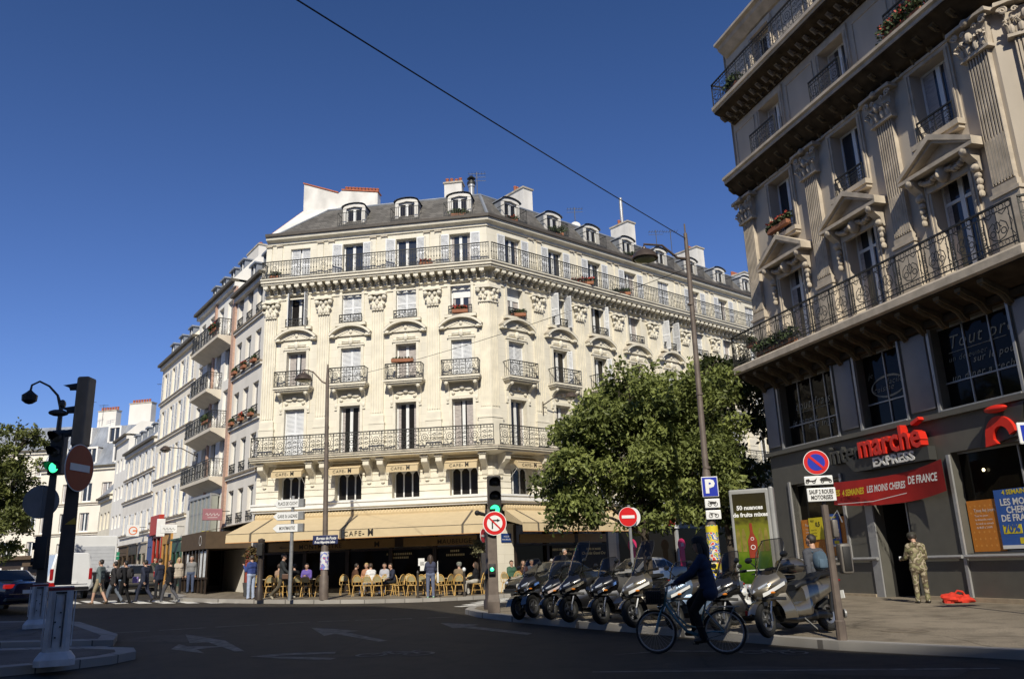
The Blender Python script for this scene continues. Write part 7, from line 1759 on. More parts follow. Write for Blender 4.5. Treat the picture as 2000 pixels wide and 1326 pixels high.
c = MB().mat(M_box); c.loft([[(X, yy, z) for yy, z in ((-1.0, .6), (1.0, .6), (1.0, zt), (-1.0, zt))] for X, zt in ((2.25, 2.3), (3.0, 2.3), (3.5, 1.5), (3.7, 1.3), (3.75, .9))], sm=False); c.build('cab', t)
ch = MB().mat(M_blkp); ch.box((-2.4, -.9, .5), (3.3, .9, .94)); ch.box((-2.45, -1.1, .42), (-2.3, 1.1, .56)); ch.build('chassis', t)
for X in (-1.4, 2.7):
    for s in (-1, 1): wheel(t, (X, s * .95, .4), .4, .24, 6)
for s in (-1, 1): MB().mat(M_tail).box((-2.46, s * .95 - .1, .6), (-2.4, s * .95 + .1, .72)).build('tail_light', t)

# ---- bicycle under the rider
bx_, by_ = 3.33, 14.22; BA = math.atan2(14.68 - by_, 2.27 - bx_)
bk = thing('bicycle', 'teal step-through bicycle with a front basket ridden past the scooters', 'bicycle', (bx_, by_, g(bx_, by_)), BA)
P_teal = paint('teal_bike_paint', (.05, .16, .20), .35, .2)
def bwheel(x):
    t_ = MB().mat(M_tyre); n = 40; r = .335
    t_.tube([(r * math.cos(2 * PI * i / n), 0, r * math.sin(2 * PI * i / n)) for i in range(n + 1)], .019, 7, False); o = t_.build('wheel', bk, (x, 0, .355))
    q = MB().mat(M_alu); q.tube([(.305 * math.cos(2 * PI * i / n), 0, .305 * math.sin(2 * PI * i / n)) for i in range(n + 1)], .012, 6, False); q.at((0, 0, 0), 0, R(90)).tube([(0, 0, -.05), (0, 0, .05)], .022, 8); q.at(); q.build('rim', o)
    s = MB().mat(M_steel)
    for i in range(28): a = 2 * PI * i / 28; s.tube([(.02 * math.cos(a + 1), .03 * (1 if i % 2 else -1), .02 * math.sin(a + 1)), (.3 * math.cos(a), 0, .3 * math.sin(a))], .0018, 3, False)
    s.build('spokes', o)
    return o
bwheel(0); bwheel(1.15)
f = MB().mat(P_teal)
for s in (-1, 1): f.tube([(0, s * .06, .355), (.2, s * .04, .36), (.43, s * .02, .30)], .012, 6); f.tube([(0, s * .06, .355), (.2, s * .05, .6), (.3, s * .02, .72)], .010, 6); f.tube([(1.15, s * .055, .355), (1.06, s * .05, .62), (.98, s * .02, .78)], [.012, .016, .018], 7)
f.tube([(.43, 0, .30), (.33, 0, .62), (.25, 0, .88)], .018, 8); f.tube([(.43, 0, .30), (.62, 0, .36), (.80, 0, .56), (.95, 0, .80)], .026, 9); f.tube([(.40, 0, .40), (.62, 0, .46), (.78, 0, .62), (.93, 0, .86)], .016, 8); f.tube([(.98, 0, .76), (.92, 0, 1.0)], .022, 8); f.build('frame', bk)
mg = MB().mat(P_teal)
for cx, a0, a1 in ((0, 10, 200), (1.15, 60, 200)):
    mg.loft([[(cx + .375 * math.cos(R(a)), yy, .355 + .375 * math.sin(R(a)) - (abs(yy) > .02) * .012) for yy in (-.028, 0, .028)] for a in range(a0, a1 + 1, 10)], closed=False, caps=False)
mg.build('mudguard', bk)
MB().mat(M_seat).loft([sring(.08, .98, .1, .03), sring(.16, .985, .1, .035), sring(.26, .98, .07, .03), sring(.38, .97, .03, .02)]).build('saddle', bk)
h = MB().mat(M_steel); h.tube([(.92, 0, .98), (.90, 0, 1.08)], .016, 7); h.tube([(.66, -.29, 1.12), (.80, -.26, 1.13), (.91, -.12, 1.09), (.91, .12, 1.09), (.80, .26, 1.13), (.66, .29, 1.12)], .012, 7); h.mat(M_blkp); [h.tube([(.64, s * .29, 1.12), (.76, s * .275, 1.128)], .018, 7) for s in (-1, 1)]; h.build('handlebar', bk)
k = MB().mat(M_blkp)
for z in (.82, .90, .98, 1.05): k.tube([(.98, -.17, z), (1.28, -.17, z), (1.28, .17, z), (.98, .17, z), (.98, -.17, z)], .007, 4)
for i in range(9): X = .98 + .3 * i / 8; [k.box((X - .004, s * .17 - .004, .8), (X + .004, s * .17 + .004, 1.05)) for s in (-1, 1)]; Y = -.17 + .34 * i / 8; [k.box((q - .004, Y - .004, .8), (q + .004, Y + .004, 1.05)) for q in (.98, 1.28)]
k.box((.98, -.17, .80), (1.28, .17, .81)); k.mat(pm('dark_bag_cloth', (.012, .011, .012), .8, .2)).bbox((1.0, -.155, .815), (1.26, .155, 1.02), .04); k.build('basket', bk)
c = MB().mat(M_steel); c.at((.43, -.05, .30)).lathe([(.0, -.006), (.095, -.006), (.095, .006), (0, .006)], 22, 'y'); c.at(); c.mat(M_blkp)
CR = .165; ca = R(-62); P1 = (.43 + CR * math.cos(ca), CR * math.sin(ca) + .30); P2_ = (.43 - CR * math.cos(ca), .30 - CR * math.sin(ca))
c.tube([(.43, -.08, .30), (P1[0], -.09, P1[1])], .011, 6); c.tube([(.43, .08, .30), (P2_[0], .09, P2_[1])], .011, 6); c.box((P1[0] - .05, -.19, P1[1] - .012), (P1[0] + .05, -.09, P1[1] + .012)); c.box((P2_[0] - .05, .09, P2_[1] - .012), (P2_[0] + .05, .19, P2_[1] + .012)); c.tube([(.43, -.05, .395), (0, -.05, .39)], .005, 4); c.tube([(.43, -.05, .205), (0, -.05, .32)], .005, 4); c.build('crankset', bk)
rk = MB().mat(M_steel); rk.box((-.28, -.07, .74), (.2, .07, .755)); [rk.tube([(0, s * .065, .36), (-.2, s * .065, .74)], .007, 5) for s in (-1, 1)]; rk.build('luggage_rack', bk)
MB().mat(M_tail).bbox((-.40, -.03, .6), (-.36, .03, .68), .01).build('tail_light', bk); MB().mat(M_chrome).ell((1.05, 0, .76), (.05, .04, .045), 10, 8).build('headlight', bk)
# ================================================================ PEOPLE
M_skin = pm('skin', (.50, .30, .21), .55, .08, 9); M_skin2 = pm('tanned_skin', (.36, .20, .13), .55, .08, 9)
M_eye = pm('eye_dark', (.02, .015, .012), .3, 0); M_lip = pm('lips', (.40, .16, .13), .5, 0)
def cloth(name, col, bump=.35): return pm('cloth_' + name, col, .85, .18, 7, bump=bump, bscale=16, spec=.15)
HAIR = {k: pm('hair_' + k, c, .6, .3, 25) for k, c in dict(black=(.012, .010, .009), brown=(.05, .03, .018), grey=(.28, .26, .24), blond=(.45, .33, .15), dark=(.025, .018, .013)).items()}
def rotx(v, a): return Vector(v)
def fk(o, segs):
    """chain of (length, pitch forward of straight down, sideways) -> joint points; facing +x"""
    p = [Vector(o)]
    for l, a, b in segs: p.append(p[-1] + Vector((math.sin(a) * math.cos(b), math.sin(b), -math.cos(a) * math.cos(b))) * l)
    return p
def person(label, x, y, z, ang, top, legs, shoes, hair='dark', pose='stand', H=1.75, group=None, coat=False, shorts=False, longhair=False, bare=False, skin=None, arms=None, legp=None, lean=0., turn=0., headpitch=0., cap=None, hood=False, skirt=False, female=False, seat_h=None, stride=1., helmetlike=None, ear=True, vox=.02, topname='jacket', legname='trousers'):
    s = H / 1.75
    root = thing('person', label, 'person', (x, y, z), ang, group)
    sk = skin or M_skin
    P = {}
    pel = Vector((0, 0, .93)); L = {}
    if pose == 'stand': L = {1: ((.43, .03, .03), (.42, -.02, .02)), -1: ((.43, -.02, -.03), (.42, -.05, -.02))}; A = {1: ((.29, -.05, .12), (.25, .18, .04)), -1: ((.29, .04, -.12), (.25, .25, -.04))}
    elif pose == 'walk': k = stride; L = {1: ((.43, .42 * k, .0), (.42, .16 * k, 0)), -1: ((.43, -.22 * k, 0), (.42, -.62 * k, 0))}; A = {1: ((.29, -.38 * k, .1), (.25, -.1, .04)), -1: ((.29, .35 * k, -.1), (.25, .75 * k, -.02))}; pel = Vector((0, 0, .90))
    elif pose == 'sit': L = {1: ((.43, 1.5, .08), (.43, .1, .0)), -1: ((.43, 1.45, -.1), (.43, -.12, 0))}; A = {1: ((.29, .35, .14), (.25, 1.35, -.1)), -1: ((.29, .3, -.14), (.25, 1.2, .12))}; pel = Vector((0, 0, (seat_h or .47) + .11))
    elif pose == 'ride': L = {1: ((.43, .85, .06), (.43, -.42, .0)), -1: ((.43, .55, -.06), (.43, .02, 0))}; A = {1: ((.29, .55, .12), (.27, .95, .02)), -1: ((.29, .6, -.12), (.27, .98, -.02))}; pel = Vector((0, 0, 1.02))
    if arms: A.update(arms)
    if legp: L.update(legp)
    up = Vector((math.sin(lean), 0, math.cos(lean))); sd = Vector((math.sin(turn), math.cos(turn), 0)) * -1 * -1
    def tp(h, f=0., w=0.): return pel + up * h + Vector((math.cos(lean), 0, -math.sin(lean))) * f + Vector((0, w, 0))
    caps = []      # (p, q, r1, r2, zone)
    zt, zl = 'top', 'legs'
    cw = .165 if not female else .145
    caps += [(tp(.02, 0, -.075), tp(.02, 0, .075), .118, .118, zt if coat else zl), (tp(.12, .0, -.06), tp(.12, 0, .06), .11 if female else .12, .11 if female else .12, zt), (tp(.22, .0, -.07), tp(.22, 0, .07), .112, .112, zt), (tp(.36, .005, -.10), tp(.36, .005, .10), .118, .118, zt), (tp(.46, -.01, -cw + .02), tp(.46, -.01, cw - .02), .078, .078, zt)]
    if female: caps += [(tp(.33, .085, sg * .075), tp(.35, .08, sg * .07), .06, .05, zt) for sg in (-1, 1)]
    neck = tp(.52, .0); hp = Vector((math.sin(lean * .4 + headpitch), 0, math.cos(lean * .4 + headpitch))); hc = neck + hp * .17 + Vector((.02, 0, 0)); hf = Vector((math.cos(lean * .4 + headpitch), 0, -math.sin(lean * .4 + headpitch)))
    fdir = (hf * math.cos(turn) + Vector((0, math.sin(turn), 0))).normalized(); side = hp.cross(fdir).normalized()
    caps += [(tp(.47), neck + hp * .08, .062, .056, 'skin'), (hc + hp * .035 - fdir * .015, hc + hp * .02 + fdir * .01, .093, .088, 'skin'), (hc - hp * .045 + fdir * .03, hc - hp * .075 + fdir * .055, .066, .042, 'skin')]
    caps += [(hc - hp * .005 + fdir * .095, hc - hp * .03 + fdir * .112, .012, .016, 'skin')]
    caps += [(hc + side * q * .084 + hp * .01, hc + side * q * .09 - hp * .03, .018, .014, 'skin') for q in (-1, 1)]
    hands = []
    for q in (1, -1):
        zf = 'shoe%d' % q
        sh = tp(.455, -.01, q * (cw + .01)); j = fk(sh, A[q]); hd = (j[2] - j[1]).normalized()
        caps += [(j[0], j[1], .062, .05, zt), (j[1], j[2], .05, .036, 'skin' if bare else zt), (j[2] - hd * .01, j[2] + hd * .05, .030, .033, 'skin'), (j[2] + hd * .045, j[2] + hd * .085, .033, .026, 'skin')]
        hands.append((j[2] + hd * .075, hd, q))
        hipj = pel + Vector((0, q * .095, -.01)); k = fk(hipj, L[q])
        caps += [(k[0], k[1], .095, .066, zl), (k[1], k[2], .064, .046, 'skin' if (shorts or skirt) else zl)]
        sdv = (k[2] - k[1]).normalized(); ft = Vector((math.cos(0.1), 0, 0)) if abs(sdv.z) > .6 else Vector((.8, 0, .5)); ft = (ft - sdv * ft.dot(sdv)).normalized() if pose in ('walk',) and sdv.x < -.3 else Vector((1, 0, 0))
        an = k[2] + Vector((0, 0, .0))
        if not (shorts or skirt): caps.append((k[2] - sdv * .12, k[2] + sdv * .01, .054, .056, zl))
        caps += [(an + sdv * .035 - ft * .03, an + sdv * .04 + ft * .06, .042, .042, zf), (an + sdv * .045 + ft * .06, an + sdv * .055 + ft * .165, .042, .032, zf)]
    if coat: caps += [(tp(-.08, 0, -.08), tp(-.08, 0, .08), .125, .125, zt)]
    if hood: caps += [(tp(.5, -.07, -.07), tp(.5, -.07, .07), .06, .06, zt)]
    # union -> voxel remesh -> one continuous skin
    mb = MB().mat(sk)
    def capsule(p, q, a, b):
        d_ = q - p; l = d_.length; t_ = d_.normalized() if l > 1e-6 else Vector((0, 0, 1)); u_ = t_.cross(Vector((0, 0, 1)) if abs(t_.z) < .9 else Vector((1, 0, 0))).normalized(); w_ = t_.cross(u_)
        rg = []
        for i in range(5): th = -PI / 2 + PI / 2 * i / 4; rg.append((p + t_ * a * math.sin(th), a * math.cos(th)))
        for i in range(5): th = PI / 2 * i / 4; rg.append((q + t_ * b * math.sin(th), b * math.cos(th)))
        mb.loft([[tuple(c + (u_ * math.cos(2 * PI * j / 12) + w_ * math.sin(2 * PI * j / 12)) * max(r_, .002)) for j in range(12)] for c, r_ in rg])
    for c in caps: capsule(*c[:4])
    tmp = mb.build('tmp'); md = tmp.modifiers.new('r', 'REMESH'); md.mode = 'VOXEL'; md.voxel_size = vox; md.use_smooth_shade = True
    sm = tmp.modifiers.new('s', 'SMOOTH'); sm.iterations = 4; sm.factor = .5
    dg = bpy.context.evaluated_depsgraph_get(); me = bpy.data.meshes.new_from_object(tmp.evaluated_get(dg)); bpy.data.objects.remove(tmp)
    n = len(me.vertices); co_ = np.empty(n * 3); me.vertices.foreach_get('co', co_); co_ = co_.reshape(-1, 3); no_ = np.empty(n * 3); me.vertices.foreach_get('normal', no_); no_ = no_.reshape(-1, 3)
    best = np.full(n, 1e9); zone = np.zeros(n, int); zn = ['skin', 'top', 'legs', 'shoe1', 'shoe-1']
    for p, q, a, b, zz in caps:
        p_, q_ = np.array(p), np.array(q); d_ = q_ - p_; tt = np.clip(((co_ - p_) @ d_) / max(d_ @ d_, 1e-9), 0, 1)
        dist = np.linalg.norm(co_ - (p_ + tt[:, None] * d_), axis=1) - (a + (b - a) * tt)
        m_ = dist < best; best[m_] = dist[m_]; zone[m_] = zn.index(zz)
    faces = [tuple(f.vertices) for f in me.polygons]
    bm_ = MB().mat(sk); bm_.v = [tuple(c * s) for c in co_]; bm_.f = [list(f) for f in faces]; bm_.mi = [0] * len(faces); bm_.sm = [True] * len(faces)
    # fingers, eyes and mouth join the body mesh
    for c, hd, q in hands:
        ax = hd.cross(Vector((0, 0, 1)) if abs(hd.z) < .9 else Vector((1, 0, 0))).normalized(); pn = ax.cross(hd).normalized(); curl = 1.0 if pose in ('ride', 'sit') else .55
        for i, ln_ in enumerate((.062, .072, .068, .052)):
            o_ = (c + ax * (.027 - .018 * i)) * s; p1 = o_ + (hd * math.cos(curl * .5) - pn * math.sin(curl * .5)) * ln_ * .5 * s; p2 = p1 + (hd * math.cos(curl * 1.5) - pn * math.sin(curl * 1.5)) * ln_ * .5 * s
            bm_.tube([tuple(o_ - hd * .012 * s), tuple(p1), tuple(p2)], [.0095 * s, .0085 * s, .0065 * s], 6)
        th_ = (c - hd * .04 + ax * .028) * s; bm_.tube([tuple(th_), tuple(th_ + (hd * .6 + ax * .6 - pn * .4) * .036 * s), tuple(th_ + (hd * .95 + ax * .55 - pn * .6) * .06 * s)], [.012 * s, .0105 * s, .008 * s], 6)
    bm_.mat(M_eye)
    for q in (-1, 1): e_ = (hc + fdir * .089 + side * q * .033 + hp * .012) * s; bm_.ell(tuple(e_), (.011 * s, .014 * s, .008 * s), 8, 5); e_ = (hc + fdir * .093 + side * q * .034 + hp * .033) * s; bm_.ell(tuple(e_), (.008 * s, .022 * s, .005 * s), 7, 4)
    bm_.mat(M_lip); e_ = (hc + fdir * .094 - hp * .062) * s; bm_.ell(tuple(e_), (.008 * s, .022 * s, .007 * s), 8, 4)
    bm_.build('body', root)
    fz = zone[np.array([f[0] for f in faces])] if faces else []
    for zi, nm, m_, th_ in ((1, topname, top, .012), (2, legname, legs, .009), (3, 'shoe', shoes, .006), (4, 'shoe', shoes, .006)):
        sel = [f for f in faces if sum(zone[i] == zi for i in f) >= 2]
        if not sel: continue
        used = sorted({i for f in sel for i in f}); mp_ = {v: i for i, v in enumerate(used)}
        c_ = MB().mat(m_); c_.v = [tuple((co_[i] + no_[i] * th_) * s) for i in used]; c_.f = [[mp_[i] for i in f] for f in sel]; c_.mi = [0] * len(sel); c_.sm = [True] * len(sel); c_.build(nm, root)
    # hair: a shell over the skull, trimmed at the hairline
    if hair:
        hb_ = MB().mat(HAIR[hair]); cc = hc + hp * .03 - fdir * .008; vs = []; fs = []; N1, N2 = 16, 9
        for i in range(N2 + 1):
            th = PI * .5 - i * PI * (.78 if not longhair else .8) / N2
            for j in range(N1):
                w_ = 2 * PI * j / N1; back = -math.cos(w_)
                lim = th if back > -.2 else max(th, PI * .5 - PI * .36)
                lim = lim if back > .35 else max(lim, PI * .5 - PI * (.5 if back < -.2 else .6))
                r_ = .103 + .006 * math.sin(w_ * 3 + i); d_ = fdir * math.cos(w_) * math.cos(lim) + side * math.sin(w_) * math.cos(lim) + hp * math.sin(lim)
                vs.append(tuple((cc + Vector((d_.x, d_.y, d_.z)) * r_ * (1.02 if back > 0 else .99)) * s))
        fs = [(i * N1 + j, i * N1 + (j + 1) % N1, (i + 1) * N1 + (j + 1) % N1, (i + 1) * N1 + j) for i in range(N2) for j in range(N1)]
        hb_.add(vs, fs, True)
        if longhair:
            hb_.tube([tuple((cc - fdir * .04 + hp * .02) * s), tuple((cc - fdir * .08 - hp * .1) * s), tuple((cc - fdir * .09 - hp * .26) * s)], [.09 * s, .085 * s, .05 * s], 10)
            for q in (-1, 1): hb_.tube([tuple((cc + side * q * .07 + hp * .02) * s), tuple((cc + side * q * .088 - fdir * .02 - hp * .12) * s), tuple((cc + side * q * .08 - fdir * .02 - hp * .24) * s)], [.04 * s, .045 * s, .03 * s], 8)
        hb_.build('hair', root)
    if cap:
        cp_ = MB().mat(cap); cc = hc + hp * .05
        rg = []
        for r_, h_ in ((.114, -.02), (.118, .03), (.105, .075), (.06, .1), (.005, .105)):
            rg.append([tuple((cc + (fdir * math.cos(2 * PI * j / 16) + side * math.sin(2 * PI * j / 16)) * r_ + hp * h_) * s) for j in range(16)])
        cp_.loft(rg); cp_.loft([[tuple((cc + fdir * (.1 + .07 * u_) + side * w_ * (1 - .3 * u_) + hp * (-.012 - .015 * u_)) * s) for w_ in (-.085, -.03, .03, .085)] for u_ in (0, .5, 1)], closed=False, caps=False)
        cp_.build('cap', root)
    root['_h'] = 0; del root['_h']
    return root, dict(hands=hands, tp=tp, s=s, hc=hc)
def hold(root, name, mb, label, cat, p):
    """an object carried by a person stays a thing of its own, placed in the world"""
    w = Matrix.Translation(root.location) @ Matrix.Rotation(root.rotation_euler[2], 4, 'Z')
    o = mb.build(name, None, tuple(w @ Vector(p)), root.rotation_euler[2]); return tag(o, label, cat)
def backpack(root, info, m, label, big=1.):
    c = info['tp'](.30, -.2) * info['s']; b = MB().mat(m); b.loft([sring(-.09 * big, 0, .11, .17, 3), sring(-.04 * big, 0, .155 * big, .22 * big, 3), sring(.05, 0, .15 * big, .21 * big, 3), sring(.08, 0, .12, .17, 3)]); b.bbox((-.13 * big, -.1, -.15), (-.07 * big, .1, .03), .02)
    for s in (-1, 1): b.tube([(.08, s * .09, .17), (.17, s * .11, .21), (.27, s * .11, .1), (.24, s * .12, -.06), (.1, s * .13, -.15)], .016, 5)
    return hold(root, 'backpack', b, label, 'backpack', tuple(c))
c_ = cloth
gp_ = lambda x, y: g(x, y)
# soldier in front of the supermarket door
M_camo = voromat('camouflage', [(.30, .25, .16), (.17, .16, .075), (.10, .075, .045), (.34, .29, .20), (.16, .15, .07)], 6.5)
M_boot = pm('black_boots', (.018, .016, .014), .5, .2, 9)
x, y = 10.45, 22.3
r_, i_ = person('soldier seen from behind in camouflage with black boots at the supermarket door', x, y, gz(x, y), R(82), M_camo, M_camo, M_boot, 'dark', 'stand', 1.80, coat=True, hood=True, headpitch=.5, cap=pm('dark_cap', (.03, .028, .02), .8, .2), arms={1: ((.29, .35, .2), (.25, 1.45, .1)), -1: ((.29, .1, -.14), (.25, 1.0, .2))}, vox=.016)
pc = MB().mat(M_swht).bbox((-.03, -.035, 0), (.03, .035, .1), .01); hp_ = i_['hands'][0][0] * i_['s']; hold(r_, 'cup', pc, 'small white cup in the soldier\'s left hand', 'cup', (hp_.x + .03, hp_.y, hp_.z - .03))
# man in the grey suit with a blue backpack
x, y = 6.15, 17.7
r_, i_ = person('man in a grey suit walking away past the champagne scooter', x, y, gz(x, y), R(108), c_('slate_suit', (.075, .078, .09)), c_('dark_trousers', (.02, .02, .023)), M_boot, 'dark', 'walk', 1.80, coat=True, stride=.55, turn=.5, vox=.016)
backpack(r_, i_, pm('blue_backpack_cloth', (.075, .12, .165), .8, .2, 8), 'washed blue backpack on the back of the man in the grey suit', .85)
# the cyclist
w = Matrix.Translation((bx_, by_, g(bx_, by_))) @ Matrix.Rotation(BA, 4, 'Z'); o_ = w @ Vector((.20, 0, .03))
r_, i_ = person('cyclist in a dark blue jacket and black cap riding the teal bicycle', o_.x, o_.y, o_.z, BA, c_('navy_jacket', (.022, .036, .07)), c_('black_trousers', (.010, .010, .011)), M_boot, 'dark', 'ride', 1.76, lean=.13, coat=True, skin=M_skin2, cap=pm('black_cap', (.012, .012, .012), .8, .2), longhair=True, vox=.016, legp={-1: ((.43, .95, -.05), (.43, -.12, 0)), 1: ((.43, .62, .05), (.44, -.30, 0))}, arms={1: ((.29, .72, .2), (.29, 1.05, -.05)), -1: ((.29, .72, -.2), (.29, 1.05, .05))})
# pedestrians on the left crossing (all walking to the left)
def ped(label, x, y, ang, *a, pave=False, **k): return person(label, x, y, (gz if pave else gp_)(x, y), ang, *a, **k)
WL = R(176)
r_, i_ = ped('young man in a teal jacket and tan shorts on the crossing', -17.25, 34.7, WL, c_('teal_jacket', (.12, .15, .15)), c_('tan_shorts', (.30, .25, .17)), c_('brown_shoes', (.10, .07, .045)), 'dark', 'walk', 1.78, shorts=True, stride=.8, legname='shorts')
r_, i_ = ped('man in a dark jacket and grey jeans just behind the man in shorts', -16.85, 35.1, WL, c_('charcoal', (.035, .033, .035)), c_('grey_jeans', (.12, .14, .17)), M_boot, 'dark', 'walk', 1.70, stride=1.0, coat=True)
backpack(r_, i_, pm('black_backpack_cloth', (.02, .018, .02), .8, .2), 'large dark backpack of the man behind the man in shorts', 1.1)
r_, i_ = ped('man all in black with a black backpack on the crossing', -16.5, 35.3, WL, c_('black', (.016, .016, .018)), c_('black_trousers', (.012, .012, .012)), M_boot, 'black', 'walk', 1.72, stride=.6)
backpack(r_, i_, pm('black_backpack_cloth', (.02, .018, .02)), 'round black backpack of the man all in black', 1.)
r_, i_ = ped('striding man in a navy suit and white shirt on the crossing', -15.95, 35.9, R(165), c_('navy_suit', (.03, .034, .055)), c_('navy_suit', (.03, .034, .055)), M_boot, 'dark', 'walk', 1.74, stride=1.15, coat=True)
hold(r_, 'bag', MB().mat(pm('purple_paper', (.28, .2, .5), .6, .2)).bbox((-.12, -.05, 0), (.14, .05, .26), .02), 'purple and white bag held by the striding man in the navy suit', 'bag', (.28, .2, .78))
ped('second suited man behind the striding man, on the far side of the crossing', -16.75, 39.2, R(150), c_('navy_suit', (.03, .034, .055)), c_('dark_trousers', (.02, .02, .023)), M_boot, 'brown', 'stand', 1.78, coat=True)
r_, i_ = ped('man in a black jacket and grey trousers striding at the kerb end of the crossing', -14.75, 35.6, R(172), c_('black', (.016, .016, .018)), c_('grey_trousers', (.075, .075, .085)), c_('light_shoes', (.3, .3, .3)), 'brown', 'walk', 1.74, stride=1.1, coat=True)
ped('woman in a beige coat standing on the pavement of the left street', -16.6, 41.0, R(-60), c_('beige_coat', (.42, .36, .29)), c_('dark_trousers', (.02, .02, .023)), M_boot, 'blond', 'stand', 1.68, pave=True, coat=True, female=True, longhair=True, topname='coat')
ped('man in a grey jacket and blue jeans beside the woman in the beige coat', -16.1, 41.3, R(-80), c_('mid_grey', (.2, .2, .2)), c_('jeans', (.07, .09, .15)), M_boot, 'grey', 'stand', 1.74, pave=True)
ped('person in white trousers near the green shop of the left street', -19.6, 45.2, R(-40), c_('dark_green_top', (.04, .05, .04)), c_('white_trousers', (.6, .6, .6)), M_boot, 'dark', 'stand', 1.7, pave=True)
ped('man in a bright blue jacket and pale jeans standing on the kerb', -11.05, 34.75, R(150), c_('blue_jacket', (.045, .07, .22)), c_('pale_jeans', (.36, .42, .55)), c_('brown_shoes', (.10, .07, .045)), 'dark', 'stand', 1.74, pave=True, arms={1: ((.29, .4, .1), (.25, 2.5, -.1))})
r_, i_ = ped('man in a dark blazer striding right past the cafe chairs', -9.75, 34.75, R(2), c_('dark_blazer', (.035, .038, .04)), c_('khaki_trousers', (.10, .085, .06)), c_('pale_shoes', (.4, .36, .28)), 'dark', 'walk', 1.82, pave=True, stride=1.25, coat=True)
hold(r_, 'bag', MB().mat(pm('brown_leather', (.10, .05, .03), .5, .2)).bbox((-.12, -.05, 0), (.14, .05, .2), .02), 'brown leather bag of the man in the dark blazer', 'bag', (.15, -.25, .78))
r_, i_ = ped('woman with long brown hair in navy reading a white paper by the kerb', -3.7, 34.9, R(100), c_('navy_knit', (.055, .06, .10)), c_('blue_grey_jeans', (.13, .15, .22)), c_('pale_green_shoes', (.3, .5, .34)), 'brown', 'stand', 1.70, pave=True, female=True, longhair=True, arms={1: ((.29, .5, .2), (.25, 1.6, -.1)), -1: ((.29, .45, -.25), (.25, 1.5, -.3))}, topname='top')
hold(r_, 'paper', MB().mat(pm('white_paper', (.74, .73, .70), .7, .05)).box((-.01, -.05, 0), (.01, .28, .36)).box((-.01, .1, .2), (.01, .36, .5)), 'white sheets of paper held up by the woman with long brown hair', 'paper', (.34, .12, 1.08))
hold(r_, 'tote_bag', MB().mat(pm('white_cotton', (.66, .66, .64), .8, .08)).bbox((-.1, -.04, 0), (.1, .04, .42), .02).tube([(-.07, 0, .4), (0, .0, .85), (.07, 0, .4)], .012, 5), 'white cotton tote bag on the shoulder of the woman reading the paper', 'bag', (-.02, -.3, .58))
wt, i_ = ped('waiter in a black jacket standing behind the dark saloon with a hand raised', 2.05, 38.5, R(-30), c_('black', (.016, .016, .018)), c_('black_trousers', (.012, .012, .012)), M_boot, 'grey', 'stand', 1.80, pave=True, coat=True, arms={1: ((.29, .6, .1), (.25, 2.4, -.1))})

# ================================================================ CAFE TERRACE
M_cane = pm('honey_rattan', (.60, .37, .11), .5, .2, 20); M_weave = voromat('olive_weave', [(.13, .12, .04), (.42, .36, .2), (.16, .14, .05)], 60); M_tab = pm('pale_table_top', (.50, .42, .30), .4, .12, 6); M_canev = pm('cream_weave', (.55, .46, .28), .6, .15, 40)
def make_chair():
    t = thing('cafe_chair', 'honey rattan bistro chair', 'chair')
    s = MB().mat(M_weave); n = 18; ring_ = [(.21 * math.cos(2 * PI * i / n) * (1 if abs(math.cos(2 * PI * i / n)) < .8 else .96), .21 * math.sin(2 * PI * i / n)) for i in range(n)]
    s.prism(ring_, .445, .465); s.mat(M_cane).tube([(a * 1.03, b * 1.03, .45) for a, b in ring_ + ring_[:1]], .016, 6, False); s.build('seat', t)
    b = MB().mat(M_cane); hoop = [(-.19 - .10 * math.sin(PI * i / 12) ** .5, .205 * math.cos(PI * i / 12), .45 + .44 * math.sin(PI * i / 12) ** .7) for i in range(13)]
    b.tube(hoop, .016, 6); hoop2 = [(-.19 - .085 * math.sin(PI * i / 12) ** .5, .165 * math.cos(PI * i / 12), .60 + .24 * math.sin(PI * i / 12) ** .7) for i in range(13)]; b.tube(hoop2, .010, 5); b.tube([hoop2[0], hoop2[-1]], .010, 5)
    for i in (3, 6, 9): b.tube([hoop[i], hoop2[i]], .008, 4)
    for yy in (-.08, .08): b.tube([(-.2, yy, .46), (-.225, yy, .60)], .009, 5)
    b.mat(M_weave).add(hoop2, [tuple(range(13))], False); b.build('backrest', t)
    for sx, sy in ((1, 1), (1, -1), (-1, 1), (-1, -1)): MB().mat(M_cane).tube([(sx * .15, sy * .15, .44), (sx * .19, sy * .18, .22), (sx * .225, sy * .205, 0)], [.018, .016, .014], 6).build('leg', t)
    st = MB().mat(M_cane); q = [(.19, .17), (-.19, .17), (-.19, -.17), (.19, -.17), (.19, .17)]; st.tube([(a, b_, .2) for a, b_ in q], .009, 5); [st.tube([(sx * .17, sy * .16, .3), (sx * .08, sy * .16, .43), (0, sy * .16, .44)], .008, 5) for sx in (-1, 1) for sy in (-1, 1)]; st.build('stretcher', t)
    return t
chair0 = make_chair(); used = [False]
def chair(x, y, ang, label):
    z = gz(x, y)
    if not used[0]: chair0.location = (x, y, z); chair0.rotation_euler = (0, 0, ang); chair0['label'] = label; chair0['group'] = 'rattan chairs of the cafe terrace'; used[0] = True; return chair0
    return copy_tree(chair0, (x, y, z), ang, label, 'rattan chairs of the cafe terrace')
def make_table():
    t = thing('cafe_table', 'small round pale cafe table', 'table'); MB().mat(M_tab).lathe([(0, .70), (.3, .70), (.31, .715), (.3, .73), (0, .73)], 22).build('table_top', t); MB().mat(M_blkp).lathe([(.03, .03), (.025, .1), (.025, .68), (.06, .70)], 10).build('leg', t); MB().mat(M_blkp).lathe([(.22, 0), (.2, .02), (.04, .05)], 14).build('base', t); return t
table0 = make_table(); tused = [False]
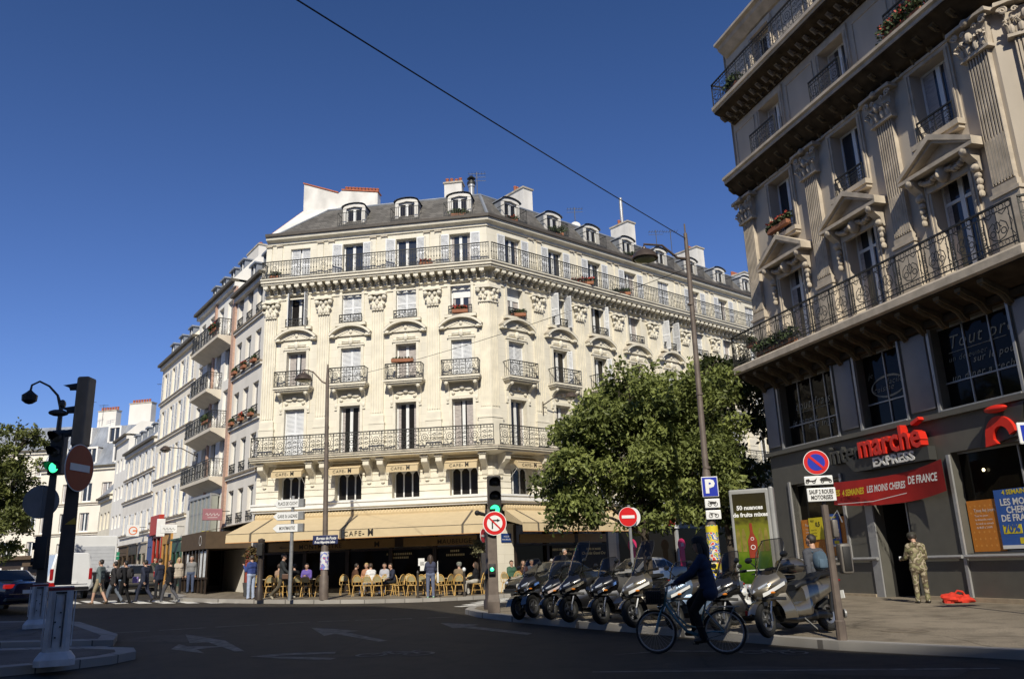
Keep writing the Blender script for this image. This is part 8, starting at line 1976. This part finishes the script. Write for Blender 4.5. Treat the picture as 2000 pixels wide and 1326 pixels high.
def table(x, y, label):
    if not tused[0]: table0.location = (x, y, gz(x, y)); table0['label'] = label; table0['group'] = 'round tables of the cafe terrace'; tused[0] = True; return table0
    return copy_tree(table0, (x, y, gz(x, y)), 0, label, 'round tables of the cafe terrace')
def px(p, Y): return (p - 1000) / 1640. * Y * 1.035
UPC = R(90)   # facing the cafe
# (pixel column, distance, facing, what tells it apart)
for p, Y, a, l in ((510, 36.3, 95, 'rattan chair at the far left of the terrace beside the dark post'), (553, 36.2, 80, 'rattan chair behind the striding man in the blazer'), (600, 36.4, 92, 'shadowed chair with its back to the road between the two left groups'), (626, 36.6, 100, 'rattan chair half hidden by the slim lamp post'),
                   (696, 36.5, 92, 'rattan chair at the left end of the middle row, back to the road'), (734, 36.4, 90, 'rattan chair right of the person in the white shirt, back to the road'), (752, 37.6, -60, 'cream backed chair turned toward the road left of the middle'), (771, 36.7, 150, 'chair turned sideways in the middle of the terrace'), (798, 36.5, 88, 'rattan chair facing the cafe, second from the woman with the paper'), (816, 36.5, 92, 'rattan chair just left of the woman with the paper'),
                   (790, 38.0, -90, 'chair behind the tables facing the road, left of the woman with the paper'), (862, 36.8, 140, 'chair turned sideways just right of the woman with the paper'), (886, 36.4, 90, 'rattan chair under the man in the cap'), (905, 37.9, -100, 'chair facing the road behind the man in the cap'), (944, 37.4, 160, 'rattan chair beside the potted olive tree'),
                   (994, 38.4, 100, 'rattan chair in front of the green shirted guest right of the corner'), (1041, 38.9, 120, 'rattan chair hidden behind the left scooters'), (715, 38.0, -85, 'chair facing the road under the blonde guest'), (760, 38.1, -90, 'chair facing the road under the guest in navy'), (545, 37.8, -90, 'chair facing the road under the left guests'), (600, 37.8, -90, 'chair facing the road under the purple shirted guest'), (842, 37.9, -95, 'chair facing the road behind the woman with the paper'), (826, 37.7, -80, 'chair facing the road left of the woman with the paper, back row'), (672, 37.9, -70, 'chair at the left end of the back row beside the doorway'), (928, 38.3, -120, 'chair in the back row beside the potted olive tree'), (533, 36.2, 100, 'rattan chair between the striding man and the signpost'), (850, 36.4, 95, 'rattan chair just right of the woman with the paper, back to the road'), (716, 36.3, 85, 'rattan chair under the person in the white shirt'), (920, 36.9, 170, 'rattan chair under the woman in black at the right end'), (578, 36.6, 130, 'rattan chair under the man in black beside the signpost'), (976, 38.0, 60, 'rattan chair against the corner pillar under the green shirted guest')):
    chair(px(p, Y), Y, R(a), l)
for p, Y, l in ((530, 37.1, 'round table at the left end of the terrace'), (578, 37.1, 'round table in front of the guest in black at the left'), (612, 37.2, 'round table in front of the purple shirted guest'), (706, 37.2, 'round table in front of the blonde guest'), (742, 37.2, 'round table right of the person in the white shirt'), (785, 37.2, 'round table in the middle of the terrace'), (820, 37.2, 'round table left of the woman with the paper'), (870, 37.3, 'round table right of the woman with the paper'), (900, 37.2, 'round table in front of the man in the cap'), (1015, 39.0, 'round table right of the building corner')):
    table(px(p, Y), Y, l)
def guest(label, p, Y, a, top, legs='jeans', hair='dark', **k):
    x = px(p, Y); legm = {'jeans': c_('jeans', (.07, .09, .15)), 'dark': c_('dark_trousers', (.02, .02, .023)), 'grey': c_('grey_trousers', (.075, .075, .085)), 'pale': c_('pale_trousers', (.4, .38, .34))}[legs]
    return person(label, x, Y, gz(x, Y), R(a), top, legm, M_boot, hair, 'sit', k.pop('H', 1.72), vox=.024, **k)
guest('seated woman with tied hair and patterned top at the left end of the terrace', 548, 36.3, 60, c_('patterned_top', (.33, .22, .15)), 'dark', 'brown', female=True)
guest('seated man in black beside the signpost', 577, 36.6, 130, c_('black', (.016, .016, .018)), 'dark', 'dark')
guest('seated guest in a purple shirt facing the road', 600, 37.9, -92, c_('purple_shirt', (.14, .10, .34)), 'dark', 'black')
guest('seated woman in a brown top leaning on her elbow', 688, 37.5, 30, c_('brown_top', (.10, .05, .03)), 'dark', 'dark', female=True, lean=.2)
guest('seated blonde woman in an orange and white top', 712, 38.0, -100, c_('rust_top', (.4, .2, .12)), 'jeans', 'blond', female=True)
guest('seated person in a white shirt with pale trousers in the middle of the terrace', 722, 36.6, 130, c_('white_shirt', (.7, .69, .68)), 'pale', 'brown', lean=.15)
guest('seated woman in a pale grey top facing the road', 746, 38.0, -95, c_('pale_grey_top', (.4, .4, .44)), 'jeans', 'dark', female=True)
guest('seated man in a navy jacket and white collar bending left', 762, 38.1, -140, c_('navy_suit', (.03, .034, .055)), 'dark', 'dark', lean=.2)
guest('seated man in a khaki shirt and cap with his back to the road', 886, 36.4, 92, c_('khaki_shirt', (.20, .15, .095)), 'grey', 'grey', cap=c_('grey_green_cap', (.22, .23, .19)))
guest('seated woman in black right of the white topped bollard', 917, 36.9, 170, c_('black', (.016, .016, .018)), 'pale', 'brown', female=True, longhair=True)
guest('seated guest in a green shirt against the corner pillar', 984, 38.3, -60, c_('green_shirt', (.05, .11, .07)), 'dark', 'dark')
guest('seated woman with dark hair in a brown and white top right of the corner', 1006, 38.9, -80, c_('brown_top', (.10, .05, .03)), 'dark', 'dark', female=True, longhair=True)
guest('seated man in a grey blue jacket right of the corner', 1022, 39.2, -70, c_('blue_grey_jacket', (.10, .12, .17)), 'grey', 'grey')
guest('seated guest in dark clothes just left of the waiter', 1060, 39.3, 150, c_('charcoal', (.035, .033, .035)), 'dark', 'grey')
# potted olive trees and a red screen at the left end
def potted(label, x, y, h, m):
    t = thing('potted_tree', label, 'potted tree', (x, y, gz(x, y))); MB().mat(pm('dark_grey_planter', (.05, .05, .05), .6, .15, 5)).loft([[(s * c, s * d, z) for c, d in ((-1, -1), (1, -1), (1, 1), (-1, 1))] for s, z in ((.2, 0), (.27, .6), (.25, .6), (.24, .5))], sm=False).build('pot', t); MB().mat(M_bark).tube([(0, 0, .45), (.03, 0, 1.0), (-.02, 0, h - .5)], [.03, .025, .02], 7).build('trunk', t)
    l = MB()
    for i in range(26): a = Vector((rnd.gauss(0, 1), rnd.gauss(0, 1), rnd.gauss(0, 1))).normalized() * rnd.uniform(.1, .42); tuft(l, (a.x, a.y, h - .2 + a.z), .2, 26, m)
    l.build('crown', t)
M_olive = pm('olive_leaves', (.16, .15, .075), .7, .35, 20)
potted('potted olive tree right of the terrace in a dark square planter', -1.75, 37.5, 2.15, M_olive)
potted('potted shrub in front of the red screen at the left end of the terrace', -11.75, 36.9, 1.9, pm('rusty_leaves', (.13, .09, .03), .7, .4, 20))
t = thing('screen', 'tall red screen panel at the left end of the cafe awning', 'screen', (-12.0, 37.6, gz(-12.0, 37.6)), R(-8)); s_ = MB().mat(pm('dull_red_panel', (.22, .035, .02), .6, .25, 5)); s_.box((-.45, -.03, .3), (.45, .03, 2.5)); s_.mat(M_dark).box((-.5, -.05, 0), (-.45, .05, 2.55)); s_.box((.45, -.05, 0), (.5, .05, 2.55)); s_.box((-.5, -.05, 2.5), (.5, .05, 2.6)); s_.mat(pm('ochre_ornament', (.35, .22, .08), .6, .2)).at((0, -.035, 1.4)); s_.ribbon([(0, -.9), (.03, -.3), (-.03, .3), (0, .9)], .03); [s_.ribbon([(0, z), (.15 * q, z + .2), (.25 * q, z + .15)], .025) for z in (-.6, -.2, .2, .5) for q in (-1, 1)]; s_.at(); s_.v = [(a * .55, b, c * .8) for a, b, c in s_.v]; s_.build('panel', t)
# ================================================================ TREES
def leafmat(name, c1, c2):
    m = bpy.data.materials.new(name); m.use_nodes = True; nt = m.node_tree; N = nt.nodes; L = nt.links; b = N['Principled BSDF']
    b.inputs['Roughness'].default_value = .5; b.inputs['Specular IOR Level'].default_value = .35
    at = N.new('ShaderNodeVertexColor'); at.layer_name = 'tint'
    L.new(at.outputs['Color'], b.inputs['Base Color'])
    tr = N.new('ShaderNodeBsdfTranslucent'); L.new(at.outputs['Color'], tr.inputs['Color'])
    mx = N.new('ShaderNodeMixShader'); mx.inputs[0].default_value = .28
    L.new(b.outputs[0], mx.inputs[1]); L.new(tr.outputs[0], mx.inputs[2]); L.new(mx.outputs[0], N['Material Output'].inputs['Surface'])
    return m
def tree(label, base, h, lobes, nleaf, leaf, c1, c2, seed, trunk_r=.13, cat='tree', name='broadleaf_tree', fork=2.2):
    """tapered trunk with limbs to each lobe; leaves in drooping sprays through the lobes' outer shells"""
    r = random.Random(seed); np.random.seed(seed)
    t = thing(name, label, cat, base)
    mb = MB().mat(M_bark)
    mb.tube([(0, 0, -.1), (0, 0, .2), (.03, 0, fork * .6), (-.02, .02, fork), (0.02, 0, fork + .8)], [trunk_r * 1.35, trunk_r * 1.05, trunk_r * .95, trunk_r * .85, trunk_r * .6], 10)
    for (cx, cy, cz), (rx, ry, rz), _ in lobes:
        s = Vector((0, 0, fork - .2)); e = Vector((cx, cy, cz)); m1 = s.lerp(e, .5) + Vector((r.uniform(-.15, .15), r.uniform(-.15, .15), .1))
        mb.tube([s, m1, e], [trunk_r * .5, trunk_r * .33, trunk_r * .14], 6)
        for _k in range(5):
            d_ = Vector((r.gauss(0, 1), r.gauss(0, 1), r.gauss(.2, .7))).normalized(); e2 = e + Vector((d_.x * rx, d_.y * ry, d_.z * rz)) * .85
            mb.tube([m1.lerp(e, .6), e.lerp(e2, .5), e2], [trunk_r * .2, trunk_r * .13, trunk_r * .05], 5, False)
    mb.build('trunk', t)
    tot = sum(l[2] for l in lobes); V = []; F = []; C = []
    for (c, rad, wgt) in lobes:
        nc = int(7 + 5 * wgt); per = int(nleaf * wgt / tot / nc / 5)
        for q_ in range(nc):
            d_ = np.random.normal(size=3); d_ /= np.linalg.norm(d_)
            rr = np.random.uniform(.55, 1.08)
            cc = np.array(c) + d_ * np.array(rad) * rr; cr = np.random.uniform(.22, .5) * (1.15 if rr < .8 else .9)
            ct = np.random.uniform(.15, .75) + .25 * d_[2]  # higher clumps paler, light from above put into the tint
            tilt = np.random.normal(size=3) * .25
            for k in range(int(per * np.random.uniform(.6, 1.4) * (cr / .36) ** 2)):
                o = np.random.normal(size=3); o /= np.linalg.norm(o); o *= cr * np.random.rand() ** .4 * np.array([1.15, 1.15, .62]); o[2] += tilt[0] * o[0] + tilt[1] * o[1]
                axis = o / (np.linalg.norm(o) + 1e-6) * .7 + np.random.normal(size=3) * .4; axis[2] -= .45; axis /= np.linalg.norm(axis); o = o + cc
                for q in range(5):
                    p = o + axis * (q - 2) * leaf * .6 + np.random.normal(size=3) * leaf * .35
                    a = axis + np.random.normal(size=3) * .6; a /= np.linalg.norm(a); b_ = np.cross(a, np.random.normal(size=3) + np.array([0, 0, 1.2])); b_ /= np.linalg.norm(b_) + 1e-6
                    s = leaf * np.random.uniform(.75, 1.3); nn = np.cross(a, b_) * s * .1
                    i0 = len(V); V += [p - a * s * .5, p + b_ * s * .26 + nn, p + a * s * .55, p - b_ * s * .26 + nn]; F.append((i0, i0 + 1, i0 + 2, i0 + 3))
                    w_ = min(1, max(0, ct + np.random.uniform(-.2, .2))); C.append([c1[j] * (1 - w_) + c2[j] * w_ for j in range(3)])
    me = bpy.data.meshes.new('crown'); me.from_pydata([tuple(v) for v in V], [], F)
    ca = me.color_attributes.new('tint', 'FLOAT_COLOR', 'POINT'); arr = np.ones((len(V), 4), dtype=np.float32); arr[:, :3] = np.repeat(np.array(C), 4, axis=0); ca.data.foreach_set('color', arr.ravel())
    me.materials.append(M_leaf); me.update(); o = bpy.data.objects.new('crown', me); COL.objects.link(o); o.parent = t
    return t
M_leaf = leafmat('leaves', None, None)
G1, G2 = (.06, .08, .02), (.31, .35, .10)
x, y = 3.55, 23.6
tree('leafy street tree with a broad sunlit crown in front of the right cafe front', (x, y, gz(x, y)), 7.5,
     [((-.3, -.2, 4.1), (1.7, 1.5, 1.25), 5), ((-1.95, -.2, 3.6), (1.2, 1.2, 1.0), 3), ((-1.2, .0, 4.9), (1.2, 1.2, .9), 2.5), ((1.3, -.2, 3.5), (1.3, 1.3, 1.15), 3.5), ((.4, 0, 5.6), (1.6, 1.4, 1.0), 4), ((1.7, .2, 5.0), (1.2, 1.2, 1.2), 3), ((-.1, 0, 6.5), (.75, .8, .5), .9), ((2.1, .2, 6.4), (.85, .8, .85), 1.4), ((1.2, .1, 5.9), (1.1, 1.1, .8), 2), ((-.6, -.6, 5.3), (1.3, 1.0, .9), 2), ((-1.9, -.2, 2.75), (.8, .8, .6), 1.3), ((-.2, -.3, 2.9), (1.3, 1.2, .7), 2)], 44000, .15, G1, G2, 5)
x, y = 8.4, 33.5
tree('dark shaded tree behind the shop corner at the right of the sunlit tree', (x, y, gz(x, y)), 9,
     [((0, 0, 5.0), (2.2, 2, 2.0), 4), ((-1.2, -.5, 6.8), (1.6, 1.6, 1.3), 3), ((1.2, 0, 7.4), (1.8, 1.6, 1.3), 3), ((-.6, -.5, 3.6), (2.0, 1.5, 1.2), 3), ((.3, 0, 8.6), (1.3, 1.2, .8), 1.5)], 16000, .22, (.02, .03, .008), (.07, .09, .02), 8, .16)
x, y = -26.6, 40.0
tree('big green tree at the left edge of the photo behind the traffic lights', (x, y, gz(x, y)), 9,
     [((0, 0, 4.2), (2.9, 2.5, 2.3), 5), ((1.6, -.4, 3.2), (2.1, 1.8, 1.6), 4), ((1.0, -.3, 6.6), (2.3, 2.0, 1.7), 4.5), ((-1, 0, 6.8), (2, 2, 1.6), 2), ((2.4, -.5, 5.4), (1.2, 1.2, 1.1), 1.5), ((2.5, -.4, 7.4), (1.0, .9, .5), .5)], 22000, .2, (.05, .065, .018), (.20, .22, .06), 11, .2)
